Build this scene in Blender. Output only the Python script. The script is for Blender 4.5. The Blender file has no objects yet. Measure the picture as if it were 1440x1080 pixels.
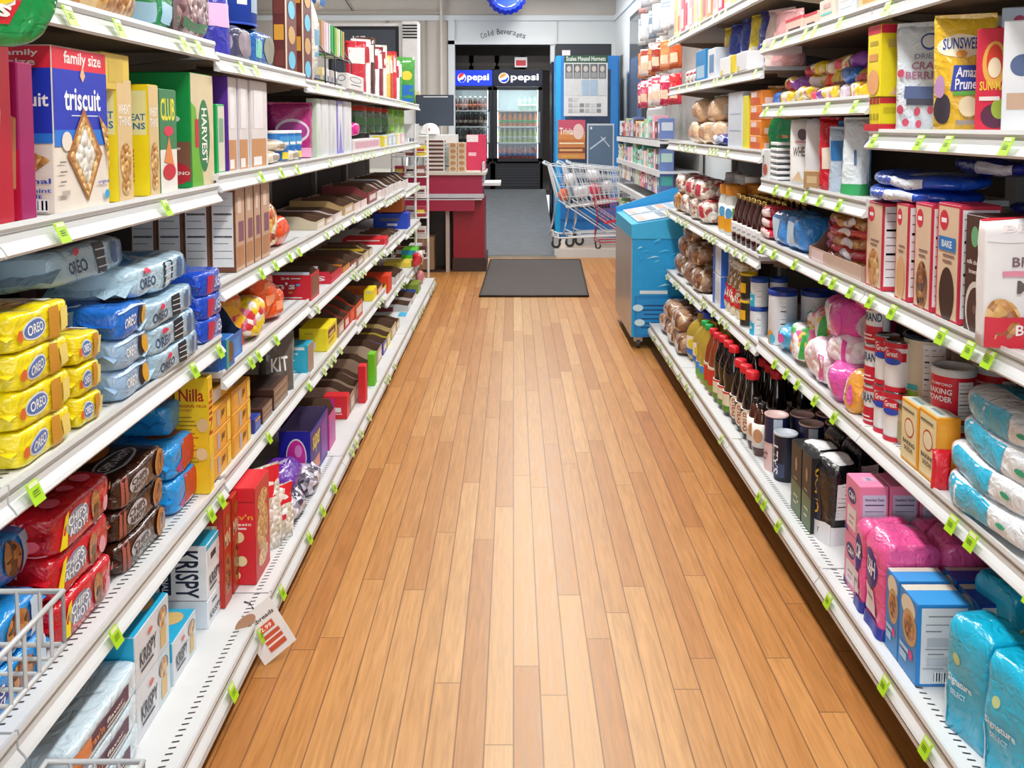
import bpy, bmesh, math, random
from mathutils import Vector, Matrix, noise
SC = bpy.context.scene
C = SC.collection
# ------------------------------------------------------------------ camera, world, light, exposure
F, H, PITCH, CX = 1300.0, 1.6, math.radians(4), 722.0
PR = 177 + F*math.tan(PITCH)
cam = bpy.data.cameras.new('camera'); cam_o = bpy.data.objects.new('camera', cam); C.objects.link(cam_o)
cam.sensor_width = 36; cam.lens = F/1440*36
cam.shift_x = (720-CX)/1440; cam.shift_y = (PR-540)/1440
cam.clip_start = .05; cam.clip_end = 60
cam_o.location = (0, 0, H); cam_o.rotation_euler = (math.radians(90)-PITCH, 0, 0)
SC.camera = cam_o
SC.view_settings.view_transform = 'Standard'; SC.view_settings.look = 'None'
SC.view_settings.gamma = 1; SC.view_settings.use_curve_mapping = False
SC.view_settings.exposure = -0.2
W = bpy.data.worlds.new('daylight'); SC.world = W; W.use_nodes = True
W.node_tree.nodes['Background'].inputs[0].default_value = (.82, .9, 1, 1)
W.node_tree.nodes['Background'].inputs[1].default_value = 1.6
def area(name, loc, rot, sx, sy, power, col=(1, 1, 1)):
    l = bpy.data.lights.new(name, 'AREA'); l.shape = 'RECTANGLE'; l.size = sx; l.size_y = sy; l.energy = power; l.color = col
    o = bpy.data.objects.new(name, l); C.objects.link(o); o.location = loc; o.rotation_euler = rot; return o
R_ = math.radians
# daylight through the front shop window, and an added left one brightening the carts
area('shop_window_daylight', (0.0, -2.35, 1.75), (R_(90), 0, R_(180)), 3.6, 2.2, 70, (.93, .97, 1)).rotation_euler = (R_(90), 0, 0)
area('added_side_daylight', (-4.3, 11.6, 1.9), (0, R_(-90), 0), 2.0, 3.0, 120, (.95, .98, 1))
FIX = [(-.15+.5, y) for y in (.4, 2.8, 5.2, 7.6)] + [(.3, 10.2), (.3, 12.8)]
for i, (x, y) in enumerate(FIX):
    area('tube_light', (x, y, 3.62), (0, 0, 0), .28, 1.5, 70, (1, .985, .95))

# ------------------------------------------------------------------ helpers
def s2l(v): return v/12.92 if v <= .04045 else ((v+.055)/1.055)**2.4
def rgb(h): return tuple(s2l(int(h[i:i+2], 16)/255) for i in (0, 2, 4)) + (1,)
MATS = {}
FIN = {'c': (.42, 0, .0), 'f': (.18, 0, .5), 'd': (.75, 0, 0), 'm': (.35, 1, 0), 'k': (.15, 1, 0), 'g': (.12, 0, .5), 'p': (.38, 0, .1)}
def mat(key):
    if key in MATS: return MATS[key]
    hx, _, fin = key.partition('~'); fin = fin or 'c'
    m = bpy.data.materials.new('paint_'+key.replace('~', '_')); m.use_nodes = True
    nt = m.node_tree; b = nt.nodes['Principled BSDF']
    r, me, co = FIN[fin[0]]
    b.inputs['Roughness'].default_value = r; b.inputs['Metallic'].default_value = me; b.inputs['Coat Weight'].default_value = co
    c = rgb(hx)
    tc = nt.nodes.new('ShaderNodeTexCoord'); nz = nt.nodes.new('ShaderNodeTexNoise'); nz.inputs['Scale'].default_value = 14
    nz.inputs['Detail'].default_value = 2
    mx = nt.nodes.new('ShaderNodeMix'); mx.data_type = 'RGBA'
    mx.inputs[6].default_value = tuple(v*.88 for v in c[:3])+(1,); mx.inputs[7].default_value = tuple(min(1, v*1.08) for v in c[:3])+(1,)
    nt.links.new(tc.outputs['Object'], nz.inputs['Vector']); nt.links.new(nz.outputs['Fac'], mx.inputs[0]); nt.links.new(mx.outputs[2], b.inputs['Base Color'])
    if fin[0] == 'f':
        n2 = nt.nodes.new('ShaderNodeTexNoise'); n2.inputs['Scale'].default_value = 24; n2.inputs['Detail'].default_value = 3; n2.inputs['Distortion'].default_value = 1.1
        bp = nt.nodes.new('ShaderNodeBump'); bp.inputs['Strength'].default_value = .8; bp.inputs['Distance'].default_value = .014
        nt.links.new(tc.outputs['Object'], n2.inputs['Vector']); nt.links.new(n2.outputs['Fac'], bp.inputs['Height']); nt.links.new(bp.outputs['Normal'], b.inputs['Normal'])
    MATS[key] = m
    return m
def special(key, fn):
    m = bpy.data.materials.new(key); m.use_nodes = True; fn(m.node_tree, m.node_tree.nodes['Principled BSDF']); MATS[key] = m
def _glass(nt, b):
    out = nt.nodes['Material Output']; t = nt.nodes.new('ShaderNodeBsdfTransparent'); t.inputs[0].default_value = (.93, .97, .97, 1)
    g = nt.nodes.new('ShaderNodeBsdfGlossy'); g.inputs['Roughness'].default_value = .03
    fr = nt.nodes.new('ShaderNodeFresnel'); fr.inputs[0].default_value = 1.45
    mx = nt.nodes.new('ShaderNodeMixShader'); nt.links.new(fr.outputs[0], mx.inputs[0]); nt.links.new(t.outputs[0], mx.inputs[1]); nt.links.new(g.outputs[0], mx.inputs[2])
    nt.links.new(mx.outputs[0], out.inputs[0])
special('glass', _glass)
def _film(nt, b):
    out = nt.nodes['Material Output']; t = nt.nodes.new('ShaderNodeBsdfTransparent'); t.inputs[0].default_value = (.95, .95, .95, 1)
    g = nt.nodes.new('ShaderNodeBsdfGlossy'); g.inputs['Roughness'].default_value = .15
    mx = nt.nodes.new('ShaderNodeMixShader'); mx.inputs[0].default_value = .18
    nt.links.new(t.outputs[0], mx.inputs[1]); nt.links.new(g.outputs[0], mx.inputs[2]); nt.links.new(mx.outputs[0], out.inputs[0])
special('clearfilm', _film)
def _oil(nt, b):
    b.inputs['Base Color'].default_value = rgb('ddc04a'); b.inputs['Roughness'].default_value = .08; b.inputs['Transmission Weight'].default_value = .45; b.inputs['IOR'].default_value = 1.3; b.inputs['Coat Weight'].default_value = .6
special('oil', _oil)
def emit(key, hx, s):
    def f(nt, b):
        b.inputs['Base Color'].default_value = rgb(hx); b.inputs['Emission Color'].default_value = rgb(hx); b.inputs['Emission Strength'].default_value = s
    special(key, f)
emit('tube', 'ffffff', 8); emit('signblue', '1238c8', 1.0); emit('signwhite', 'ffffff', 1.3); emit('signred', 'e03030', 1.2); emit('coolerlamp', 'f2fbff', 3); emit('signorange', 'f08030', 1.2)
emit('signdark', '0a1030', .3)
def speckle(key, cols, scale, rough=.3, contrast=None):
    def f(nt, b):
        tc = nt.nodes.new('ShaderNodeTexCoord'); v = nt.nodes.new('ShaderNodeTexVoronoi'); v.inputs['Scale'].default_value = scale
        s = nt.nodes.new('ShaderNodeSeparateColor'); r = nt.nodes.new('ShaderNodeValToRGB'); r.color_ramp.interpolation = 'CONSTANT'
        nt.links.new(tc.outputs['Object'], v.inputs['Vector']); nt.links.new(v.outputs['Color'], s.inputs[0]); nt.links.new(s.outputs[0], r.inputs[0]); nt.links.new(r.outputs[0], b.inputs['Base Color'])
        e = r.color_ramp.elements
        while len(e) < len(cols): e.new(.5)
        for i, c in enumerate(cols): e[i].position = i/len(cols); e[i].color = rgb(c)
        bp = nt.nodes.new('ShaderNodeBump'); bp.inputs['Distance'].default_value = .01; bp.inputs['Strength'].default_value = .6; bp.invert = True
        nt.links.new(v.outputs['Distance'], bp.inputs['Height']); nt.links.new(bp.outputs[0], b.inputs['Normal'])
        b.inputs['Roughness'].default_value = rough; b.inputs['Coat Weight'].default_value = .4
    special(key, f)
speckle('nuts', ['8b6a70', '6d4b50', 'a98a8a', '5b3a40', 'b9a0a0'], 45)
speckle('candymix', ['e8c82a', 'd93440', 'f2efe6', 'f4d838', 'e07a9a', 'efe4d0', 'f0d020'], 38)
speckle('marsh', ['f7f3f5', 'f2d9e6', 'ffffff', 'f0c8dc'], 40, .5)
speckle('caramel', ['b5793a', 'd9a861', '9a5a28', 'e6c48c', 'c98c50'], 45)
speckle('pasta', ['c9b48a', 'a08858', 'e3d5b0', '8a6c40', 'f0ece0'], 45)
speckle('bread', ['8a6248', 'b08a6c', 'e8ddd0', '6b4632', 'c9a888', '9a7050'], 30)
speckle('cookiepic', ['8a5226', 'a86a34', '6b3a18', 'b57a40', '4a2812'], 60)
speckle('crackerpic', ['d9a860', 'c9924a', 'e6c080', 'b57c38'], 70)
speckle('marshcolor', ['f4f0f2', 'f09a3a', '5cc06a', 'f0d060', 'f6f2f4', 'e86aa8'], 35)
speckle('chipsmix', ['c24a28', 'e0902c', 'f0c060', '8a2c1c', 'f2e6c8'], 40)
speckle('whitebits', ['efebe2', 'd9d2c4', 'ffffff', 'c9c0ae'], 60)
speckle('greyfoil', ['8a8494', '5a5468', 'c9c4d4', '3c3450', 'e6e2ee'], 40, .2)
speckle('mixbag', ['d9d4cc', 'b0484c', 'e6d9c9', 'c9a890', 'f4efe9', 'a08070'], 50)

class MB:
    def __init__(s): s.v = []; s.f = []; s.m = []; s.sm = []; s.keys = []
    def add(s, vs, fs, key, smooth=False):
        o = len(s.v); s.v += [tuple(v) for v in vs]
        if key not in s.keys: s.keys.append(key)
        k = s.keys.index(key)
        for f in fs: s.f.append(tuple(i+o for i in f)); s.m.append(k); s.sm.append(smooth)
    def mesh(s, name):
        me = bpy.data.meshes.new(name); me.from_pydata(s.v, [], s.f)
        for k in s.keys: me.materials.append(mat(k))
        me.polygons.foreach_set('material_index', s.m); me.polygons.foreach_set('use_smooth', s.sm)
        me.update(); return me
    def box(s, x0, y0, z0, x1, y1, z1, key):
        v = [(x, y, z) for x in (x0, x1) for y in (y0, y1) for z in (z0, z1)]
        s.add(v, [(0, 1, 3, 2), (4, 6, 7, 5), (0, 4, 5, 1), (2, 3, 7, 6), (0, 2, 6, 4), (1, 5, 7, 3)], key); return s
    def prism(s, prof, y0, y1, key, smooth=False, closed=True):     # prof: list of (x, z), extruded along y
        n = len(prof); v = [(x, y0, z) for x, z in prof]+[(x, y1, z) for x, z in prof]
        f = [(i, (i+1) % n, (i+1) % n+n, i+n) for i in range(n)]
        s.add(v, f, key, smooth); s.add(v, [tuple(range(n))[::-1], tuple(range(n, 2*n))], key); return s
    def tube(s, pts, r, key, n=6, closed=False):
        P = [Vector(p) for p in pts]; rings = []; m = len(P)
        for i, p in enumerate(P):
            a = P[i-1] if (i > 0 or closed) else P[i]; b = P[(i+1) % m] if (i < m-1 or closed) else P[i]
            t = (b-a).normalized(); u = t.cross(Vector((0, 0, 1)))
            if u.length < .05: u = t.cross(Vector((0, 1, 0)))
            u.normalize(); w = t.cross(u)
            rings.append([p+(u*math.cos(2*math.pi*k/n)+w*math.sin(2*math.pi*k/n))*r for k in range(n)])
        v = [q for R in rings for q in R]; f = []
        for i in range(m if closed else m-1):
            j = (i+1) % m
            for k in range(n): f.append((i*n+k, i*n+(k+1) % n, j*n+(k+1) % n, j*n+k))
        s.add(v, f, key, True)
        if not closed: s.add(v, [tuple(range(n))[::-1], tuple(range((m-1)*n, m*n))], key)
        return s
    def lathe(s, prof, key, n=20, c=(0, 0), smooth=True):
        v = []; f = []; m = len(prof)
        for r, z in prof:
            for k in range(n):
                a = 2*math.pi*k/n; v.append((c[0]+math.sin(a)*r, c[1]-math.cos(a)*r, z))
        for i in range(m-1):
            for k in range(n): f.append((i*n+k, i*n+(k+1) % n, (i+1)*n+(k+1) % n, (i+1)*n+k))
        s.add(v, f, key, smooth); s.add(v, [tuple(range(n))[::-1], tuple(range((m-1)*n, m*n))], key); return s
    def hull_box(s, w, d, h, key, e=.0025, z=0):
        e = min(e, w/4, d/4, h/4)
        pts = []
        for sx in (-1, 1):
            for sy in (-1, 1):
                for sz in (0, 1):
                    X, Y, Z = sx*w/2, sy*d/2, z+sz*h; dz = e if sz == 0 else -e
                    pts += [(X, Y-sy*e, Z+dz), (X-sx*e, Y, Z+dz), (X-sx*e, Y-sy*e, Z)]
        bm = bmesh.new(); [bm.verts.new(p) for p in pts]; bmesh.ops.convex_hull(bm, input=bm.verts)
        bmesh.ops.dissolve_limit(bm, angle_limit=.02, verts=bm.verts, edges=bm.edges); bm.verts.index_update()
        s.add([v.co for v in bm.verts], [tuple(v.index for v in f.verts) for f in bm.faces], key); bm.free(); return s
# ---- text
_T = {}
def text_geo(t, bold=.02):
    k = (t, bold)
    if k not in _T:
        cu = bpy.data.curves.new('t', 'FONT'); cu.body = t; cu.offset = bold; cu.resolution_u = 2
        o = bpy.data.objects.new('t', cu); me = bpy.data.meshes.new_from_object(o)
        vs = [(v.co.x, v.co.y) for v in me.vertices]; fs = [tuple(p.vertices) for p in me.polygons]
        bpy.data.objects.remove(o); bpy.data.curves.remove(cu); bpy.data.meshes.remove(me)
        x0 = min(v[0] for v in vs); x1 = max(v[0] for v in vs); y0 = min(v[1] for v in vs); y1 = max(v[1] for v in vs)
        _T[k] = ([((x-x0)/(x1-x0), (y-y0)/(y1-y0)) for x, y in vs], fs)
    return _T[k]
# ---- shapes: a cube point (-1..1)^3 goes to a place on the product
def cubept(face, u, v):
    a, b = 2*u-1, 2*v-1
    return {'F': (a, -1, b), 'B': (-a, 1, b), 'L': (-1, -a, b), 'R': (1, a, b), 'T': (a, b, 1), 'D': (a, -b, -1)}[face]
def g_box(w, d, h, e=.0025):
    def g(face, u, v):
        c = cubept(face, u, v); k = 1-2*e/max(w, d, h)
        x, y, z = c
        if face in 'FB': x *= .985; z *= .985
        elif face in 'LR': y *= .985; z *= .985
        else: x *= .985; y *= .985
        return Vector((x*w/2, y*d/2, (z+1)*h/2))
    g.flat = True; return g
def _nz(p, f, a, s): return noise.noise_vector(Vector((p[0]*f+s, p[1]*f, p[2]*f-s)))*a
def g_soft(w, d, h, n=5, amp=.004, freq=18, seed=0, kind='pill'):
    def g(face, u, v):
        x, y, z = cubept(face, u, v)
        if kind == 'pill':
            l = (abs(x)**n+abs(y)**n+abs(z)**n)**(1/n); x, y, z = x/l, y/l, z/l
            p = Vector((x*w/2, y*d/2, (z+1)*h/2))
        elif kind == 'brick':                                # paper bag with a folded top
            l = (abs(x)**n+abs(y)**n)**(1/n) or 1; m_ = max(abs(x), abs(y)); x2, y2 = x*m_/l, y*m_/l
            t = max(0, z-.7)/.3; k = 1-.35*t*t
            p = Vector((x2*w/2, y2*d/2*k, (z+1)*h/2*(1)-(.03*h*t*abs(x))))
        elif kind == 'pouch':
            q = (z+1)/2; T = (1-q**2.6)*.95+.05; Ee = (1-abs(x)**6)*.85+.13
            p = Vector((x*w/2*(1-.07*T), y*d/2*T*Ee, q*h))
        else:                                                # 'bag': sealed at both ends
            T = (1-abs(z)**2.8)*.94+.06; Ee = (1-abs(x)**4)*.8+.15
            p = Vector((x*w/2*(1-.08*T), y*d/2*T*Ee, (z+1)*h/2))
        o = _nz(p, freq, amp, seed)
        if z <= -.98: o.z = 0
        p = p+o
        if p.z < 0: p.z = 0
        return p
    g.flat = False; return g
def g_cyl(r, z0, z1, span=1.9):
    def g(face, u, v):
        a = (u-.5)*span
        return Vector((math.sin(a)*r, -math.cos(a)*r, z0+(z1-z0)*v))
    g.flat = False; return g
def soft_base(mb, g, key, N=10, keys=None):
    bm = bmesh.new(); keys = keys or {}
    groups = {}
    for face in 'FBLRTD':
        kk = keys.get(face, key); groups.setdefault(kk, [])
        vs = [[bm.verts.new(g(face, i/N, j/N)) for i in range(N+1)] for j in range(N+1)]
        for j in range(N):
            for i in range(N):
                f = bm.faces.new((vs[j][i], vs[j][i+1], vs[j+1][i+1], vs[j+1][i])); f.material_index = list(groups).index(kk)
    bmesh.ops.remove_doubles(bm, verts=bm.verts, dist=.0004); bm.verts.index_update()
    V = [v.co.copy() for v in bm.verts]; ks = list(groups); o = len(mb.v); mb.v += [tuple(v) for v in V]
    for f in bm.faces:
        k = ks[f.material_index]
        if k not in mb.keys: mb.keys.append(k)
        mb.f.append(tuple(v.index+o for v in f.verts)); mb.m.append(mb.keys.index(k)); mb.sm.append(True)
    bm.free()
def on(g, face, u, v, off):
    p = g(face, u, v); e = .01
    uu, vv = min(max(u, .01), .98), min(max(v, .01), .98)
    du = g(face, uu+e, vv)-g(face, uu-e, vv); dv = g(face, uu, vv+e)-g(face, uu, vv-e)
    n = du.cross(dv)
    if n.length > 1e-12: n.normalize()
    return p+n*off
def decals(mb, g, face, prims, k0=0, step=None):
    step = step or (.0003 if g.flat else .0008)
    k = k0
    out = []
    for p in prims:
        if p[0] == 'n':
            _, a, b, c, d = p[:5]; out.append(('r', a, b, c, d, 'f4f6fa')); H_ = d-b; W_ = c-a
            for i in range(9):
                t = .028 if i in (2, 5) else .010
                y = d-H_*(.08+.1*i); out.append(('r', a+W_*.06, y-H_*t, c-W_*(.06 if i % 3 else .25), y, '2a2f3c'))
        elif p[0] == 'b':
            _, a, b, c, d = p[:5]; out.append(('r', a, b, c, d, 'f4f6fa')); n = 9
            for i in range(n): out.append(('r', a+(c-a)*(i+.25)/n, b+(d-b)*.12, a+(c-a)*(i+.25+(.5 if i % 3 else .25))/n, d-(d-b)*.1, '1a1a20'))
        else: out.append(p)
    lay = 0; last = None
    for p in out:
        if not (p[0] == 'r' and last == 'r' and p[5] in ('2a2f3c', '1a1a20')): k += 1
        last = p[0]
        off = step*min(k, 24 if g.flat else 12) + .0003
        if p[0] == 'r':
            _, a, b, c, d, col = p; nx = 1 if g.flat else max(1, int((c-a)*10)); ny = 1 if g.flat else max(1, int((d-b)*8))
            vs = [on(g, face, a+(c-a)*i/nx, b+(d-b)*j/ny, off) for j in range(ny+1) for i in range(nx+1)]
            mb.add(vs, [(j*(nx+1)+i, j*(nx+1)+i+1, (j+1)*(nx+1)+i+1, (j+1)*(nx+1)+i) for j in range(ny) for i in range(nx)], col, not g.flat)
        elif p[0] == 'e':
            _, cu, cv, ru, rv, col = p; n = 20; rings = 1 if g.flat else 3
            vs = [on(g, face, cu, cv, off)]
            for q in range(1, rings+1):
                vs += [on(g, face, cu+ru*q/rings*math.cos(2*math.pi*i/n), cv+rv*q/rings*math.sin(2*math.pi*i/n), off) for i in range(n)]
            fs = [(0, 1+i, 1+(i+1) % n) for i in range(n)]
            for q in range(rings-1):
                fs += [(1+q*n+i, 1+(q+1)*n+i, 1+(q+1)*n+(i+1) % n, 1+q*n+(i+1) % n) for i in range(n)]
            mb.add(vs, fs, col, not g.flat)
        elif p[0] == 'p':
            q = p[1]
            if sum(q[i-1][0]*q[i][1]-q[i][0]*q[i-1][1] for i in range(len(q))) < 0: q = q[::-1]
            vs = [on(g, face, u, v, off) for u, v in q]; mb.add(vs, [tuple(range(len(vs)))], p[2])
        elif p[0] == 't':
            _, t, a, b, c, d, col = p[:7]; rot = p[7] if len(p) > 7 else 0
            tv, tf = text_geo(t)
            def mp(x, y):
                if rot == 90: x, y = 1-y, x
                elif rot == -90: x, y = y, 1-x
                return on(g, face, a+(c-a)*x, b+(d-b)*y, off)
            mb.add([mp(x, y) for x, y in tv], tf, col)
def art(mb, g, A, k0=0):
    for face, prims in A.items():
        if face == 'S':
            decals(mb, g, 'L', prims, k0); decals(mb, g, 'R', prims, k0)
        else: decals(mb, g, face, prims, k0)
# ---- objects
RECS = []
def obj(name, me, parent=None, loc=(0, 0, 0), rot=(0, 0, 0), label=None, cat=None, group=None, kind=None, where=None, rec=False):
    o = bpy.data.objects.new(name, me); C.objects.link(o); o.location = loc; o.rotation_euler = rot
    if parent: o.parent = parent
    if label: o['label'] = label
    if cat: o['category'] = cat
    if group: o['group'] = group
    if kind: o['kind'] = kind
    if rec: RECS.append((o, label, where, group))
    return o
def struct(name, mb, loc=(0, 0, 0)): return obj(name, mb.mesh(name), None, loc, kind='structure')
def yat(px, X, z): return (F*X/(px-CX)-(H-z)*math.sin(PITCH))/math.cos(PITCH)
def zat(py, Y):                       # height that shows at image row py at distance Y
    b = -(py-PR)/F; a = math.cos(PITCH)+b*math.sin(PITCH); c = -math.sin(PITCH)+b*math.cos(PITCH)
    return H+c*Y/a
ORD = ['nearest', 'second', 'third', 'fourth', 'fifth', 'sixth', 'seventh', 'eighth', 'ninth', 'tenth', 'eleventh', 'twelfth', 'thirteenth', 'fourteenth', 'fifteenth', 'sixteenth', 'seventeenth', 'eighteenth', 'nineteenth', 'twentieth']
def finish_labels():
    by = {}
    for o, base, where, gr in RECS: by.setdefault((base, where), []).append(o)
    for (base, where), L in by.items():
        full = base+((' on '+where) if where else '')
        if len(L) == 1: L[0]['label'] = full; continue
        L.sort(key=lambda o: o.location.y)
        cols = []
        for o in L:
            for c in cols:
                if abs(c[0].location.y-o.location.y) < .045 and abs(c[0].location.x-o.location.x) < .06: c.append(o); break
            else: cols.append([o])
        for i, c in enumerate(cols):
            c.sort(key=lambda o: o.location.z); n = len(c)
            for j, o in enumerate(c):
                t = full
                if len(cols) > 1: t += ', '+(ORD[i] if i == 0 else ORD[i]+' nearest')
                if n > 1:
                    s = 'bottom' if j == 0 else 'top' if j == n-1 else ORD[j]+' up'
                    t += (' stack, ' if len(cols) > 1 else ', ')+s+('' if len(cols) > 1 else ' of stack')
                elif len(cols) > 1: t += ' one'
                o['label'] = t
                o['group'] = base+'s'+((' on '+where) if where else '')
    for o, base, where, gr in RECS:
        if gr: o['group'] = gr
# ------------------------------------------------------------------ the room
def planks(nt, b):
    N = nt.nodes.new; Lk = nt.links.new
    tc = N('ShaderNodeTexCoord'); sp = N('ShaderNodeSeparateXYZ'); Lk(tc.outputs['Object'], sp.inputs[0])
    def M(op, a, bb=None, c=None):
        n = N('ShaderNodeMath'); n.operation = op
        for i, x in enumerate((a, bb, c)):
            if x is None: continue
            if isinstance(x, (int, float)): n.inputs[i].default_value = x
            else: Lk(x, n.inputs[i])
        return n.outputs[0]
    wd = .076; xs = M('DIVIDE', sp.outputs['X'], wd); row = M('FLOOR', xs); fx = M('FRACT', xs)
    wn = N('ShaderNodeTexWhiteNoise'); wn.noise_dimensions = '1D'; Lk(row, wn.inputs['W'])
    ys = M('ADD', M('DIVIDE', sp.outputs['Y'], 1.5), M('MULTIPLY', wn.outputs['Value'], 9.0)); pi = M('FLOOR', ys); fy = M('FRACT', ys)
    w2 = N('ShaderNodeTexWhiteNoise'); w2.noise_dimensions = '2D'; cb = N('ShaderNodeCombineXYZ'); Lk(row, cb.inputs[0]); Lk(pi, cb.inputs[1]); Lk(cb.outputs[0], w2.inputs['Vector'])
    mp = N('ShaderNodeMapping'); mp.inputs['Scale'].default_value = (26, 1.6, 1); Lk(tc.outputs['Object'], mp.inputs['Vector'])
    ad = N('ShaderNodeVectorMath'); ad.operation = 'ADD'; Lk(mp.outputs[0], ad.inputs[0]); Lk(w2.outputs['Color'], ad.inputs[1])
    gr = N('ShaderNodeTexNoise'); gr.inputs['Scale'].default_value = 3.2; gr.inputs['Detail'].default_value = 6; gr.inputs['Distortion'].default_value = .6; Lk(ad.outputs[0], gr.inputs['Vector'])
    r1 = N('ShaderNodeValToRGB'); e = r1.color_ramp.elements; e[0].color = rgb('b58656'); e[1].color = rgb('cfa878'); n_ = e.new(.45); n_.color = rgb('c39866'); Lk(w2.outputs['Value'], r1.inputs[0])
    r2 = N('ShaderNodeValToRGB'); e = r2.color_ramp.elements; e[0].position = .3; e[0].color = (.74, .70, .64, 1); e[1].position = .68; e[1].color = (1.08, 1.06, 1.04, 1); Lk(gr.outputs['Fac'], r2.inputs[0])
    mu = N('ShaderNodeMix'); mu.data_type = 'RGBA'; mu.blend_type = 'MULTIPLY'; mu.inputs[0].default_value = .8; Lk(r1.outputs[0], mu.inputs[6]); Lk(r2.outputs[0], mu.inputs[7])
    # varnish worn paler in the walked middle; orange sides also painted with shelf shade
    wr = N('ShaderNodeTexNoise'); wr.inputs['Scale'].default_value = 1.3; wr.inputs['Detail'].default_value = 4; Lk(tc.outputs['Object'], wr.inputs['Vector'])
    dx = M('ABSOLUTE', M('SUBTRACT', sp.outputs['X'], .08)); wear_shade = M('SUBTRACT', M('ADD', .93, M('MULTIPLY', wr.outputs['Fac'], .5)), M('MULTIPLY', dx, 1.75)); wc = N('ShaderNodeClamp'); Lk(wear_shade, wc.inputs[0])
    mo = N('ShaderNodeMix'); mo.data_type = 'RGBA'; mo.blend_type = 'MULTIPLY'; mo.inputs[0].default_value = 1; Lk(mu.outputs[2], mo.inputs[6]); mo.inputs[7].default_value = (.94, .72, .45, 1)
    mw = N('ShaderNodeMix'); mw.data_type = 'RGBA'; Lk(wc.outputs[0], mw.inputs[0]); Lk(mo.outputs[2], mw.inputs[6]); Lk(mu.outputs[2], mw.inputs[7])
    gap = M('MAXIMUM', M('MAXIMUM', M('LESS_THAN', fx, .03), M('GREATER_THAN', fx, .975)), M('LESS_THAN', fy, .0025))
    mg = N('ShaderNodeMix'); mg.data_type = 'RGBA'; Lk(M('MULTIPLY', gap, .6), mg.inputs[0]); Lk(mw.outputs[2], mg.inputs[6]); mg.inputs[7].default_value = rgb('4a2a16')
    Lk(mg.outputs[2], b.inputs['Base Color']); Lk(M('ADD', .26, M('MULTIPLY', gr.outputs['Fac'], .25)), b.inputs['Roughness'])
    bp = N('ShaderNodeBump'); bp.inputs['Strength'].default_value = .25; bp.inputs['Distance'].default_value = .003; bp.invert = True; Lk(gap, bp.inputs['Height']); Lk(bp.outputs[0], b.inputs['Normal'])
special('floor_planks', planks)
def noisy(key, a, b2, scale, rough=.7, bump=0):
    def f(nt, b):
        tc = nt.nodes.new('ShaderNodeTexCoord'); n = nt.nodes.new('ShaderNodeTexNoise'); n.inputs['Scale'].default_value = scale; n.inputs['Detail'].default_value = 6
        mx = nt.nodes.new('ShaderNodeMix'); mx.data_type = 'RGBA'; mx.inputs[6].default_value = rgb(a); mx.inputs[7].default_value = rgb(b2)
        nt.links.new(tc.outputs['Object'], n.inputs['Vector']); nt.links.new(n.outputs['Fac'], mx.inputs[0]); nt.links.new(mx.outputs[2], b.inputs['Base Color'])
        b.inputs['Roughness'].default_value = rough
        if bump:
            bp = nt.nodes.new('ShaderNodeBump'); bp.inputs['Distance'].default_value = bump; nt.links.new(n.outputs['Fac'], bp.inputs['Height']); nt.links.new(bp.outputs[0], b.inputs['Normal'])
    special(key, f)
noisy('wallbeige', 'b8b0a6', 'c6beb4', 2.5, .8); noisy('wallwhite', 'ccd0d2', 'd8dbdc', 3, .7); noisy('ceilingw', 'd8d5d0', 'e4e2de', 4, .9)
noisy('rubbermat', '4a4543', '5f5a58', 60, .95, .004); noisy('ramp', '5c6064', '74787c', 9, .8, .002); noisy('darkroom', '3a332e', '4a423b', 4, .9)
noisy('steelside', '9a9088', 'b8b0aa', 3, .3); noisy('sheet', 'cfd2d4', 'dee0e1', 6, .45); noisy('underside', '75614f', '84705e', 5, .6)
noisy('backpanel', '2e2723', '38302a', 4, .7); noisy('vinyl', 'd8c4b0', 'e6d6c6', 3, .5); noisy('wornfloorend', 'd6b79a', 'e2c8ae', 5, .5)
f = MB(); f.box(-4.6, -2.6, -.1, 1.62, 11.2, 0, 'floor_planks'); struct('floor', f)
f = MB(); f.box(.52, 11.2, -.1, 1.62, 14.6, .1, 'vinyl'); f.box(.5, 11.17, 0, 1.62, 11.2, .105, 'wallwhite'); struct('floor_platform', f)
f = MB(); f.add([(-4.6, 11.2, -.1), (.52, 11.2, -.1), (.52, 11.2, .02), (-4.6, 11.2, .02), (-4.6, 15, -.1), (.52, 15, -.1), (.52, 15, .575), (-4.6, 15, .575)], [(0, 1, 2, 3), (3, 2, 6, 7), (1, 5, 6, 2), (0, 3, 7, 4), (4, 7, 6, 5), (0, 4, 5, 1)], 'ramp')
struct('floor_ramp', f)
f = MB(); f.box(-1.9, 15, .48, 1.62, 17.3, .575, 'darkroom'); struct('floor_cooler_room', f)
f = MB(); f.box(-.42, 11.1, 0, .52, 11.2, .028, 'b8b6b0~m'); struct('trim_1', f)          # metal threshold
f = MB(); f.box(-4.6, -2.6, 3.9, 1.62, 14.6, 4.0, 'ceilingw'); struct('ceiling', f)
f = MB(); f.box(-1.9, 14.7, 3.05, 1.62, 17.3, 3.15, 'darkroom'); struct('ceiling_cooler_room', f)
f = MB(); f.box(1.6, -2.6, 0, 1.72, 14.7, 3.9, 'wallwhite'); struct('wall_right', f)
f = MB(); f.box(1.575, 6.6, 3.24, 1.6, 14.6, 3.32, 'wallwhite'); struct('trim_2', f)
f = MB()                                                                                  # left wall with an opening for the added window
for q in ((-2.6, 0, 10.1, 3.9), (13.1, 0, 14.6, 3.9), (10.1, 0, 13.1, .9), (10.1, 2.9, 13.1, 3.9)): f.box(-4.6, q[0], q[1], -4.48, q[2], q[3], 'wallbeige')
struct('wall_left', f)
f = MB()
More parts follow.
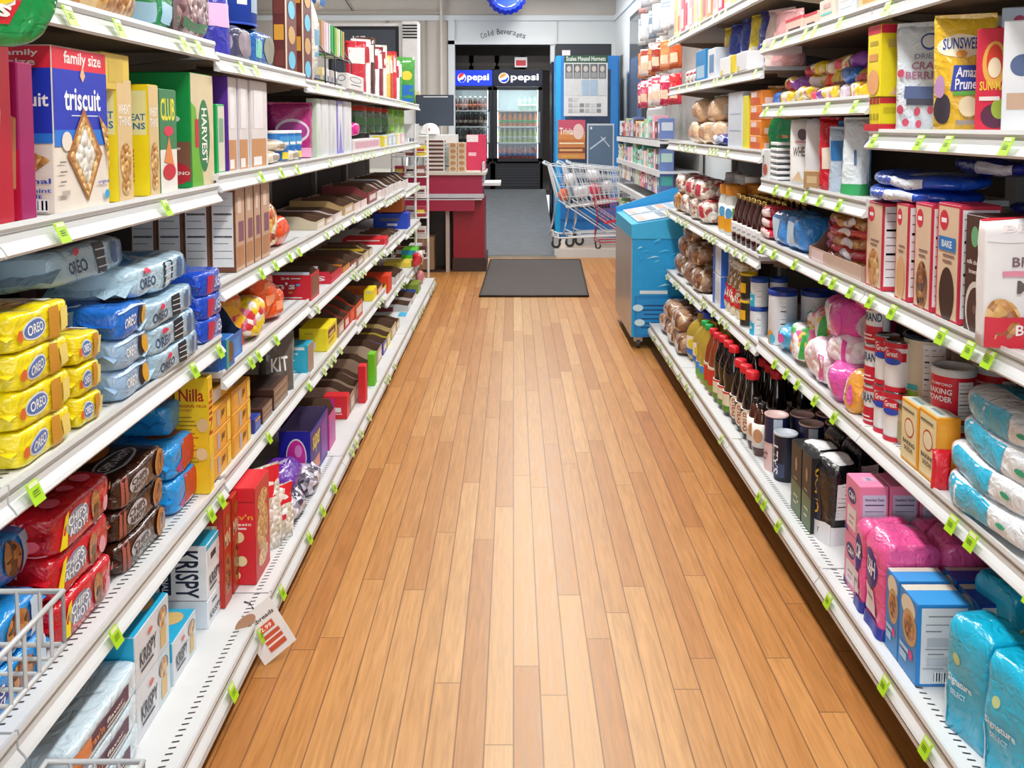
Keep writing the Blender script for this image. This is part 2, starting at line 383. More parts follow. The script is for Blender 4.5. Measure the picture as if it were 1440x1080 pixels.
for q in ((10.1, .9, 10.18, 2.9), (13.02, .9, 13.1, 2.9), (10.1, .9, 13.1, .98), (10.1, 2.82, 13.1, 2.9), (11.57, .9, 11.63, 2.9)): f.box(-4.6, q[0], q[1], -4.5, q[2], q[3], 'wallwhite')
f.box(-4.56, 10.1, .9, -4.555, 13.1, 2.9, 'glass'); struct('added_window', f)  # unseen window, added to go with the side light on the carts
f = MB()                                                                                  # shop front
for q in ((-4.6, 0, -2.0, 3.9), (1.5, 0, 1.72, 3.9), (-2.0, 0, 1.5, .5), (-2.0, 3.0, 1.5, 3.9)): f.box(q[0], -2.72, q[1], q[2], -2.6, q[3], 'wallwhite')
struct('wall_front', f)
f = MB()
for q in ((-2, .5, -1.92, 3), (1.42, .5, 1.5, 3), (-2, .5, 1.5, .58), (-2, 2.92, 1.5, 3), (-.28, .5, -.22, 3)): f.box(q[0], -2.72, q[1], q[2], -2.62, q[3], 'wallwhite')
f.box(-2, -2.68, .5, 1.5, -2.675, 3, 'glass'); struct('window_2', f)
f = MB()                                                                                  # back wall round the doorway
f.box(-4.6, 14.6, 0, -1.0, 14.75, 3.9, 'wallbeige'); f.box(-1.0, 14.6, 0, -.92, 14.75, 3.26, 'wallwhite'); f.box(.58, 14.6, 0, 1.62, 14.75, 3.26, 'wallwhite')
f.box(-.92, 14.6, 2.88, .58, 14.75, 3.26, 'wallwhite'); f.box(-1.0, 14.6, 3.26, 1.62, 14.75, 3.9, 'wallbeige')
struct('wall_back', f)
f = MB(); f.box(-4.6, 14.56, 3.24, 1.6, 14.6, 3.32, 'wallwhite'); f.box(-1.02, 14.57, 0, -.92, 14.6, 3.24, 'wallwhite'); f.box(-1.02, 14.57, 2.87, .66, 14.6, 2.93, 'wallwhite'); f.box(.68, 14.585, 2.93, .69, 14.6, 3.24, 'a8a8a6'); struct('trim_3', f)
f = MB(); f.box(-2.0, 14.56, 2.0, -1.98, 14.6, 3.24, 'a89e92'); f.box(-1.42, 14.56, .0, -1.38, 14.6, 3.24, 'b0a89c'); f.box(-1.62, 14.57, 0, -1.58, 14.6, 3.2, 'bdb4a8'); struct('trim_4', f)
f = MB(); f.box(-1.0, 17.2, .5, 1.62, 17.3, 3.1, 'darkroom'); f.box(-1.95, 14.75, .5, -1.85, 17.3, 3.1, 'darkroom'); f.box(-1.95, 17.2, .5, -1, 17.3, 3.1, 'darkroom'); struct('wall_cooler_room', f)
# pipe and cable on the back wall
f = MB(); f.tube([(-1.12, 14.53, 0), (-1.12, 14.53, 3.9)], .025, 'cfc6bb'); f.tube([(-1.12, 14.54, 3.28), (-1.16, 14.53, 3.36), (-1.5, 14.53, 3.37), (-4.4, 14.53, 3.37)], .012, 'b5aca0')
f.tube([(-1.74, 14.53, .6), (-1.74, 14.53, 2.72), (-1.72, 14.53, 2.78), (-1.70, 14.53, 3.2)], .018, '6b6660')
obj('wall_pipe', f.mesh('wall_pipe'), label='painted pipe and conduits running up the beige back wall', cat='pipe')
f = MB(); f.tube([(-2.75, 14.58, 3.9), (-2.7, 14.57, 3.7), (-2.55, 14.57, 3.45), (-2.5, 14.58, 3.38)], .008, '3a3632'); obj('cable', f.mesh('cable'), label='thin dark cable hanging loose on the beige back wall', cat='cable')
f = MB(); decals(f, (lambda g: (setattr(g, 'flat', True), g)[1])(lambda face, u, v: Vector((-.52+.9*u, 14.595, 2.9+.36*v))), 'F', [], 0)
# «Cold Beverages», letters set on an arc
txt = 'Cold Beverages'; mb = MB()
for i, ch in enumerate(txt):
    if ch == ' ': continue
    tv, tf = text_geo(ch, .0); t = (i-6.5)/6.5; a = -t*.38; cx_, cz_ = -.16+t*.315, 3.03-.065*t*t
    hh = .085 if ch in 'CBld' else .062; ww = .045 if ch != 'l' else .012; dz = -.02 if ch == 'g' else 0
    vs = [(cx_+(x-.5)*ww*math.cos(a)-(y)*hh*math.sin(a), 14.594, cz_+dz+(x-.5)*ww*math.sin(a)+y*hh*math.cos(a)) for x, y in tv]
    mb.add(vs, tf, '2a2a2e')
obj('lettering', mb.mesh('lettering'), label='dark arched lettering painted above the doorway of the cold room', cat='lettering')
# rubber mat
f = MB(); f.add([(-.315, 8.56, 0), (.70, 8.56, 0), (.79, 10.9, 0), (-.27, 10.9, 0), (-.315, 8.56, .014), (.70, 8.56, .014), (.79, 10.9, .014), (-.27, 10.9, .014)], [(0, 1, 5, 4), (1, 2, 6, 5), (2, 3, 7, 6), (3, 0, 4, 7), (4, 5, 6, 7)], 'rubbermat')
mt = obj('floor_mat', f.mesh('floor_mat'), label='dark grey rubber entrance mat lying at the end of the aisle', cat='mat')
f = MB(); f.tube([(-.315, 8.56, .012), (.70, 8.56, .012), (.79, 10.9, .012), (-.27, 10.9, .012)], .011, '2a2725~d', 5, True); obj('border', f.mesh('border'), mt)
# ceiling tube fittings
for i, (x, y) in enumerate(FIX):
    f = MB(); f.box(x-.16, y-.8, 3.72, x+.16, y+.8, 3.9, 'e8e8e6'); o = obj('ceiling_light', f.mesh('ceiling_light'), label=None, cat='ceiling light', rec=False)
    o['label'] = 'white ceiling tube light above the aisle'; o['group'] = 'ceiling tube lights above the aisle'
    for sx in (-.07, .07): t = MB(); t.tube([(x+sx, y-.75, 3.69), (x+sx, y+.75, 3.69)], .015, 'tube', 8); obj('tube', t.mesh('tube'), o)

# ------------------------------------------------------------------ gondola shelving
XL, XLB, XR, XRB = -.90, -.76, 1.08, .96          # front edges: upper shelves and base decks
BACKL, BACKR = -1.42, 1.56
rnd = random.Random(5)
SEC = [.40, 1.62, 2.84, 4.06, 5.28, 6.50, 7.72, 8.94]
LSH = {0: [1.42, .95, .49, .12], 1: [1.85, 1.42, .95, .49, .12], 2: [1.82, 1.45, 1.11, .83, .50, .12], 3: [1.80, 1.45, 1.11, .80, .48, .12], 4: [1.80, 1.45, 1.10, .76, .45, .12], 5: [1.80, 1.45, 1.08, .73, .36, .12], 6: [1.80, 1.45, 1.05, .70, .32, .12]}
RSH = {0: [1.585, 1.105, .66, .20], 1: [1.965, 1.585, 1.105, .66, .20], 2: [1.965, 1.69, 1.37, 1.105, .66, .20], 3: [2.20, 1.86, 1.49, 1.02, .63, .20], 4: [2.20, 1.86, 1.49, 1.02, .585, .20]}
def tag_mesh(bright):
    t = MB(); a = 'a8d820' if bright else 'c2d98a'
    t.add([(-.020, 0, 0), (.020, 0, 0), (.020, -.006, -.043), (-.020, -.006, -.043), (-.020, -.0015, 0), (.020, -.0015, 0), (.020, -.0075, -.043), (-.020, -.0075, -.043)], [(0, 1, 2, 3), (4, 7, 6, 5), (0, 4, 5, 1), (3, 2, 6, 7), (0, 3, 7, 4), (1, 5, 6, 2)], a)
    t.box(-.015, -.004, -.010, .015, -.0027, -.002, 'e4ecc0')
    for z in (-.016, -.021, -.026): t.add([(-.012, -.0063, z), (.010, -.0063, z), (.010, -.0067, z-.0018), (-.012, -.0067, z-.0018)], [(0, 1, 2, 3)], '5a7a18')
    return t.mesh('price_tag')
TAG1, TAG0 = tag_mesh(True), tag_mesh(False)
def shelf_mesh(side, L, zt, xf, back, base, slots):
    s = 1 if side == 'L' else -1; m = MB()           # local: x grows towards the aisle for s=1
    m.box(*(sorted((0, s*(abs(xf-back)-.012)))[0], 0.004, -.018, sorted((0, s*(abs(xf-back)-.012)))[1], L-.004, 0), 'sheet')
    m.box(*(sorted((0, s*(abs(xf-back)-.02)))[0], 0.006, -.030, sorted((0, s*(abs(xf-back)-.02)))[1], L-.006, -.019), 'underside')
    D = abs(xf-back)
    if slots:
        n = int(L/.022)
        for i in range(n):
            y = .02+i*.022; x0, x1 = s*(D-.062), s*(D-.045)
            m.add([(x0, y, .0006), (x1, y+.004, .0006), (x1, y+.009, .0006), (x0, y+.005, .0006)], [(0, 1, 2, 3)], '2a2622')
    if not base:                                     # brackets below the shelf ends
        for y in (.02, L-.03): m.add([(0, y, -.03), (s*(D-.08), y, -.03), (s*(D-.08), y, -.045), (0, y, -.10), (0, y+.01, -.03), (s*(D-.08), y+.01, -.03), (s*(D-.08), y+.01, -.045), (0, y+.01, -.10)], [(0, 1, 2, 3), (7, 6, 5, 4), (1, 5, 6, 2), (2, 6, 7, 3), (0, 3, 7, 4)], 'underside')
    return m.mesh('shelf'), D
def rail_mesh(side, L, D, base):
    s = 1 if side == 'L' else -1; m = MB()
    prof = [(s*(D-.016), .004), (s*(D-.008), .006), (s*(D-.006), -.004), (s*(D-.010), -.012), (s*(D-.009), -.030), (s*(D+.002), -.043), (s*(D+.006), -.050), (s*(D+.002), -.056), (s*(D-.016), -.052)]
    m.prism(prof, .003, L-.003, 'sheet'); m.prism([(s*(D-.0095), -.0125), (s*(D-.0085), -.0125), (s*(D-.0085), -.014), (s*(D-.0095), -.014)], .003, L-.003, '8c8a86')
    if base: m.prism([(s*(D-.014), -.052), (s*(D+.004), -.058), (s*(D+.004), -.072), (s*(D-.014), -.072)], .003, L-.003, 'sheet'); m.prism([(s*(D-.010), -.0565), (s*(D+.003), -.0575), (s*(D+.003), -.060), (s*(D-.010), -.060)], .003, L-.003, '1c1a18')
    return m.mesh('price_rail')
names = ['nearest', 'second', 'third', 'fourth', 'fifth', 'sixth', 'seventh']
def gondola(side, i, heights, y0, y1, top, back, xu, xb):
    s = 1 if side == 'L' else -1; L = y1-y0
    e = obj('shelving_unit', None, loc=(back, y0, 0), cat='shelving unit', label=f"{names[i]} white metal shelving unit on the {'left' if s > 0 else 'right'} side of the aisle", group='shelving units along the aisle')
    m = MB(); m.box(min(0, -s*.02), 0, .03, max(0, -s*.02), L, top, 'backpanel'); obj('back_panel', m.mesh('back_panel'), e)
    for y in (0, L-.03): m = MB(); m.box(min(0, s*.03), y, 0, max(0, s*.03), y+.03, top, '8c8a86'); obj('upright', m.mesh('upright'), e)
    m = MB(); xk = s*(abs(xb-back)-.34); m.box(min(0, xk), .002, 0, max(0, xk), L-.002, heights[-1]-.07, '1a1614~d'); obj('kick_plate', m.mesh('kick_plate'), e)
    for z in heights:
        base = z == heights[-1]; xf = xb if base else xu
        me, D = shelf_mesh(side, L, z, xf, back, base, i < 3 and (base or z < 1.2))
        sh = obj('shelf', me, e, (0, 0, z)); obj('price_rail', rail_mesh(side, L, D, base), sh)
        n = rnd.randint(3, 5) if side == 'L' else rnd.randint(5, 8)
        ys = sorted(rnd.uniform(.05, L-.05) for _ in range(n)); last = -1
        for y in ys:
            if y-last < .07: continue
            last = y
            obj('price_tag', TAG1 if i < 3 else TAG0, sh, (s*(D+.002), y, -.010), (R_(-16), 0, R_(90*s)))
    return e
for i in range(7): gondola('L', i, LSH[i], SEC[i], SEC[i+1], 2.1 if i < 4 else 1.98, BACKL, XL, XLB)
for i in range(5): gondola('R', i, RSH[i], SEC[i], SEC[i+1], 2.9, BACKR, XR, XRB)
# ------------------------------------------------------------------ product makers: each gives (root mesh, [(part, mesh, label)])
_seed = [1]
def sd(): _seed[0] += 7.31; return _seed[0]
def M_box(w, d, h, col, A=None, nm='carton', extra=None):
    m = MB(); m.hull_box(w, d, h, col); g = g_box(w, d, h)
    art(m, g, A or {})
    return m.mesh(nm), []
def M_soft(w, d, h, col, A=None, kind='pill', n=5, amp=.004, freq=18, N=10, keys=None, fins=0, nm='pack'):
    m = MB(); g = g_soft(w, d, h, n, amp, freq, sd(), kind); soft_base(m, g, col, N, keys)
    art(m, g, A or {})
    if fins:                                              # crimped fin seals at both ends
        for sx in (-1, 1):
            k = 8; vs = []
            for j in range(k+1):
                y = -d*.46+d*.92*j/k; zz = h*.5+noise.noise(Vector((y*30, sx, _seed[0])))*h*.18
                zg = .0035*(1 if j % 2 else -1)
                vs += [(sx*w*.46, y, zz), (sx*(w/2+fins), y, zz+zg-.25*h*(fins > .02))]
            m.add(vs, [(2*j, 2*j+1, 2*j+3, 2*j+2) for j in range(k)], col, True)
    if kind == 'pouch':
        m.box(-w*.485, -.0012, h*.985, w*.485, .0012, h*1.03, col)
    return m.mesh(nm), []
def M_can(r, h, body, lid, A=None, rim='b8b8b8~k', nm='can', lidh=.012, span=1.9, prof=None):
    m = MB(); m.lathe(prof or [(r*.97, 0), (r, .004), (r, h-lidh)], body, 24)
    g = g_cyl(r, .0, h-lidh, span); art(m, g, {'F': A or []})
    if rim: m.lathe([(r*1.01, 0), (r*1.02, .003), (r*1.01, .007)], rim, 24)
    t = MB(); t.lathe([(r*1.035, h-lidh), (r*1.045, h-lidh*.5), (r*1.035, h), (r*.93, h), (r*.92, h-.003), (0.0005, h-.003)], lid, 24)
    return m.mesh(nm), [('lid', t.mesh('lid'), None)]
def M_bottle(prof, body, cap, capr, caph, lab=None, A=None, labcol='f4f2ee', nm='bottle', sy=1.0, span=2.0):
    m = MB(); m.lathe(prof, body, 20)
    zt = prof[-1][1]; parts = []
    t = MB(); t.lathe([(capr, zt-.002), (capr*1.02, zt+caph*.2), (capr, zt+caph*.9), (capr*.85, zt+caph), (.0005, zt+caph)], cap, 14); parts.append(('cap', t.mesh('cap'), None))
    if lab:
        z0, z1, r = lab; l = MB(); l.lathe([(r*.98, z0), (r+.0012, z0), (r+.0012, z1), (r*.98, z1)], labcol, 24); g = g_cyl(r+.0014, z0, z1, span); art(l, g, {'F': A or []}); parts.append(('label', l.mesh('label'), None))
    if sy != 1:
        for me in [m]: me.v = [(x, y*sy, z) for x, y, z in me.v]
    return m.mesh(nm), parts
def M_tray(w, d, h, col, inner='7a5840~d', fh=.55, A=None, fill=None, cut=.35, nm='tray'):
    """open display carton: high back, side walls swooping down to a low front"""
    t = .003; m = MB()
    def wall_side(x):
        pts = [(-d/2, 0), (-d/2, h*fh)]
        for i in range(6):
            q = i/5; pts.append((-d/2+d*(.03+cut*q), h*(fh+(1-fh)*(3*q*q-2*q*q*q))))
        pts += [(d/2, h), (d/2, 0)]; k = len(pts)
        sg = 1 if x > 0 else -1
        a = [(x, y, z) for y, z in pts]; b = [(x-sg*t, y, z) for y, z in pts]
        o = tuple(range(k)) if x > 0 else tuple(range(k))[::-1]
        m.add(a, [o], col); m.add(b, [o[::-1]], inner); m.add(a+b, [(i, (i+1) % k, (i+1) % k+k, i+k) for i in range(k)], inner)
    wall_side(-w/2); wall_side(w/2)
    m.box(-w/2+t, -d/2, 0, w/2-t, -d/2+t, h*fh, col); m.box(-w/2+t, d/2-t, 0, w/2-t, d/2, h, col)
    m.add([(-w/2+t, d/2-t-.0004, .003), (w/2-t, d/2-t-.0004, .003), (w/2-t, d/2-t-.0004, h-.001), (-w/2+t, d/2-t-.0004, h-.001)], [(0, 1, 2, 3)], inner)
    m.box(-w/2+t, -d/2+t, 0, w/2-t, d/2-t, t, inner)
    gF = g_box(w, d, h)
    if A:
        if 'F' in A:
            g = lambda face, u, v: Vector(((u-.5)*w*.97, -d/2, v*h*fh)); g.flat = True; decals(m, g, 'F', A['F'])
        if 'S' in A:
            for sg, fc in ((-1, 'L'), (1, 'R')):
                def g(face, u, v, sg=sg): return Vector((sg*w/2, (d/2-u*d if sg < 0 else -d/2+u*d)*.97, v*h))
                g.flat = True; decals(m, g, fc, A['S'])
    return m.mesh(nm), []
def M_jug(w, d, h, body, cap, A=None):
    m = MB(); g = g_soft(w, d, h*.8, 4, .001, 10, sd()); 
    def g2(face, u, v):
        p = g(face, u, v); q = p.z/(h*.8)
        k = 1-.55*max(0, (q-.6)/.4)**2; return Vector((p.x*k, p.y*k, p.z))
    g2.flat = False; soft_base(m, g2, body, 10)
    m.lathe([(w*.17, h*.74), (w*.15, h*.9), (w*.16, h*.93)], body, 14)
    m.tube([(w*.12, 0, h*.86), (w*.36, 0, h*.84), (w*.46, 0, h*.7), (w*.44, 0, h*.5)], w*.06, body, 8)
    l = MB(); decals(l, g2, 'F', [('r', .08, .15, .92, .6, 'f0ead8'), ('r', .08, .15, .92, .3, '2a6fd0'), ('e', .5, .42, .25, .12, 'e8d020')]); decals(l, g2, 'R', [('r', .05, .15, .95, .6, '3a86d8')]); decals(l, g2, 'L', [('r', .05, .15, .95, .6, '3a86d8')])
    t = MB(); t.lathe([(w*.2, h*.91), (w*.205, h), (w*.18, h), (.0005, h)], cap, 16)
    return m.mesh('jug'), [('label', l.mesh('label'), None), ('cap', t.mesh('cap'), None)]
XF = {('L', 0): -.925, ('L', 1): -.84, ('R', 0): 1.10, ('R', 1): 1.02}
PH = [0]
def snap(side, z, y):
    S = LSH if side == 'L' else RSH
    i = max(0, min(len(S)-1, int((y-.40)/1.22))); h = min(S[i], key=lambda v: abs(v-z))
    return h if abs(h-z) < .14 else z
def put(side, z, y, dims, pr, name, base, cat, where, xf=None, turn=0, tilt=0, lean=0, dz=0, group=None, yc=False, xc=None):
    """stand a product (root mesh, parts) with its front at xf and its near edge at y"""
    w, d, h = dims; low = z < .3
    if xf is None: xf = XF[(side, 1 if low else 0)]
    a = math.radians(turn); ex = abs(math.cos(a))*d/2+abs(math.sin(a))*w/2; ey = abs(math.cos(a))*w/2+abs(math.sin(a))*d/2
    x = xf-ex if side == 'L' else xf+ex
    rz = 90-turn if side == 'L' else -90+turn
    yy = y if yc else y+ey
    if xc is not None: x = xc
    root, parts = pr
    z = snap(side, z, yy)
    o = obj(name, root, None, (x, yy, z+dz+.0006), (R_(tilt), R_(lean), R_(rz)), base, cat, group, None, where, True)
    for pn, pm, pl in parts: obj(pn, pm, o, label=pl)
    S = LSH if side == 'L' else RSH; i = int((yy-.40)/1.22)
    if 0 <= i < len(S):                              # keep clear of the shelf above
        up = [v for v in S[i] if v > z+.05]
        top = max([v.co.z for v in root.vertices]+[v.co.z for _, pm, _ in parts for v in pm.vertices])
        if up and z+dz+top > min(up)-.058 and z+dz < min(up)-.12: o.scale.z = (min(up)-.06-z-dz)/top
    return o
def span(side, z, n, f, xf=None):
    low = z < .3
    if xf is None: xf = XF[(side, 1 if low else 0)]
    y0 = yat(n, xf, z+.05); y1 = y0+f if f < 5 else yat(f, xf, z+.05)
    return y0, y1, xf
def bx(side, z, n, f, top, d, col, A, name, base, cat, where, xf=None, stack=1, dz=0, deep=1, turn=0, group=None, gap=.002, maker=None, base2=None):
    """carton row entry measured from the photograph: near column n, far column f (or width), top row (or height)"""
    y0, y1, xf = span(side, z, n, f, xf); z = snap(side, z, (y0+y1)/2); w = (y1-y0)*.975; h = zat(top, y0)-z-dz if abs(top) > 3 else top
    h = h/stack
    pr = maker(w, d, h) if maker else M_box(w, d, h-.001, col, A, name)
    for k in range(stack):
        for q in range(deep):
            sx = xf+(-1 if side == 'L' else 1)*q*(d+.004)
            put(side, z, y0, (w, d, h), pr, name, base if q == 0 else (base2 or base), cat, where if q == 0 else where+', row '+('behind' if q == 1 else 'deeper'), sx, turn, dz=dz+k*h, group=group)
    return y0, y1, h
# ================================================================== LEFT SIDE
TEXTC = 'f6f4f0'
# --- L2: crackers at eye level -------------------------------------------------
wh = 'left eye-level shelf'
CR = [('e', .5, .5, .42, .42, 'd9a860')]
redA = {'F': [('r', 0, 0, 1, 1, 'b81830'), ('e', .45, .62, .4, .3, 'e0b890')], 'L': [('r', 0, 0, 1, 1, 'c8142c'), ('p', [(0, .7), (.35, .95), (.75, .85), (.95, .4), (.6, .25), (.2, .45)], 'e6c49c'), ('r', .0, .0, 1, .22, 'd01020')]}
bx('L', 1.42, -90, 22, .33, .10, 'c8142c', redA, 'cracker_box', 'glossy red cracker box at the left picture edge', 'box', wh)
bx('L', 1.42, 30, 52, .30, .085, 'a01a60', {'L': [('r', 0, .0, 1, .45, 'c01840'), ('p', [(.3, .2), (.9, .2), (.95, .65), (.6, .7)], 'd8a878')]}, 'cracker_box', 'narrow magenta cracker box beside the blue cracker box', 'box', wh)
tri = {'F': [('r', 0, .87, 1, 1, 'e02840'), ('t', 'family size', .2, .885, .9, .985, 'f6f0ee'), ('r', 0, .48, 1, .87, '1e36b8'), ('r', 0, .40, 1, .50, '2a78d8'), ('t', 'triscuit', .18, .62, .86, .76, 'ffffff'), ('r', .3, .585, .8, .592, 'd8dcf0'), ('p', [(.52, .80), (.57, .84), (.52, .90), (.47, .84)], 'e8b890'), ('e', .2, .43, .09, .06, 'e8ddd0'),
       ('p', [(.56, .04), (.86, .34), (.52, .64), (.2, .34)], 'a86a30'), ('p', [(.56, .07), (.82, .34), (.52, .60), (.24, .34)], 'crackerpic'), ('p', [(.55, .15), (.72, .34), (.52, .52), (.33, .34)], 'whitebits'), ('p', [(1, .2), (.98, .5), (.8, .6), (.92, .4)], 'crackerpic'), ('r', .05, .3, .16, .31, '8a8078'), ('r', .05, .24, .17, .25, '8a8078'), ('r', .05, .18, .15, .19, '8a8078'), ('t', 'original', .74, .14, .97, .17, '3a50b0'), ('e', .92, .07, .05, .03, '3aa0d0'), ('r', .06, .10, .2, .13, 'b8b0a8')],
       'L': [('r', 0, .87, 1, 1, 'e02840'), ('t', 'family', .2, .935, .8, .98, 'f6f0ee'), ('t', 'size', .3, .885, .75, .925, 'f6f0ee'), ('r', 0, .48, 1, .87, '1e36b8'), ('r', 0, .42, 1, .48, '2a78d8'), ('t', 'triscuit', .05, .64, .95, .72, 'ffffff'), ('p', [(.1, .30), (.5, .40), (.95, .32), (.55, .22)], 'crackerpic'), ('t', 'original', .1, .17, .95, .21, '3a50b0'), ('t', 'a little hint', .1, .125, .95, .15, '3a50b0'), ('t', 'of salt', .3, .09, .8, .115, '3a50b0'), ('b', .3, .01, .9, .085)]}
bx('L', 1.42, 78, 155, 62, .125, 'e8ddd0', tri, 'cracker_box', 'family size blue and beige cracker box with red top band', 'box', wh)
whe = {'F': [('r', 0, 0, 1, 1, 'd8bc8a'), ('t', 'WHEAT', .1, .72, .9, .80, 'f0ece4'), ('t', 'THINS', .1, .62, .9, .70, 'f0ece4'), ('e', .5, .32, .38, .16, 'crackerpic'), ('e', .5, .12, .3, .08, 'crackerpic')],
       'L': [('r', 0, .0, 1, 1, 'f4dc1c'), ('r', .1, .55, .95, .95, 'efe9b0'), ('t', 'WHEAT', .12, .68, .92, .74, '2a70a8'), ('t', 'THINS', .12, .60, .92, .66, '2a70a8'), ('t', 'sundried', .35, .12, .6, .42, 'b87818', 90)], 'T': [('r', 0, 0, 1, 1, 'e8cc60')]}
for n, f, tp in ((167, 188, 110), (211, 225, 118)):
    bx('L', 1.42, n, f, tp, .095, 'f2da1e', whe, 'cracker_box', 'tall yellow wheat cracker box', 'box', wh)
y0, y1, _ = span('L', 1.42, 149, 186)
put('L', 1.42, y0, (y1-y0, .2, .085), M_box(y1-y0, .2, .085, 'dcbc4c', {'L': [('p', [(.1, .95), (.3, .95), (.2, .6)], 'c02858'), ('r', .45, .3, .65, .75, 'd8d0c0')], 'F': [('r', .2, .2, .75, .8, 'cdae48')], 'T': [('r', .05, .05, .95, .95, 'd8b850')]}, 'cracker_box'), 'cracker_box', 'yellow cracker box lying flat across the wheat cracker boxes', 'box', wh, dz=.262)
bx('L', 1.42, 226, 250, 124, .12, '2f7a4a', {'F': [('r', 0, 0, 1, 1, 'e9e4dc'), ('r', 0, .42, 1, 1, '3c7f52'), ('t', 'CLUB', .06, .70, .9, .92, 'e8e03a'), ('e', .5, .6, .28, .05, 'd83050'), ('p', [(.2, .3), (.5, .55), (.8, .25)], 'e08a4a'), ('e', .5, .2, .38, .08, 'c82a38')], 'L': [('t', 'CLUB', .2, .7, .9, .85, 'e8e03a')]}, 'cracker_box', 'green and white cracker box with yellow lettering', 'box', wh)
bx('L', 1.42, 270, 302, 101, .2, '179a4a', {'F': [('r', 0, 0, 1, 1, 'd8c8a4'), ('p', [(0, 0), (.5, 0), (.2, .7), (0, .75)], '6cb030'), ('e', .55, .45, .26, .33, '2a7a48'), ('t', 'HARVEST', .44, .2, .68, .7, 'f2efe6', -90), ('r', .15, .35, .3, .6, 'c82838')], 'L': [('e', .55, .7, .1, .03, 'e8f0e8'), ('e', .75, .6, .1, .03, 'e8f0e8'), ('e', .6, .5, .1, .03, 'e8f0e8'), ('r', .45, .05, 1, .4, '8a5a48'), ('r', .5, .33, .85, .35, 'e0d0c8'), ('e', .75, .12, .25, .1, 'c82838'), ('t', 'JALAPENO', .5, .1, .98, .14, 'f6efe6')], 'T': [('r', 0, 0, 1, 1, '1c7a3c')]}, 'cracker_box', 'large bright green snack box with oval vertical logo', 'box', wh)
spec = [(306, 317, 146, '1fae5a', 'narrow green and white snack box'), (322, 334, 101, '6a30a8', 'tall purple snack box'), (337, 350, 100, 'e4e0e0', 'tall silvery white snack box with tan base'), (354, 377, 112, 'dcd8d8', 'wide silvery white snack box with orange base')]
for n, f, tp, c, nm in spec:
    A = {'F': [('r', 0, 0, 1, 1, 'ded8d8'), ('r', 0, 0, .9, .33, 'c9925e'), ('r', .1, .02, .6, .12, 'f0eeee'), ('r', .15, .45, .7, .9, 'ebe7ea')], 'L': [('r', .1, .1, .9, .4, 'e6a03a'), ('r', .1, .5, .8, .9, c)]}
    if c == '1fae5a': A['F'] = [('r', .1, .02, .95, .98, 'd8d4c0'), ('r', .2, .45, .8, .8, '88a890')]
    bx('L', 1.42 if n < 300 else 1.45, n, f, tp, .12, c, A, 'snack_box', nm, 'box', wh)
# canisters, bags and boxes further along
wh2 = 'left eye-level shelf, farther along'
bag = lambda c, A=None, k='bag': (lambda w, d, h: M_soft(w, d, h, c, A, k, amp=.008, freq=14, N=9))
y0, y1, _ = span('L', 1.45, 385, 445)
for k in range(3):
    r = .055; pr = M_can(r, .13, '2a78c8', 'f0f2f4', [('r', .1, .1, .9, .35, 'e8d040'), ('r', 0, .55, 1, .9, '4a9ad8'), ('r', .15, .6, .85, .7, 'f4f4f4')], nm='canister')
    put('L', 1.45, 3.80+k*.12, (r*2, r*2, .13), pr, 'canister', 'small blue snack canister with pale lid', 'canister', wh2, dz=.0, xf=-.94)
for k, (yy, z) in enumerate(((3.52, 0), (3.62, .045), (3.85, 0))):
    put('L', 1.45, yy, (.22, .14, .05), M_soft(.22, .14, .05, 'e0d2bc~f', {'F': [('r', .3, .3, .7, .7, 'a8988a')], 'T': [('r', .3, .3, .7, .7, 'b08a80')]}, 'pill', 3, .008), 'snack_bag', ['flat beige snack bag lying at the canisters', 'flat beige snack bag lying on another bag', 'flat beige snack bag below the pink pouch'][k], 'bag', wh, xf=-.93, dz=z)
put('L', 1.45, 4.18, (.22, .06, .27), M_soft(.22, .07, .25, 'b02878~f', {'F': [('e', .5, .5, .4, .22, 'd8c8d8'), ('e', .5, .5, .34, .17, 'a03888'), ('r', .05, .02, .95, .2, 'e4a0c4')], 'L': [('r', 0, 0, 1, 1, 'c0409a')]}, 'pouch'), 'candy_pouch', 'pink stand-up candy pouch with round silver logo', 'pouch', wh, turn=55, xf=-.92)
bx('L', 1.45, 405, 425, .27, .1, '5a8a2c', {'F': [('r', .1, .1, .9, .9, '8cb840')]}, 'snack_box', 'lime green box behind the pink candy pouch', 'box', wh, xf=-1.12)
for n, f, c in ((446, 452, 'c8ddc8'), (453, 463, 'dcdde0'), (464, 474, 'cfd3da'), (475, 483, '8f86d8'), (484, 495, 'd4d8de')):
    bx('L', 1.45, n, f, 138+(n-446)*.1, .05, c, {'F': [('r', .1, .05, .9, .95, 'e2e4e8'), ('p', [(.2, .05), (.8, .05), (.5, .7)], c)]}, 'sachet_box', 'narrow pale upright sachet box', 'box', wh2)
bx('L', 1.45, 497, 535, 197, .1, 'e2d8d8', {'F': [('r', .05, .2, .95, .8, 'd8a8b8')], 'L': [('r', .05, .2, .95, .8, 'd8b8c8')]}, 'tray', 'long low pinkish carton', 'carton', wh2)
put('L', 1.45, 5.5, (.12, .1, .08), M_soft(.12, .1, .08, 'e02a98~f', None, 'pill', 3), 'candy_bag', 'small hot pink bag on a low carton', 'bag', wh2, dz=.09)
for k, c in enumerate(('e6d44a', 'b8ccdc', 'b8ccdc', 'e6dc9a', 'e0c0d0')):
    bx('L', 1.45, 540+k*6, 545+k*6, 191-k*1, .08, c, {'F': [('r', .2, .2, .8, .8, 'f0f0ee')]}, 'spice_box', ['small yellow box', 'small pale blue box', 'small pale blue box', 'small cream box', 'small pink box'][k], 'box', wh2)
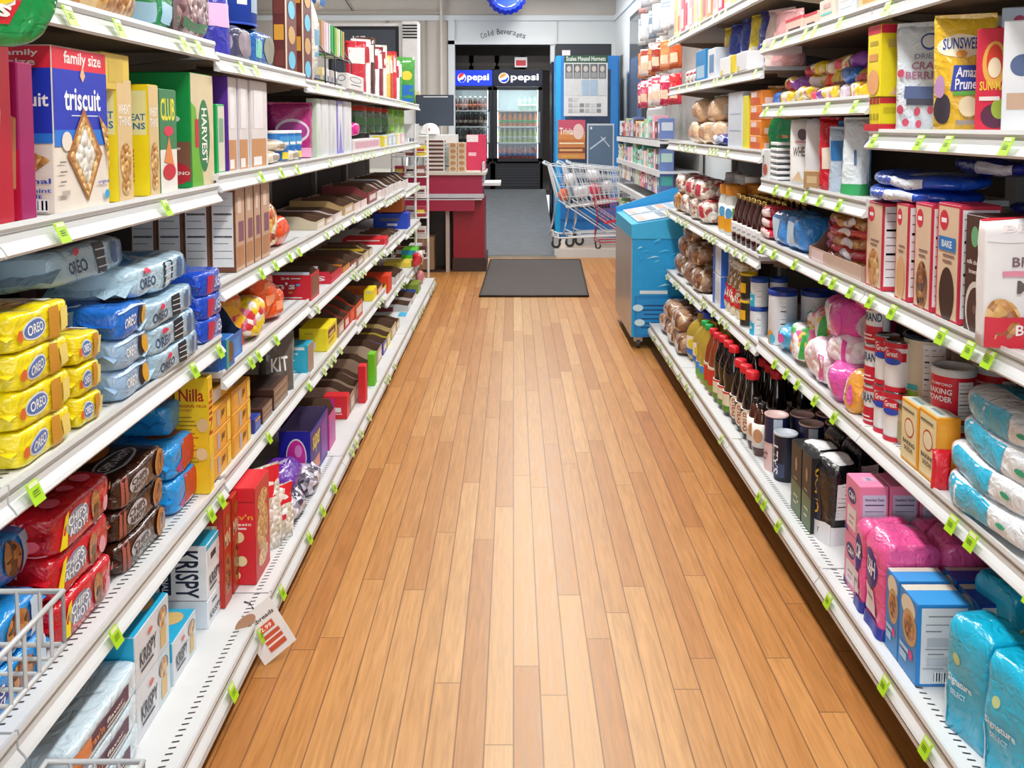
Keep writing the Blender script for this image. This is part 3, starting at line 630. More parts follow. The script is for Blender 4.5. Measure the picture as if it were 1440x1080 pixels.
for k in range(7):
    yy = 6.1+k*.36; c = ('24502c', '1f4a26', '2a5a30', '244a2a', '7ac028', '8cd030', '9ad838')[k]
    put('L', 1.45, yy, (.2, .06, .30), M_soft(.2, .06, .30, c+'~f', {'F': [('r', 0, .82, 1, 1, 'c83a28' if k < 4 else '6ab020'), ('r', .2, .3, .8, .6, 'a8c890' if k > 3 else '3a7a3a')], 'L': [('r', 0, .8, 1, 1, 'c83a28' if k < 4 else '6ab020')]}, 'pouch'), 'snack_pouch', ('dark green pouch with red top' if k < 4 else 'lime green pouch'), 'pouch', wh2, xf=-.97-.0*k, turn=30, dz=.1 if k < 5 else 0)
# --- L1: top shelf ---------------------------------------------------------------
wt = 'left top shelf'
gb = {'F': [('r', .2, .3, .8, .7, 'd8b070')]}
put('L', 1.85, 1.72, (.2, .13, .14), M_soft(.2, .13, .14, 'd0b8a0~f', {'F': [('r', .2, .3, .8, .7, 'b090a8')]}, 'pill', 4, .008), 'snack_bag', 'beige snack bag', 'bag', wt)
put('L', 1.85, 2.05, (.3, .16, .2), M_soft(.3, .16, .2, 'caramel', {}, 'pill', 4, .008), 'cookie_bag', 'big clear bag of golden brown cookies', 'bag', wt)
bx('L', 1.85, 243, 250, .17, .12, '4a3834', {}, 'carton', 'dark brown narrow carton', 'carton', wt)
put('L', 1.85, 2.45, (.1, .12, .18), M_soft(.1, .12, .18, '2c9058~f', {'F': [('r', .1, .05, .9, .4, 'a8d0e8')], 'L': [('r', .1, .05, .9, .4, 'a8d0e8')]}, 'pill', 4, .008), 'snack_bag', 'green bag with pale blue label', 'bag', wt)
put('L', 1.85, 2.62, (.28, .15, .24), M_soft(.28, .15, .24, 'nuts', {'F': [('r', .05, .03, .95, .2, '5a8a68'), ('e', .45, .6, .16, .1, 'f4f0f0')], 'L': [('r', .05, .03, .95, .2, '5a8a68'), ('e', .45, .5, .2, .12, 'f4f0f0')]}, 'pill', 3.4, .008), 'nut_bag', 'clear bag of shelled nuts with green base', 'bag', wt)
put('L', 1.85, 3.0, (.14, .1, .26), M_soft(.14, .1, .26, '3a3aa8~f', {'L': [('r', .1, .4, .9, .7, 'd8b0d8')], 'F': [('r', .1, .4, .9, .7, 'd8b0d8')]}, 'pouch'), 'snack_pouch', 'blue and lilac pouch beside the nut bag', 'pouch', wt, turn=30)
tubA = [('r', .35, .2, .65, .75, '9ab0c8'), ('e', .5, .6, .12, .12, 'e0a050'), ('r', .08, .3, .25, .65, 'e8ecf0')]
put('L', 1.82, 3.12, (.2, .13, .12), M_soft(.2, .13, .12, '4a4a68~f', {'F': [('e', .5, .5, .4, .4, '8a7c88')], 'L': [('e', .5, .5, .4, .4, 'b0a0a8')]}, 'pill', 5), 'snack_tub', 'squat dark tub under the blue jar', 'tub', wt)
put('L', 1.82, 3.34, (.3, .15, .13), M_soft(.3, .15, .13, '2a6ab8~f', {'F': [('r', .05, .2, .3, .7, '7ac8b8'), ('e', .65, .5, .28, .4, '8a8a78')], 'L': [('r', .1, .2, .9, .8, '3a86c8')]}, 'pill', 6), 'snack_tub', 'squat blue tub with nut picture under the blue jar', 'tub', wt)
put('L', 1.82, 3.22, (.26, .26, .26), M_can(.13, .26, '1d46b0', '1a3a98', tubA, rim='2a50c0', nm='jar', lidh=.03), 'snack_jar', 'big round blue snack jar stacked on two tubs', 'jar', wt, dz=.135)
for k in range(2):
    yy = 3.78+k*.3
    put('L', 1.82, yy, (.2, .05, .42), M_box(.2, .05, .42, '6a3028', {'F': [('r', .0, 0, .12, 1, 'e0d0b8')]+[('e', .55, .12+.25*i, .3, .09, 'c8a060' if i % 2 else '6ac0e0') for i in range(4)], 'L': [('r', .1, .05+.25*i, .9, .2+.25*i, 'e8a83a' if i % 2 else '7a3a30') for i in range(4)]}, 'blister_card'), 'candy_strip', ['tall brown candy card with blue dots', 'second tall brown candy card beyond the first'][k], 'card', wt)
put('L', 1.80, 4.35, (.16, .1, .42), M_soft(.16, .1, .42, 'e8e2dc~f', {'F': [('r', .2, .3, .8, .6, '70a8c8')], 'L': [('r', 0, .0, 1, .55, 'e86a20')]}, 'bag'), 'snack_bag', 'tall white and orange hanging snack bag', 'bag', wt, dz=.0)
# wire rack of cards and seed packets
wk = MB()
for zz in (.02, .16): wk.tube([(0, 0, zz), (0, .75, zz), (-.2, .75, zz+.05), (-.2, 0, zz+.05)], .004, '2e3038', 5, True)
for yy in (0, .25, .5, .75): wk.tube([(0, yy, .0), (0, yy, .16), (-.2, yy, .42)], .004, '2e3038', 5)
obj('card_rack', wk.mesh('card_rack'), None, (-.93, 4.6, 1.80), label='dark wire rack holding small packets on the left top shelf', cat='rack')
cols = ['c8a070', 'e8c0cc', 'f0e8e8', 'd4d8dc', '58b880', '4aa84a', 'c8d880', 'f0ecec', '7cbc6a', 'd8b078']
for k, c in enumerate(cols):
    put('L', 1.80, 4.63+k*.066, (.012, .11, .15), M_box(.012, .11, .15, c, {'L': [('r', .1, .5, .9, .9, 'f0ece4')]}, 'packet'), 'seed_packet', ['tan', 'pink', 'white', 'grey', 'sea green', 'green', 'pale green', 'cream', 'leaf green', 'light tan'][k]+' paper packet in the wire rack', 'packet', wt, xf=-.95, dz=.175, group='packets in the wire rack')
for k in range(6): put('L', 1.80, 4.63+k*.11, (.06, .1, .09), M_box(.06, .1, .09, ['e8d8a0', 'd0d8e4', 'c8b8b0', 'e4e4e8', 'b8b0a8', 'd8dce4'][k], {'F': [('r', .1, .3, .9, .6, '7a8090')], 'L': [('r', .1, .3, .9, .6, '9aa0b0')]}, 'box'), 'small_box', ['cream', 'pale blue', 'taupe', 'white', 'grey', 'light grey'][k]+' small box below the wire rack', 'box', wt, xf=-.95)
put('L', 1.80, 4.45, (.2, .12, .15), M_soft(.2, .12, .15, 'dcd8d0~f', {'F': [('r', .2, .1, .8, .5, '3a7ac0')], 'L': [('r', .1, .1, .9, .6, '2a60b0')]}, 'pill', 3, .012), 'snack_bag', 'white and blue bag lying over the wire rack', 'bag', wt, dz=.36)
bx('L', 1.80, 488, 512, 102, .06, 'd8d4d4', {'F': [('r', .05, .05, .95, .95, 'e4e2e0'), ('e', .5, .68, .36, .2, '4a4a50'), ('e', .5, .68, .32, .16, 'dcdadc'), ('r', .2, .3, .8, .36, '6a6a70')], 'L': [('r', .1, .1, .9, .9, 'dedcda'), ('e', .5, .68, .36, .2, '5a5a60'), ('e', .5, .68, .3, .15, 'dcdadc')]}, 'carton', 'grey display carton with oval emblem', 'carton', wt, xf=-.90)
cc = ['c8283a', 'f0ecec', '5a3028', 'f4f0f0', '8a2830', 'f0ecea', 'e8c040', 'c84a28', 'd82c3c', 'f0eeee', '48a048']
for k, c in enumerate(cc):
    put('L', 1.80, 6.0+k*.2, (.15, .05, .34+.03*(k % 3)), M_soft(.15, .05, .34+.03*(k % 3), c+'~f', {'F': [('r', .1, .6, .9, .9, 'e8e4e0' if c[0] != 'f' else 'b83040')], 'L': [('r', 0, .1, 1, .4, 'f2f0ee')]}, 'pouch', N=6), 'snack_pouch', ['red', 'white', 'dark brown', 'white and red', 'maroon', 'plain white', 'yellow', 'rust orange', 'bright red', 'pale', 'leaf green'][k]+' upright snack pouch', 'pouch', wt, turn=55, xf=-.95, dz=.0)
put('L', 1.80, 8.35, (.2, .06, .42), M_soft(.2, .06, .42, '4aa040~f', {'F': [('r', .1, .05, .9, .4, '2a70c8'), ('e', .5, .6, .3, .1, 'e8d040')]}, 'bag', N=7), 'snack_pouch', 'green yellow and blue bag hanging at the far shelf end', 'bag', wt, turn=60, xf=-.88)
# corner hanging chip bag
cb = {'F': [('r', .0, .0, 1, 1, '1f9048~f'), ('e', .42, .52, .36, .34, 'e8e4e0'), ('e', .42, .52, .33, .31, 'f2c818'), ('p', [(.12, .36), (.75, .36), (.72, .12), (.42, .03), (.15, .12)], 'd02430'), ('t', 'ays', .3, .14, .7, .3, 'f6f2f0')]}
o = obj('chip_bag', M_soft(.24, .08, .24, '1f9048~f', cb, 'pill', 2.6, .006, N=14)[0], None, (-.895, 1.53, 1.735), (0, R_(12), R_(45)), cat='bag', label='round yellow, red and green chip bag hanging by the top left corner', rec=False)
# --- L3 near: golden and blue cookie packs -----------------------------------------
w3 = 'left third shelf'
gold = {'F': [('e', .34, .5, .2, .3, 'e8ecf4'), ('e', .34, .5, .18, .25, '5a78b8'), ('t', 'OREO', .2, .36, .48, .64, 'f6f8fc'), ('r', .58, .1, .74, .9, 'c98c2c'), ('r', .76, .2, .9, .8, 'e8d070'), ('e', .08, .45, .04, .16, 'd86a30')],
        'L': [('r', .05, .35, .95, .4, 'e8d028')], 'T': [('e', .6, .5, .3, .3, 'crackerpic'), ('e', .2, .7, .12, .15, '3a8ac8'), ('r', .7, .1, .85, .3, 'd8d8d0')]}
for (n, f, cnt, hh, dz) in ((48, 126, 4, .074, 0), (130, 166, 3, .068, .0)):
    y0, y1, xf = span('L', .95, n, f, -.893); w = (y1-y0)
    prs = [M_soft(w-.02, .19, hh, 'f2dc18~f', gold, 'pill', 11, .006, 16, 12, fins=.018) for _ in range(2)]
    for k in range(cnt): put('L', .95, y0, (w, .19, hh), prs[k % 2], 'cookie_pack', 'glossy yellow cookie pack, blue oval logo', 'cookie pack', w3, dz=k*hh, lean=0)
lb = {'F': [('t', 'OREO', .08, .25, .35, .6, '3a4a68'), ('r', .45, .12, .62, .9, '20242e'), ('r', .45, .28, .62, .31, 'e8eaf0'), ('r', .45, .5, .62, .53, 'e8eaf0'), ('r', .45, .7, .62, .73, 'e8eaf0'), ('r', .72, .2, .78, .85, '4a6a98'), ('r', .82, .2, .86, .85, '4a6a98'), ('e', .2, .8, .05, .08, 'd03a58')],
      'L': [('r', .1, .2, .8, .8, 'b4cfe2')], 'T': [('p', [(.15, .2), (.8, .35), (.75, .6), (.2, .5)], '4a82b8'), ('e', .45, .7, .25, .14, '3a3238'), ('r', .2, .8, .8, .84, 'dfe8f0')]}
y0, y1, xf = span('L', .95, 218, 285, -.90); w = y1-y0
prs = [M_soft(w-.02, .22, .073, 'a9c9de~f', lb, 'pill', 8, .008, 14, 12, fins=.03) for _ in range(2)]
for k in range(3): put('L', .95, y0-.02*k, (w, .22, .073), prs[k % 2], 'cookie_pack', 'pale ice-blue cookie pack, dark cookie stripes', 'cookie pack', w3, xf=xf, dz=k*.068)
y0, y1, xf = span('L', .95, 170, 212, -.915); w = y1-y0
bl = {'F': [('t', 'OREO', .15, .35, .5, .65, 'f4f6fa'), ('e', .68, .5, .09, .36, '2a1c1c'), ('e', .82, .5, .12, .34, 'd8a030'), ('r', 0, .85, 1, .9, 'c8dcf4')], 'L': [('r', .0, .1, .5, .9, '8ab4d8')], 'T': [('p', [(.1, .5), (.9, .6), (.9, .7), (.1, .62)], 'e8f0fa'), ('e', .7, .3, .2, .14, '3a3030')]}
prs = [M_soft(w-.01, .22, .078, c, bl, 'pill', 8, .007, 15, 12, fins=.02) for c in ('9ab8d8~f', '1f6ed0~f')]
for k in range(3): put('L', .95, y0, (w, .22, .078), prs[0 if k < 2 else 1], 'cookie_pack', 'blue cookie pack showing one dark and one golden cookie' if k == 2 else 'grey-blue cookie pack', 'cookie pack', w3, xf=xf, dz=k*.073)
y0, y1, xf = span('L', .95, 289, 314, -.91); w = y1-y0
dk = {'F': [('r', .15, .15, .5, .8, 'c82850'), ('t', 'OREO', .55, .3, .9, .7, 'dfe8fa')], 'L': [('r', .2, .2, .8, .8, '2a5ac8')]}
pr = M_soft(w, .22, .075, '1a4ec8~f', dk, 'pill', 8, .008, 15, 10, fins=.02)
for k in range(3): put('L', .95, y0-.0, (w, .22, .075), pr, 'cookie_pack', 'deep blue cookie pack with crimson label', 'cookie pack', w3, xf=xf, dz=k*.07)
# light blue packs on top, tipped back
pr = M_soft(.34, .2, .09, 'a8c6da~f', lb, 'pill', 6, .012, 12, 12, fins=.035)
put('L', .95, 1.98, (.34, .2, .09), pr, 'cookie_pack', 'crumpled pale blue cookie pack leaning back behind the yellow stack', 'cookie pack', w3, dz=.285, xf=-.97, tilt=-6)
pr = M_soft(.40, .22, .085, 'b2cfe0~f', lb, 'pill', 6, .010, 12, 12, fins=.03)
put('L', .95, 2.22, (.40, .22, .085), pr, 'cookie_pack', 'pale blue cookie pack lying across the blue packs', 'cookie pack', w3, dz=.218, xf=-.92)
pr = M_soft(.34, .2, .10, '7f97a8~f', lb, 'pill', 6, .012, 12, 12, fins=.035)
put('L', .95, 1.5, (.34, .2, .10), pr, 'cookie_pack', 'grey-blue cookie pack lying deep behind the yellow stack', 'cookie pack', w3, dz=.26, xf=-1.10)
# back row of tall cartons with nutrition panels, standing deep on the shelf
npan = {'F': [('r', 0, 0, 1, 1, '8a5a40'), ('n', .04, .1, .96, .97)], 'L': [('n', .06, .1, .94, .97), ('b', .1, .03, .5, .09)]}
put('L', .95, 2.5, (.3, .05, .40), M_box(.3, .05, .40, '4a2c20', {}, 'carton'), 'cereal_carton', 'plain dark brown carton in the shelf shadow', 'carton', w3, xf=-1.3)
# --- L3 far -----------------------------------------------------------------------
w4 = 'left stepped third shelf'
bark = [('r', 0, 0, 1, 1, 'c9a58a'), ('r', .3, .35, .9, .6, '8a5a6a'), ('r', .1, .05, .9, .3, 'b9855c'), ('r', .2, .7, .6, .9, 'e0cdbc')]
for i, (n, f) in enumerate(((332, 345), (346, 357), (358, 367), (368, 380))):
    bx('L', 1.11, n, f, .325, .085, '7a4a34', {'F': bark, 'L': [('n', .08, .06, .92, .97)]}, 'cereal_bar_box', 'tall tan box' if i else 'tall tan box, white nutrition panel', 'box', w4 if i else 'left third shelf', deep=1 if i else 4)
net = MB(); g = g_soft(.2, .16, .2, 2.6, .012, 14, 5); soft_base(net, g, 'mixbag', 10)
put('L', 1.11, 3.47, (.2, .16, .2), M_soft(.2, .16, .2, 'chipsmix', {}, 'pill', 2.6, .012, 20), 'candy_bag', 'dark netted bag of small yellow-tipped candies', 'bag', w4)
put('L', 1.11, 3.66, (.2, .14, .13), M_soft(.2, .14, .13, 'e8501c~f', {}, 'pill', 2.3, .01, 20), 'candy_bag', 'crinkled orange candy bag by the netted bag', 'bag', w4)
BR = '6f5340~d'
def trays(z, where, lst, d=.3, xf=None, fh=.62, cut=.3):
    for it in lst:
        n, f, top, c, side, nm = it[:6]; A = it[6] if len(it) > 6 else {'F': [('r', .12, .25, .88, .75, 'e8dcd4')]}
        A = dict(A); 
        def mk(w, dd, h, c=c, side=side, A=A):
            A2 = dict(A); A2['S'] = [('r', 0, .0, .6, .6, side)]+list(A.get('S', [])) if side else A.get('S', [])
            return M_tray(w, dd, h, c, BR, fh, A2, cut=cut)
        bx('L', z, n, f, top, d, c, A, 'display_carton', nm, 'display carton', where, xf=xf, maker=mk)
trays(1.11, w4, [(445, 457, 305, 'd2c4a8', 'c5d0c0', 'large pale green open display carton'), (458, 469, 303, 'c4a890', '6a6468', 'tan and grey open display carton'), (471, 481, 296, 'e0d0d0', '7a3038', 'maroon open display carton'),
 (484, 497, 283, 'c2a470', 'a8895c', 'kraft brown open display carton'), (498, 507, 280, 'e8ccc8', '', 'pale pink open display carton'), (508, 516, 276, 'ecd4d4', '', 'rose white open display carton'), (518, 530, 262, '8a3a3e', '8a3a3e', 'tall maroon open display carton'),
 (531, 536, 262, 'ece8e8', '', 'white open display carton'), (537, 541, 258, 'e8d0d4', 'a03040', 'white and red open display carton'), (542, 546, 256, 'e4dce0', '', 'pale lilac open display carton'), (547, 553, 252, 'e8e6e6', '', 'wide white open display carton'), (554, 559, 250, 'dcdcdc', '', 'light grey open display carton'),
 (560, 564, 248, 'ececec', 'b83040', 'slim white open display carton'), (565, 569, 246, 'e8e8ea', '', 'small white open display carton'), (570, 574, 244, 'e6e6ea', '', 'farthest white open display carton')], d=.3)
# --- L4 far 1 (chocolate) -------------------------------------------------------------
w5 = 'left candy shelf below the third'
y0, y1, _ = span('L', .84, 300, 338)
put('L', .84, 2.85, (.26, .2, .16), M_tray(.26, .2, .16, '3f6fb8', '2a3a5c', .5, {'F': [('r', .1, .1, .9, .8, '4a8ad0')], 'S': [('r', .1, .1, .9, .45, '8aa8d8')]}), 'display_carton', 'blue open carton with picture front', 'display carton', w5)
bx('L', .84, 318, 330, .10, .06, '2a70c0', {'F': [('e', .5, .5, .35, .35, '7a4a30'), ('r', .0, .0, .3, 1, '3aa888')], 'L': [('e', .4, .5, .35, .4, '7a4a30')]}, 'cookie_box', 'small blue box with chocolate picture', 'box', w5, xf=-.905)
put('L', .84, 3.05, (.2, .1, .26), M_soft(.2, .1, .26, '6a4430~f', {}, 'pouch'), 'candy_pouch', 'dark brown pouch standing deep behind the chip bags', 'pouch', w5, xf=-1.1)
cur = {'F': [('r', 0, .0, 1, .25, 'd82a20'), ('e', .5, .45, .4, .25, 'f0b020'), ('t', 'Sour', .2, .42, .8, .55, 'e02a80'), ('r', .1, .75, .9, .8, 'd85a18'), ('r', .1, .85, .9, .9, 'd85a18')], 'L': [('r', .1, .2, .9, .6, 'e84828')]}
put('L', .84, 3.0, (.28, .12, .30), M_soft(.28, .12, .30, 'eda01c~f', cur, 'pouch', amp=.012), 'candy_pouch', 'orange and yellow curled candy pouch', 'pouch', w5, turn=25)
put('L', .84, 3.22, (.2, .12, .15), M_soft(.2, .12, .15, 'candymix', {}, 'pill', 2.6, .014), 'candy_bag', 'bag of mixed wrapped candies at the orange pouch', 'bag', w5, xf=-.91)
for k, (yy, zz, s) in enumerate(((3.42, .05, .2), (3.55, .0, .2), (3.4, .12, .17))):
    put('L', .84, yy, (s, .14, .13), M_soft(s, .14, .13, 'ee5a1c~f', {'F': [('r', .2, .3, .6, .6, 'f8a070')]}, 'pill', 2.8, .014), 'candy_bag', ['crumpled orange candy bag on the heap', 'crumpled orange candy bag lowest in the heap', 'small orange candy bag topping the heap'][k], 'bag', w5, dz=zz)
mm = {'S': [('r', .0, .9, 1, 1, 'c8d0e0'), ('r', 0, 0, 1, .86, 'd01c30'), ('t', '24', .62, .74, .74, .82, 'f4f0f0'), ('r', .76, .76, .88, .8, 'f0e8e8'), ('t', "m&m's", .15, .40, .82, .66, '3a1410'), ('t', "m&m's", .16, .41, .81, .65, 'f6f2f0'), ('r', .6, .1, .9, .14, 'f0e8e8'), ('e', .75, .3, .03, .04, 'e89040'), ('e', .85, .56, .03, .04, '58a0d8')], 'F': [('r', .1, .1, .9, .9, '8a5a44')]}
bx('L', .84, 437, 449, 383, .36, 'd01c30', mm, 'display_carton', 'red candy carton with white bubble lettering', 'display carton', w5, maker=lambda w, d, h: M_tray(w, d, h, 'd01c30', BR, .9, mm, cut=.05))
sk = {'S': [('r', .6, 0, 1, .8, 'd8243c'), ('t', 'S', .74, .2, .92, .5, 'f4f4fa')], 'F': [('r', .05, .1, .95, .95, 'c81c38')]}
bx('L', .84, 465, 480, 378, .3, 'd0203a', sk, 'display_carton', 'crimson candy carton with white letter', 'display carton', w5, maker=lambda w, d, h: M_tray(w, d, h, 'd0203a', BR, .6, sk))
trays(.84, w5, [(482, 492, 372, 'c87828', '5a4034', 'brown and gold candy carton', {'S': [('r', .3, .8, 1, 1, 'd89020'), ('t', '24', .5, .82, .7, .97, '4a2010')]}), (493, 502, 361, '8a4a38', '7a5a4a', 'reddish brown candy carton'), (503, 511, 358, 'a89080', '6a4c40', 'mocha candy carton'), (512, 518, 350, 'd8c8a8', 'e0c020', 'cream and yellow candy carton', {'S': [('r', .2, .8, 1, 1, 'e0c020')]}), (519, 524, 345, 'c8b8a0', '5a443a', 'tan candy carton')], d=.3)
bx('L', .84, 540, 546, 336, .3, 'd4202c', {'L': [('r', .1, .75, .9, .85, 'f0e8e8'), ('r', .2, .12, .9, .22, 'f0e8e8')]}, 'candy_box', 'closed bright red candy box', 'box', w5)
trays(.84, w5, [(547, 552, 330, 'd8d8dc', '3a3a48', 'dark and silver candy carton'), (553, 557, 327, 'dcdce0', '', 'silvery white candy carton'), (558, 562, 324, 'd0d4dc', '', 'small silvery candy carton')], d=.25)
bx('L', .80, 573, 577, 300, .3, '1c46c0', {'L': [('r', .2, .5, .75, .7, '6a6a78'), ('r', .4, .2, .7, .35, 'e0e4f0')]}, 'candy_box', 'closed royal blue candy box', 'box', w5)
bx('L', .80, 565, 570, .16, .2, 'c86a20', {}, 'candy_box', 'orange-brown box on the far end', 'box', w5, dz=.15, xf=-.97)
# --- L4: shelf above the bottom, near half ------------------------------------------
w6 = 'left shelf above bottom'
def packs(z, n, f, cnt, hh, d, key, A, base, where, name='cookie_pack', xf=None, dzs=0, fins=.018, n_=8, amp=.005, keys=None, wobble=.0):
    y0, y1, xf = span('L', z, n, f, xf if xf else -.955); w = y1-y0
    prs = [M_soft(w-fins, d, hh, key, A, 'pill', n_, amp, 15, 11, fins=fins, keys=keys) for _ in range(2)]
    for k in range(cnt): put('L', z, y0+wobble*(k % 2), (w, d, hh), prs[k % 2], name, base, 'cookie pack', where, xf=xf-.008*(k % 2), dz=dzs+k*hh)
ahoy = {'F': [('e', .3, .5, .2, .3, '16409a'), ('t', 'CHIPS', .14, .5, .46, .72, 'f2f4fa'), ('t', 'AHOY!', .14, .28, .46, .48, 'f2f4fa'), ('e', .66, .55, .12, .36, 'cookiepic'), ('r', .8, .1, .96, .9, 'b8d4ec'), ('e', .08, .3, .05, .2, 'f070a8')], 'T': [('e', .5, .4, .26, .3, 'cookiepic'), ('t', 'CHIPS AHOY!', .1, .6, .9, .85, 'f2f4fa')], 'L': [('r', .1, .3, .9, .6, '4aa4e4')]}
packs(.49, -70, 76, 2, .088, .22, '2090dc~f', ahoy, 'bright blue cookie pack with white lettering', w6, amp=.007)
packs(.49, -50, 52, 1, .10, .22, '2a86d8~f', ahoy, 'blue cookie pack topping two others', w6, dzs=.178, amp=.009, xf=-1.02)
red = {'F': [('e', .3, .55, .2, .28, '8a90a8'), ('t', 'CHIPS', .14, .55, .46, .75, 'f2f4fa'), ('t', 'AHOY!', .14, .33, .46, .53, 'f2f4fa'), ('e', .62, .5, .09, .38, 'cookiepic'), ('p', [(.02, .1), (.1, .15), (.16, .9), (.1, .85)], 'f0d820'), ('e', .8, .4, .05, .2, 'e0a0b0'), ('e', .9, .7, .03, .1, 'cookiepic')],
       'T': [('e', .5, .8, .4, .12, 'cookiepic'), ('t', 'CHIPS AHOY!', .12, .42, .85, .66, 'e8ecf4'), ('e', .2, .2, .08, .1, 'f06a80'), ('e', .5, .22, .06, .08, 'f06a80'), ('e', .75, .2, .08, .1, 'f06a80')], 'L': [('t', 'CHEWY', .2, .6, .7, .8, 'f4c0c8'), ('e', .3, .3, .12, .15, 'f06a80'), ('e', .7, .35, .14, .14, 'f06a80'), ('r', .1, .1, .9, .14, 'f09aa8')]}
packs(.49, 84, 166, 3, .098, .24, 'cc1828~f', red, 'shiny red chewy-cookie pack', w6, amp=.006, keys={})
brn = {'F': [('r', .02, .05, .14, .95, 'a85a50'), ('e', .36, .55, .2, .3, 'b8b4b8'), ('t', 'CHIPS', .2, .55, .52, .75, '3a2418'), ('t', 'AHOY!', .2, .33, .52, .53, '3a2418'), ('e', .82, .5, .14, .42, 'b9793a'), ('e', .84, .5, .1, .34, 'cookiepic')], 'T': [('e', .6, .72, .3, .24, 'a8662c'), ('e', .45, .3, .34, .16, 'b8c0d0'), ('e', .45, .3, .31, .13, '2a1c18'), ('t', 'CHIPS AHOY!', .18, .24, .72, .36, 'd8dce8')], 'L': [('r', .35, .3, .6, .7, 'b08860')]}
packs(.49, 172, 238, 3, .082, .24, '3c1c10~f', brn, 'dark brown chunky-cookie pack', w6, amp=.004)
blr = {'F': [('r', .3, .1, .98, .95, 'c8402c'), ('p', [(.3, .1), (.5, .1), (.98, .8), (.98, .95), (.75, .95)], 'd8b8b8'), ('p', [(.1, .3), (.3, .5), (.25, .1)], 'c82878')], 'L': [('r', .1, .4, .9, .7, '3ab0f0')], 'T': [('e', .6, .4, .3, .25, 'b0602c'), ('r', .0, .8, 1, .95, '3aa8ec')]}
packs(.49, 245, 292, 2, .10, .2, '1f98e4~f', blr, 'blue cookie pack with red front', w6, amp=.006)
packs(.49, 238, 262, 1, .09, .2, '2a9ce8~f', {'T': [('t', 'CHIPS', .2, .4, .8, .6, 'f0f4fa')]}, 'blue pack lying highest between brown packs and yellow box', w6, dzs=.205, xf=-1.0)
bx('L', .49, 244, 251, .34, .14, '8a5420', {'L': [('t', 'NILLA', .3, .85, .9, .9, '3a1c10'), ('r', .05, .3, .95, .78, 'a86a28')]}, 'wafer_box', 'amber wafer box standing deep in shadow', 'box', w6, xf=-1.02)
nil = {'L': [('r', 0, 0, 1, 1, 'f2cc1c'), ('t', 'Nilla', .12, .80, .88, .91, 'b02a18'), ('t', 'ORIGINAL NILLA', .08, .75, .96, .775, 'b02a18'), ('t', 'WAFERS', .1, .715, .5, .735, 'c87a1c')]+[('r', .1, .66-.035*i, .5+.3*((i*7) % 3)/3, .67-.035*i, 'a87818') for i in range(12)]+[('e', .85, .6, .18, .06, 'e8c488'), ('e', .8, .35, .18, .055, 'ecd09a')],
       'F': [('r', 0, 0, 1, 1, 'f0c81c'), ('t', 'Nilla', .1, .5, .9, .9, 'b02a18', 90), ('e', .5, .25, .3, .08, 'e8c488')], 'T': [('r', .1, .1, .9, .9, 'd8b428')]}
bx('L', .49, 295, 301, 531, .10, 'f2cc1c', nil, 'wafer_box', 'tall bright yellow wafer box with red lettering', 'box', w6, xf=-.915)
gld = {'F': [('r', .02, .1, .3, .9, 'e8a838'), ('r', .34, .15, .46, .85, 'b8b0c0'), ('t', 'JIF', .52, .35, .72, .7, '6a4418'), ('r', .8, .1, .98, .9, 'f2cc50')], 'L': [('r', .1, .15, .9, .85, 'e8b040')], 'T': [('r', .2, .2, .7, .8, 'e8e4e4')]}
for (n, f) in ((300, 330), (332, 357)):
    y0, y1, xf = span('L', .49, n, f, -.915); pr = M_box((y1-y0)*.97, .09, .074, 'eaa62c', gld, 'pack')
    for k in range(3): put('L', .49, y0, (y1-y0, .09, .074), pr, 'snack_pack', 'small golden orange snack pack', 'pack', w6, dz=k*.075)
bx('L', .49, 300, 330, .05, .09, 'f0c040', {'L': [('r', .3, .1, .8, .9, 'e8e6ea')], 'F': [('r', .05, .1, .4, .9, 'e8e6ea')]}, 'snack_pack', 'golden snack pack with white price sticker on top', 'pack', w6, dz=.227, xf=-.94)
bx('L', .49, 358, 367, 590, .1, '2c3e9a', {'F': [('r', .1, .2, .9, .7, '5a70c0'), ('r', .1, .75, .9, .9, 'e8b040')]}, 'snack_pack', 'dark blue snack box beside the golden packs', 'pack', w6)
for (n, f) in ((369, 383), (385, 405)):
    bx('L', .49, n, f, 548 if n > 380 else 575, .22, '4a2e24', {'F': [('r', 0, 0, 1, 1, '8f7462'), ('r', .1, .3, .9, .5, 'b8a090')], 'T': [('r', .1, .1, .9, .5, '2a1c18')]}, 'candy_carton', 'chocolate brown carton with taupe front', 'carton', w6, stack=3)
kk = {'F': [('t', 'KIT', .25, .35, .75, .6, 'f8f8fa')], 'L': [('r', 0, 0, 1, .3, '5a6070'), ('t', 'KIT', .3, .25, .98, .5, 'fafafc')]}
put('L', .49, 3.72, (.16, .09, .24), M_soft(.16, .09, .24, '6a625e~f', kk, 'pouch', amp=.006), 'candy_pouch', 'grey candy pouch with white lettering', 'pouch', w6, turn=55, xf=-.90)
bx('L', .49, 433, 441, 486, .14, '28a8c8', {'L': [('r', 0, 0, 1, 1, '30b4d4'), ('r', .0, .85, .9, .95, 'e8f4f8'), ('t', '24', .3, .68, .7, .76, 'c0e8f0'), ('e', .5, .5, .08, .03, 'e0f4f8'), ('r', .1, .1, .6, .14, 'c0e8f0')], 'F': [('r', 0, 0, 1, 1, 'a88a78')]}, 'candy_box', 'turquoise candy box', 'box', w6)
bx('L', .49, 460, 474, 462, .14, 'f0dc18', {'L': [('r', .1, .1, .6, .4, 'dcdcd0'), ('r', .2, .75, .5, .8, 'c8b010')], 'F': [('r', .1, .5, .85, .85, '6a3020'), ('r', .15, .25, .7, .4, 'c8a818'), ('e', .45, .62, .3, .08, 'd8c088')]}, 'candy_box', 'lemon yellow candy box with brown picture', 'box', w6)
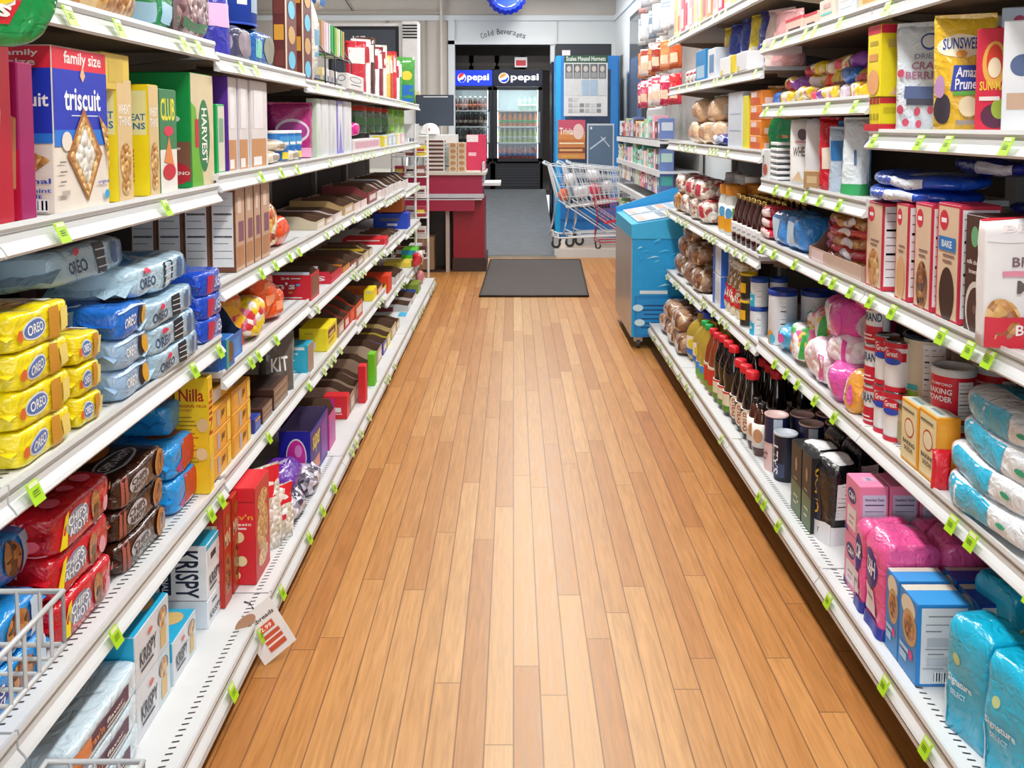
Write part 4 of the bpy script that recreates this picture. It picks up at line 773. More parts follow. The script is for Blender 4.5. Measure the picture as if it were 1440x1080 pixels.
trays(.49, w6, [(476, 484, 446, 'b09078', '6a4c40', 'taupe and brown candy carton'), (485, 491, 436, 'c03828', '6a4034', 'brick red candy carton'), (492, 499, 428, 'd83a20', 'd83a20', 'red candy carton', {'F': [('r', .2, .2, .8, .8, 'e86040')]}), (500, 510, 416, 'd24a1c', 'a83818', 'burnt orange candy carton')], d=.34)
bx('L', .46, 524, 530, 408, .06, 'f2da10', {'L': [('r', .3, .7, .8, .9, 'c8d0c0')]}, 'candy_box', 'narrow vivid yellow candy box', 'box', w6)
trays(.46, w6, [(531, 538, 402, 'd2701c', 'c85a18', 'pumpkin orange candy carton'), (539, 543, 394, 'f0dc20', '', 'slim yellow candy carton')], d=.3)
bx('L', .46, 546, 551, 388, .2, 'e0401c', {'L': [('r', .1, .1, .3, .9, 'd8d0cc')]}, 'candy_box', 'closed orange-red candy box', 'box', w6)
trays(.36, w6, [(556, 561, 384, 'c8c8cc', '4a9a58', 'grey and green candy carton'), (562, 567, 380, 'd8d0d0', '', 'pale mauve candy carton')], d=.3)
bx('L', .36, 585, 590, 352, .14, '58c820', {'L': [('r', 0, 0, 1, .55, '58c820'), ('r', 0, .55, 1, 1, '28a0c8')]}, 'gum_box', 'green and blue gum box', 'box', w6)
bx('L', .36, 591, 594, 345, .12, 'e8e8ec', {'L': [('r', .2, .1, .8, .4, '2040c0')]}, 'gum_box', 'white and blue gum box', 'box', w6)
bx('L', .36, 578, 582, .05, .25, 'e8d048', {}, 'candy_bag', 'flat pale yellow packet', 'packet', w6)
# --- L5: bottom deck -----------------------------------------------------------------
w7 = 'left bottom shelf'
crv = {'F': [('r', .02, .25, .8, .75, '5a2a48'), ('r', .02, .25, .25, .75, 'e08850'), ('t', "crav'n", .2, .38, .42, .62, 'f09030'), ('t', 'flavor', .45, .48, .7, .62, 'f0ece8'), ('r', .45, .36, .72, .42, 'd8d0cc'), ('e', .12, .15, .08, .15, '8a98b0')], 'L': [('r', .4, .3, 1, .6, 'c8dcea')],
       'T': [('e', .28, .72, .22, .16, '3a4858'), ('e', .28, .72, .16, .11, '6a7c90'), ('e', .78, .84, .2, .12, '3a4858'), ('p', [(.42, .6), (.6, .6), (.72, .98), (.52, .98)], '1c2c78'), ('t', 'double filled', .46, .7, .62, .78, 'd0dcf0')]}
xf = -.885; w = .34; y0 = yat(192, -.9, .17)-w-.005
pr = M_soft(w, .24, .074, 'cfe2ee~f', crv, 'pill', 12, .003, 12, 12)
for k in range(3): put('L', .12, y0-.004*(k % 2), (w, .24, .074), pr, 'cookie_pack', 'white and ice-blue sandwich cookie pack', 'cookie pack', w7, xf=xf, dz=k*.074)
put('L', .12, y0-.32, (.3, .24, .09), M_soft(.3, .24, .09, 'c8dcec~f', crv, 'pill', 10, .004, 12, 10), 'cookie_pack', 'white cookie pack at the bottom left picture edge', 'cookie pack', w7, dz=0)
kr = {'F': [('r', 0, 0, 1, 1, 'dfe3ea'), ('r', .66, .0, 1, 1, 'cfe0ea'), ('e', .8, .72, .15, .18, '5a6a80'), ('e', .8, .7, .11, .2, 'crackerpic'), ('r', .72, .1, .9, .5, 'd9b878'), ('t', 'KRISPY', .12, .3, .6, .6, '22283c'), ('r', .14, .2, .5, .25, '22283c'), ('e', .42, .78, .07, .05, 'd86a60')],
      'L': [('r', 0, .55, 1, 1, '24b0dc'), ('r', 0, 0, 1, .55, 'cfe6f2'), ('r', .45, .42, .95, .5, 'eef4f8')], 'T': [('r', 0, 0, 1, 1, '24a8d4'), ('p', [(.1, .6), (.9, .3), (.9, .9)], 'b8a878'), ('e', .7, .3, .2, .2, 'd0b070')]}
bx('L', .12, 192, 240, 897, .15, 'd4e6f0', kr, 'saltine_box', 'white and turquoise saltine box in the pair', 'box', w7, xf=-.9, stack=2)
bx('L', .12, 243, 276, 905, .15, 'd4e6f0', kr, 'saltine_box', 'single white and turquoise saltine box', 'box', w7, xf=-.9)
k2 = {'L': [('r', 0, 0, 1, 1, 'eef1f6'), ('t', 'KRISPY', .42, .04, .86, .92, '1c2440', -90), ('r', .12, .1, .34, .8, '1c2440'), ('t', 'ORIGINAL', .17, .15, .29, .75, 'e8ecf4', -90)], 'F': [('r', 0, .9, 1, 1, '30b0d8'), ('r', .1, .55, .9, .88, 'dfe3ea'), ('r', .25, .66, .6, .78, '22283c'), ('t', 'KRISPY', .15, .2, .85, .4, '22283c'), ('r', .15, .12, .6, .16, '22283c')], 'T': [('r', 0, 0, 1, 1, '30b0d8')]}
k3 = {'L': [('r', 0, .0, 1, 1, 'dfeaf6')], 'F': [('t', 'KRISPY', .15, .2, .85, .45, '22283c'), ('r', .3, .7, .6, .78, '22283c')]}
hq = (zat(842, yat(292, -.9, .4))-.12)
bx('L', .12, 292, 313, hq, .24, 'e6edf4', k3, 'saltine_box', 'white saltine box under the upright one', 'box', w7, xf=-.9)
bx('L', .12, 292, 313, 768, .16, 'eef1f6', k2, 'saltine_box', 'white saltine box with sideways navy lettering', 'box', w7, xf=-.9, dz=hq+.001)
prz = {'F': [('r', 0, 0, 1, 1, 'b8341e'), ('e', .5, .3, .42, .22, 'b5702c'), ('e', .5, .3, .36, .17, 'cookiepic'), ('t', 'MINI', .1, .6, .9, .75, 'f0d8b0'), ('e', .5, .86, .3, .07, 'a86028')], 'L': [('e', .5, .5, .3, .2, 'b5702c'), ('t', 'PRETZEL', .1, .65, .9, .85, 'e8d0a8')]}
for n, f in ((316, 326), (328, 338)): bx('L', .12, n, f, 700 if n > 320 else 716, .12, 'b82c1c', prz, 'pretzel_box', 'brown-red pretzel box', 'box', w7, xf=-.885)
cr = {'L': [('r', 0, 0, 1, 1, 'd61f2c'), ('r', 0, .86, 1, .87, '9a1420'), ('t', "crav'n", .05, .68, .95, .74, 'e8a040'), ('t', 'classic', .2, .62, .9, .65, 'f0e8e0'), ('r', .25, .58, .75, .6, 'f4d8d8'), ('e', .5, .5, .18, .06, 'ecd8a8'), ('e', .35, .3, .15, .05, 'ecd8a8'), ('e', .6, .25, .16, .055, 'ecd8a8'), ('e', .4, .1, .16, .05, 'ecd8a8'), ('p', [(0, .02), (.2, .02), (.3, .16), (.2, .32), (0, .38), (.12, .2)], 'd8d8dc')],
      'F': [('r', 0, 0, 1, 1, 'c8302c'), ('e', .5, .5, .4, .25, 'crackerpic'), ('e', .5, .8, .35, .1, 'crackerpic'), ('e', .5, .2, .35, .1, 'crackerpic')], 'T': [('r', 0, 0, 1, 1, 'd61f2c')]}
bx('L', .12, 360, 380, 664, .11, 'd61f2c', cr, 'cracker_box', 'tall red cracker box with cream cracker dots', 'box', w7, xf=-.83)
wb = {'L': [('r', 0, .66, 1, 1, 'd8202c'), ('e', .5, .8, .18, .07, 'f4ece8'), ('e', .4, .72, .2, .03, 'f4ece8')], 'F': [('r', 0, .66, 1, 1, 'd8202c'), ('r', .1, .4, .6, .5, 'd03040'), ('e', .5, .8, .3, .07, 'f4ece8')]}
put('L', .12, 3.02, (.24, .14, .27), M_soft(.24, .14, .27, 'whitebits', wb, 'pouch', amp=.012, freq=22), 'cracker_bag', 'clear bag of small white crackers with red top', 'bag', w7, turn=40, xf=-.79)
put('L', .12, 3.16, (.14, .1, .18), M_soft(.14, .1, .18, 'whitebits', wb, 'pouch', amp=.012, freq=22), 'cracker_bag', 'smaller bag of white crackers leaning beyond it', 'bag', w7, turn=40, xf=-.775)
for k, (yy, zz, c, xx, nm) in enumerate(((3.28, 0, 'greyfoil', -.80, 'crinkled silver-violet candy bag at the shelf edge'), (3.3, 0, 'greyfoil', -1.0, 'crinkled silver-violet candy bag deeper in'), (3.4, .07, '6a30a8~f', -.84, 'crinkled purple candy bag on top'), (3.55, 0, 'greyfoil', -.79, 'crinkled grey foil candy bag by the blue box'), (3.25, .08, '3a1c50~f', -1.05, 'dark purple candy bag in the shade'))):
    put('L', .12, yy, (.26, .16, .09), M_soft(.26, .16, .09, c, {'T': [('r', .3, .3, .7, .6, 'c8b8e0')]}, 'pill', 2.6, .018, 20), 'candy_bag', nm, 'bag', w7, xf=xx, dz=zz)
bp_ = {'S': [('r', 0, 0, 1, 1, '1c1c9c'), ('e', .55, .5, .34, .36, 'e8e8f4'), ('e', .55, .5, .31, .33, 'd02c9c'), ('e', .62, .62, .12, .12, 'e08ad0'), ('p', [(.2, .1), (.24, .08), (.42, .24), (.38, .28)], 'f0f0fa')], 'F': [('r', 0, 0, 1, 1, '3a1c8c'), ('t', 'super', .12, .45, .55, .85, 'f0dc20'), ('r', .1, .1, .5, .35, 'e08a70'), ('r', .6, .1, .95, .9, '7a2ca8')]}
bx('L', .12, 437, 461, 607, .13, '1c1c9c', bp_, 'lollipop_carton', 'deep blue lollipop carton with magenta ball picture', 'carton', w7, maker=lambda w, d, h: M_tray(w, d, h, '1c1c9c', '5a4a70', .95, bp_, cut=.05))
y0, y1, xf = span('L', .12, 436, 459)
for k in range(5): 
    m = MB(); m.lathe([(0.0005, .0), (.02, .005), (.026, .022), (.02, .04), (.0005, .045)], ['2a9a58', 'e8f0ea', '38b0d0', '1c8a70', '60c0e0'][k], 10); m.tube([(0, 0, .04), (.02, .02, .09)], .003, 'f4f4f4', 5)
    put('L', .12, y0+.02+.045*k, (.05, .05, .09), (m.mesh('lollipop'), []), 'lollipop', ['green', 'white', 'light blue', 'teal', 'sky blue'][k]+' wrapped lollipop sticking out of the blue carton', 'lollipop', '', xf=xf-.02-.02*(k % 3), dz=.05)
pk = {'S': [('r', .0, .75, 1, 1, 'd02c98'), ('r', 0, .35, .95, .62, '4ab4cc'), ('r', 0, .62, 1, .75, '6a6474')], 'F': [('r', 0, 0, 1, 1, 'c84a98'), ('e', .5, .5, .3, .3, 'a85ab8')]}
bx('L', .12, 463, 472, 574, .22, 'd02c98', pk, 'display_carton', 'magenta and turquoise open candy carton', 'display carton', w7, maker=lambda w, d, h: M_tray(w, d, h, 'd02c98', BR, .8, pk, cut=.1))
bx('L', .12, 488, 492, 557, .12, 'd41c28', {'L': [('r', .3, .3, .75, .5, 'e8e4e0'), ('r', .35, .2, .8, .25, 'f0c8c8')]}, 'candy_box', 'scarlet candy box with white sticker', 'box', w7)
trays(.12, w7, [(493, 499, 545, 'b89c88', '6a4436', 'nearest brown open candy carton'), (500, 506, 533, 'b89c88', '6a4436', 'second brown open candy carton'), (507, 511, 524, 'c89888', '70483a', 'reddish brown open candy carton')], d=.34, fh=.7)
bx('L', .12, 514, 517, 515, .04, 'd81c28', {}, 'candy_box', 'thin red upright candy box', 'box', w7, xf=-.79)
trays(.12, w7, [(518, 523, 505, 'a88c78', '6a4436', 'brown open carton before the green box')], d=.34, fh=.7)
bx('L', .12, 527, 530, 498, .04, '6cc818', {}, 'candy_box', 'thin bright green upright candy box', 'box', w7, xf=-.79)
trays(.12, w7, [(531, 537, 487, 'c0a890', '6a4a40', 'tan and brown open candy carton'), (539, 544, 478, '5a4a9c', '4a4654', 'purple-grey open candy carton'), (545, 549, 468, 'e0d028', '6a50b0', 'yellow and violet open candy carton'), (551, 557, 456, 'c8b078', 'd8c048', 'straw open candy carton'), (558, 562, 450, 'c0a888', '', 'beige open candy carton')], d=.3, fh=.75)
bx('L', .12, 570, 573, 444, .06, '2cb0dc', {'L': [('r', .1, .5, .9, .8, 'e0f0f4')]}, 'candy_box', 'narrow sky-blue candy box', 'box', w7)
trays(.12, w7, [(574, 578, 428, 'c4c4c4', '8a3030', 'grey and dark red open candy carton'), (580, 585, 418, 'd0c8c4', '4a8a50', 'grey-green open candy carton')], d=.3, fh=.8)
bx('L', .12, 588, 592, 400, .22, '7a8c28', {'L': [('r', .3, 0, .9, .5, '2a50a0'), ('t', 'CH', .05, .4, .5, .7, 'e8e8d8')]}, 'candy_box', 'olive green candy box with pale letters', 'box', w7)
for k, (yy, z, c) in enumerate(((8.3, .34, 'd83040'), (8.55, .12, 'c87a80'), (8.5, .34, 'e8dcd8'))): put('L', z, yy, (.16, .08, .12), M_soft(.16, .08, .12, c+'~f', None, 'pill', 3, .01), 'candy_bag', ['red', 'dusty pink', 'whitish'][k]+' small crumpled bag by the end rack', 'bag', '', xf=-.84)
# hanging sale sign below the bottom shelf
sg = MB(); sg.box(-.055, -.0006, -.16, .055, .0006, 0, 'e8e4e2')
gs = lambda face, u, v: Vector((-.055+.11*u, -.0007, -.16+.16*v)); gs.flat = True
decals(sg, gs, 'F', [('e', .15, .88, .3, .12, 'b08468'), ('t', 'Flatbreads', .1, .72, .9, .8, '4a3a30'), ('r', .3, .5, .75, .64, 'd85030'), ('t', '2.99', .36, .53, .68, .61, 'f8f0e8'), ('r', .3, .12, .8, .45, 'c85438'), ('r', .3, .22, .8, .26, 'f0e0d8'), ('r', .3, .34, .8, .37, 'f0e0d8')])
o = obj('sale_sign', sg.mesh('sale_sign'), None, (-.775, 2.66, .165), (R_(-14), R_(-26), R_(35)), label='small white sale card clipped to the left bottom shelf edge', cat='sign')
c = MB(); c.tube([(0, 0, 0), (0, .0, .02), (-.01, .012, .03)], .003, '2a2a2e'); obj('clip', c.mesh('clip'), o)
# chrome wire baskets at the near left corner
def wire_basket(name, loc, sc, lab, rz=0):
    m = MB(); a, b_, c_ = .16, .10, .12
    for z in (0, c_): m.tube([(-a, -b_, z), (a, -b_, z), (a, b_, z), (-a, b_, z)], .0065, 'c4c8cc~p', 6, True)
    for i in range(7):
        x = -a+2*a*i/6; m.tube([(x, -b_, 0), (x, -b_, c_)], .0045, 'c4c8cc~p', 5); m.tube([(x, b_, 0), (x, b_, c_)], .0045, 'c4c8cc~p', 5); m.tube([(x, -b_, 0), (x, b_, 0)], .0045, 'c4c8cc~p', 5)
    for i in range(5): y = -b_+2*b_*i/4; m.tube([(a, y, 0), (a, y, c_)], .0045, 'c4c8cc~p', 5)
    o = obj(name, m.mesh(name), None, loc, (0, 0, rz), label=lab, cat='basket'); o.scale = (sc,)*3
wire_basket('wire_basket', (-.86, 1.42, .70), .8, 'chrome wire basket hooked on the left shelf, upper of the two', R_(90))
wire_basket('wire_basket', (-.78, 1.50, .31), .9, 'chrome wire basket at the bottom left picture corner', R_(90))
# ================================================================== RIGHT SIDE
def rbx(z, n, f, top, d, col, A, name, base, cat, where, **k): return bx('R', z, n, f, top, d, col, A, name, base, cat, where, **k)
def cyl_at(z, n, f, rows, r, h, prf, name, base, cat, where, xf=None, dz=0, n_=None, spin=45):
    """a run of round containers along the shelf, from near column n to far column f, `rows` deep"""
    y0, y1, xf = span('R', z, n, f, xf); cnt = n_ or max(1, int((y1-y0)/(2*r+.004)))
    for k in range(cnt):
        for q in range(rows): put('R', z, y0+k*(y1-y0)/cnt, (2*r, 2*r, h), prf(k, q), name, ('back-row ' if q else '')+base, cat, where, xf=xf+q*(2*r+.006), dz=dz, turn=spin)
# --- eye-level shelf, dried fruit ------------------------------------------------
we = 'right eye-level shelf'
rai = {'F': [('r', 0, .88, 1, 1, 'd02440'), ('r', .2, .72, .8, .78, 'b8a020'), ('r', .15, .5, .8, .6, 'd89850'), ('e', .5, .2, .5, .25, 'e8a870')], 'R': [('r', 0, .88, 1, 1, 'd02440'), ('r', .15, .68, .8, .8, 'd8c060'), ('e', .6, .2, .55, .3, 'eab890'), ('e', .7, .15, .3, .2, 'd89878')]}
P = lambda px, X: yat(px, X, 1.6)
rai = {'F': [('r', 0, .88, 1, 1, 'd02440'), ('r', .2, .72, .8, .78, 'b8a020'), ('r', .15, .5, .8, .6, 'd89850'), ('e', .5, .2, .45, .18, 'e8a870')], 'R': [('r', 0, .88, 1, 1, 'd02440'), ('r', .15, .68, .8, .8, 'd8c060'), ('p', [(.2, .02), (.98, .02), (.98, .42), (.6, .38)], 'eab890'), ('e', .7, .2, .22, .12, 'd89878')]}
crz = {'F': [('e', .62, .84, .16, .08, '3a5aa0'), ('e', .62, .84, .13, .06, 'dfe6f0'), ('t', 'DRIED', .35, .68, .8, .73, '8a8aa8'), ('t', 'CRAN', .3, .58, .9, .65, 'a86a88'), ('t', 'BERRIES', .2, .49, .95, .56, 'a86a88'), ('r', .2, .3, .85, .42, '5a6a98'), ('r', .25, .24, .8, .3, '4a4a5a')]+[('e', a, b, .06, .04, 'c8506a') for a, b in ((.12, .55), (.15, .2), (.45, .18), (.7, .2), (.25, .08), (.5, .06))]}
put('R', 1.585, 2.76, (.11, .15, .02), M_tray(.11, .15, .02, 'd01c30', '8a1420', 1, {}), 'tray', 'flat red tray under the small yellow cartons', 'tray', we, xf=1.085)
for k in range(4): put('R', 1.585, 2.765+k*.026, (.022, .12, .095), M_box(.022, .12, .095, 'e8d820', {'F': [('r', 0, .8, 1, 1, 'a82020'), ('r', .1, .3, .9, .5, 'b8a818')], 'R': [('r', 0, .82, 1, 1, 'c82838'), ('r', .1, .5, .5, .7, 'c8b818')]}), 'raisin_carton', 'small yellow and red raisin carton', 'carton', we, dz=.004, xf=1.09)
put('R', 1.585, 2.76, (.10, .14, .215), M_box(.10, .14, .215, 'f0dc20', rai), 'raisin_box', 'large yellow raisin box with red top edge', 'box', we, dz=.101, xf=1.088)
for (px, X, w, d, h, tn, col, A, nm, base, kind) in ((1296, 1.17, .15, .06, .30, 55, 'dce6f0~f', crz, 'fruit_pouch', 'white and pale blue dried cranberry pouch', 'pouch'), (1353, 1.155, .148, .07, .29, 62, 'eec236~f', 0, 'fruit_pouch', 'glossy yellow prune pouch with blue label', 'pouch')):
    A = A or {'F': [('e', .45, .75, .4, .1, 'f4ecd0'), ('t', 'SUNSWEET', .15, .72, .82, .82, '2a4aa0'), ('e', .45, .68, .09, .03, 'e89a28'), ('p', [(.3, .36), (.82, .36), (.86, .58), (.34, .58)], '1f3fb0'), ('t', 'Amazin', .38, .47, .82, .56, 'f4f6fa'), ('t', 'Prunes', .38, .37, .8, .46, 'f4f6fa'), ('r', .35, .32, .82, .355, '5cb040'), ('e', .18, .2, .13, .14, '3a3440'), ('e', .14, .4, .08, .1, 'b890b8'), ('e', .6, .22, .16, .09, 'ece0b8'), ('r', .4, .06, .8, .1, '9a9088')]}
    put('R', 1.585, P(px, X), (w, d, h), M_soft(w, d, h, col, A, 'pouch', amp=.004, N=12), nm, base, 'pouch', we, turn=tn, xc=X, yc=True)
smd = {'F': [('e', .45, .66, .3, .22, 'e8b050'), ('e', .45, .68, .2, .17, 'd8402c'), ('e', .45, .62, .16, .1, 'f0e0c0'), ('t', 'SUN-MAID', .1, .40, .9, .49, 'f0d040'), ('e', .5, .15, .35, .12, '5a2c48'), ('e', .6, .22, .2, .1, '9ab040'), ('r', .1, .3, .6, .34, 'f0e0e0')], 'R': [('r', 0, 0, 1, 1, 'dcdade'), ('n', .1, .5, .9, .95), ('e', .5, .4, .3, .1, '6a88a8')]}
put('R', 1.585, P(1403, 1.16), (.09, .06, .245), M_box(.09, .06, .245, 'd8304a', smd), 'raisin_box', 'red raisin box with oval picture', 'box', we, turn=50, xc=1.16, yc=True)
put('R', 1.585, P(1447, 1.17), (.10, .08, .25), M_box(.10, .08, .25, 'e4e6ea', {'F': [('e', .4, .6, .25, .1, '5a6a90'), ('r', .1, .2, .9, .35, 'c8a890')], 'R': [('n', .1, .3, .9, .95)]}), 'raisin_box', 'white box at the right picture edge', 'box', we, turn=50, xc=1.17, yc=True)
for k, px in enumerate((1385, 1445)):
    put('R', 1.585, P(px, 1.30), (.13, .07, .31), M_box(.13, .07, .31, 'c4d6e8', {'F': [('e', .3, .9, .1, .04, 'b83060'), ('e', .7, .88, .1, .04, 'b83060'), ('r', .3, .76, .8, .79, '7a8aa8'), ('e', .6, .68, .1, .04, 'b83060')]}), 'fruit_box', ['pale blue box with berry dots standing behind', 'second pale blue box standing behind'][k], 'box', we, turn=60, xc=1.30, yc=True)
# --- shelf above ------------------------------------------------------------------
wu = 'right upper shelf'
for n, f, tp, c, nm, A in ((1128, 1104, 20, 'e8c8b8', 'cream box with red top', {'F': [('r', 0, .8, 1, 1, 'd83048'), ('r', .2, .0, .9, .3, '5a2c28')], 'R': [('r', 0, .8, 1, 1, 'd83048')]}), (1150, 1131, 14, 'e8ccb8', 'second cream box with red top', {'F': [('r', 0, .8, 1, 1, 'd83048'), ('r', .2, 0, .8, .3, '5a2c28')]}),
   (1172, 1152, -5, 'e6dccc', 'off-white box with turquoise stripe', {'F': [('r', .1, .3, .9, .4, '70d0d0'), ('r', .3, .6, .8, .8, 'd8b0b0')], 'R': [('r', 0, .9, 1, 1, 'e03050')]}), (1202, 1178, -20, 'dce4f0', 'white box with blue text lines', {'F': [('n', .1, .3, .9, .95)], 'R': [('n', .1, .3, .9, .95)]}), (1240, 1206, -35, 'e0d0a8', 'tan and yellow box', {'F': [('r', .2, .2, .8, .6, 'd8a850')], 'R': [('r', .2, .2, .8, .5, 'e0b870')]}), (1275, 1246, -60, 'c8905c', 'brown-orange box', {'F': [('r', .2, .1, .8, .5, 'd8b080')]}), (1330, 1282, -80, 'd8d0c4', 'pale box', {})):
    rbx(1.965, n, f, tp, .12, c, A, 'dessert_box', nm, 'box', wu)
wf = 'right far upper shelf'
rbx(1.86, 992, 978, 68, .08, '2a88c8', {'F': [('r', .1, .1, .9, .5, 'a8c8e0')], 'R': [('r', .1, .2, .9, .9, '4a9ad0')]}, 'pamphlet_box', 'blue upright box with pale lines', 'box', wf)
rbx(1.86, 1006, 995, 66, .08, 'dce2ea', {'F': [('r', .2, .2, .8, .8, '6a90b8')]}, 'pamphlet_box', 'white upright box with blue print', 'box', wf)
for k, (yy, c, h) in enumerate(((5.0, 'e8c828~f', .3), (4.85, '2848b0~f', .33), (4.6, '1f3aa0~f', .36), (4.42, 'e6cc30~f', .32), (4.25, '2a3a90~f', .3), (4.12, 'e0c8c0~f', .26), (4.0, 'e0a8a8~f', .24))):
    put('R', 1.86, yy, (.18, .1, h), M_soft(.18, .1, h, c, {'F': [('r', .2, .2, .8, .45, 'd8d0c0')], 'R': [('r', .2, .2, .8, .6, 'a8a0b0')]}, 'pouch', amp=.012), 'baking_pouch', ['yellow', 'navy and silver', 'dark blue', 'yellow and blue', 'deep navy', 'pale beige', 'rosy'][k]+' crumpled baking pouch', 'pouch', wf, turn=25, xf=1.13)
for n, f, c in ((1026, 1012, 'eceef0'), (1033, 1027, 'e8d030'), (1050, 1035, 'e4e8ee')): rbx(1.86, n, f, .09, .1, c, {'F': [('r', .1, .0, .3, .3, 'e8d850')]}, 'price_carton', {'eceef0': 'blank white carton', 'e8d030': 'yellow slip carton', 'e4e8ee': 'second blank white carton'}[c]+' before the pouches', 'carton', wf, xf=1.085)
rbx(1.86, 1088, 1078, 75, .1, 'e8dce8', {'R': [('r', .7, 0, 1, 1, '7a2a80')]}, 'dessert_box', 'white box with purple side', 'box', wf)
for k in range(4): put('R', 1.86, 5.6+k*.12, (.1, .1, .1), M_soft(.1, .1, .1, 'mixbag', None, 'pill', 2.5), 'small_bag', 'small pinkish speckled bag', 'bag', wf, xf=1.11)
# top far shelf
pal = ['e8b8c0', 'f0e4e0', 'e87888', 'f0d8d8', 'd8e0a0', 'f4f0ee', 'e05070', 'f2ece8', 'e8a070', 'f0c8b0', 'c8d890', 'f2d8dc']
for k in range(17):
    put('R', 2.20, 4.1+k*.138, (.09, .1, .26+.05*((k*5) % 3)), M_box(.09, .1, .26+.05*((k*5) % 3), pal[k % 12], {'F': [('r', .1, .1, .9, .5, pal[(k+5) % 12]), ('r', .2, .7, .8, .85, 'f4f0f0')], 'R': [('r', .1, .2, .9, .6, pal[(k+3) % 12])]}), 'drink_box', {'e8b8c0': 'pink', 'f0e4e0': 'cream', 'e87888': 'rose', 'f0d8d8': 'blush', 'd8e0a0': 'lime', 'f4f0ee': 'white', 'e05070': 'crimson pink', 'f2ece8': 'off-white', 'e8a070': 'orange', 'f0c8b0': 'peach', 'c8d890': 'pale green', 'f2d8dc': 'light pink'}[pal[k % 12]]+' upright box', 'box', 'right far top shelf')
# --- candy bags shelf (second unit) ------------------------------------------------
wc = 'right candy shelf'
r2 = random.Random(11)
cl = [('f0cc20', 'yellow'), ('d82840', 'red'), ('f4e8d0', 'cream'), ('9048b8', 'violet'), ('e84820', 'orange red'), ('3a78d0', 'blue'), ('f0d840', 'bright yellow'), ('e8506a', 'coral'), ('e8d8e8', 'pearly')]
kk_ = 0
for lay in range(3):
    for k in range(9-lay*2):
        c, nmc = cl[(kk_*4+lay) % 9]; kk_ += 1
        yy = 2.9+lay*.12+k*.125
        put('R', 1.69, yy, (.17, .13, .06), M_soft(.17, .13, .06, 'candymix' if (k+lay) % 2 else c+'~f', {'F': [('r', .1, .2, .5, .8, c+'~f')], 'R': [('r', .2, .2, .8, .8, c+'~f')], 'T': [('r', .15, .2, .85, .7, c+'~f')]}, 'pill', 2.6, .014, 22, 8), 'candy_bag', ['low', 'middle', 'topmost'][lay]+' '+nmc+' wrapped-candy bag', 'candy bag', wc, xf=1.10+.02*lay+r2.uniform(0, .03), dz=.05*lay, tilt=r2.uniform(-12, 12), turn=r2.uniform(-28, 28), lean=r2.uniform(-6, 6))
# --- boxes and noodle bags shelf (third unit) -----------------------------------------
wn = 'right far middle shelf'
rbx(1.49, 1043, 1023, 128, .14, 'd4deec', {'F': [('r', .1, .6, .9, .62, 'a8b8d0'), ('r', .1, .3, .9, .32, 'a8b8d0')]}, 'tea_box', 'tall pale blue-white box', 'box', wn)
rbx(1.49, 1051, 1044, 134, .14, 'e8e040', {}, 'tea_box', 'narrow yellow box', 'box', wn)
org = {'F': [('r', .05, .1, .9, .5, 'd8602c'), ('r', .1, .55, .6, .9, 'f0d8d8')], 'R': [('r', .1, .1, .5, .5, 'f0d0c8'), ('r', .6, .1, .9, .9, 'f0a850')]}
for n, f in ((1070, 1054), ): rbx(1.49, n, f, 126, .14, 'ec8a2c', org, 'rice_box', 'orange box with pale pictures', 'box', wn, stack=4)
rbx(1.49, 1082, 1072, .13, .12, 'dfe2e4', {'F': [('e', .5, .3, .3, .2, 'c85a40')]}, 'rice_box', 'white box with red circle', 'box', wn)
put('R', 1.49, 4.0, (.2, .12, .28), M_soft(.2, .12, .28, 'caramel', {'F': [('r', 0, 0, 1, .5, '14a060~f')], 'R': [('r', 0, 0, 1, .5, '14a060~f')]}, 'pouch', amp=.01), 'snack_pouch', 'brown and green snack pouch', 'pouch', wn, turn=40)
for k, (yy, zz) in enumerate(((5.0, 0), (5.3, 0), (5.05, .13), (5.6, .0), (5.5, .13))):
    put('R', 1.49, yy, (.28, .18, .14), M_soft(.28, .18, .14, 'e6c4a0~f', {'F': [('r', .3, .3, .7, .6, 'd8a888')], 'R': [('r', .2, .2, .8, .7, 'f0d8c0')]}, 'pill', 3.2, .014, 14), 'noodle_bag', 'puffy peach-coloured noodle bag', 'bag', wn, dz=zz)
for k, (yy, zz) in enumerate(((4.78, .0), (4.85, .1), (4.82, .18))):
    put('R', 1.49, yy, (.3, .16, .06), M_soft(.3, .16, .06, ['1a2a90~f', 'e8e8ec~f', '2030a0~f'][k], {'F': [('r', .4, .3, .8, .7, 'c8d0e8')]}, 'pill', 3, .012, 16), 'rice_bag', ['navy blue rice bag at the bottom', 'white rice bag in the middle', 'navy blue rice bag on top'][k], 'bag', wn, xf=1.09, tilt=-6)
for k in range(6): put('R', 1.49, 5.15+k*.18, (.16, .05, .3), M_soft(.16, .05, .3, ['e8e4dc~f', 'dcd8d0~f', 'a8c8b8~f', 'e0dcd0~f', 'c8d8e0~f', '8ab8a8~f'][k], {'F': [('r', .3, .3, .6, .8, '4a4a50')]}, 'pouch', N=6), 'sauce_packet', ['ivory', 'off-white', 'mint', 'cream', 'ice blue', 'sea green'][k]+' tall packet standing behind the noodle bags', 'packet', wn, xf=1.32, turn=30)
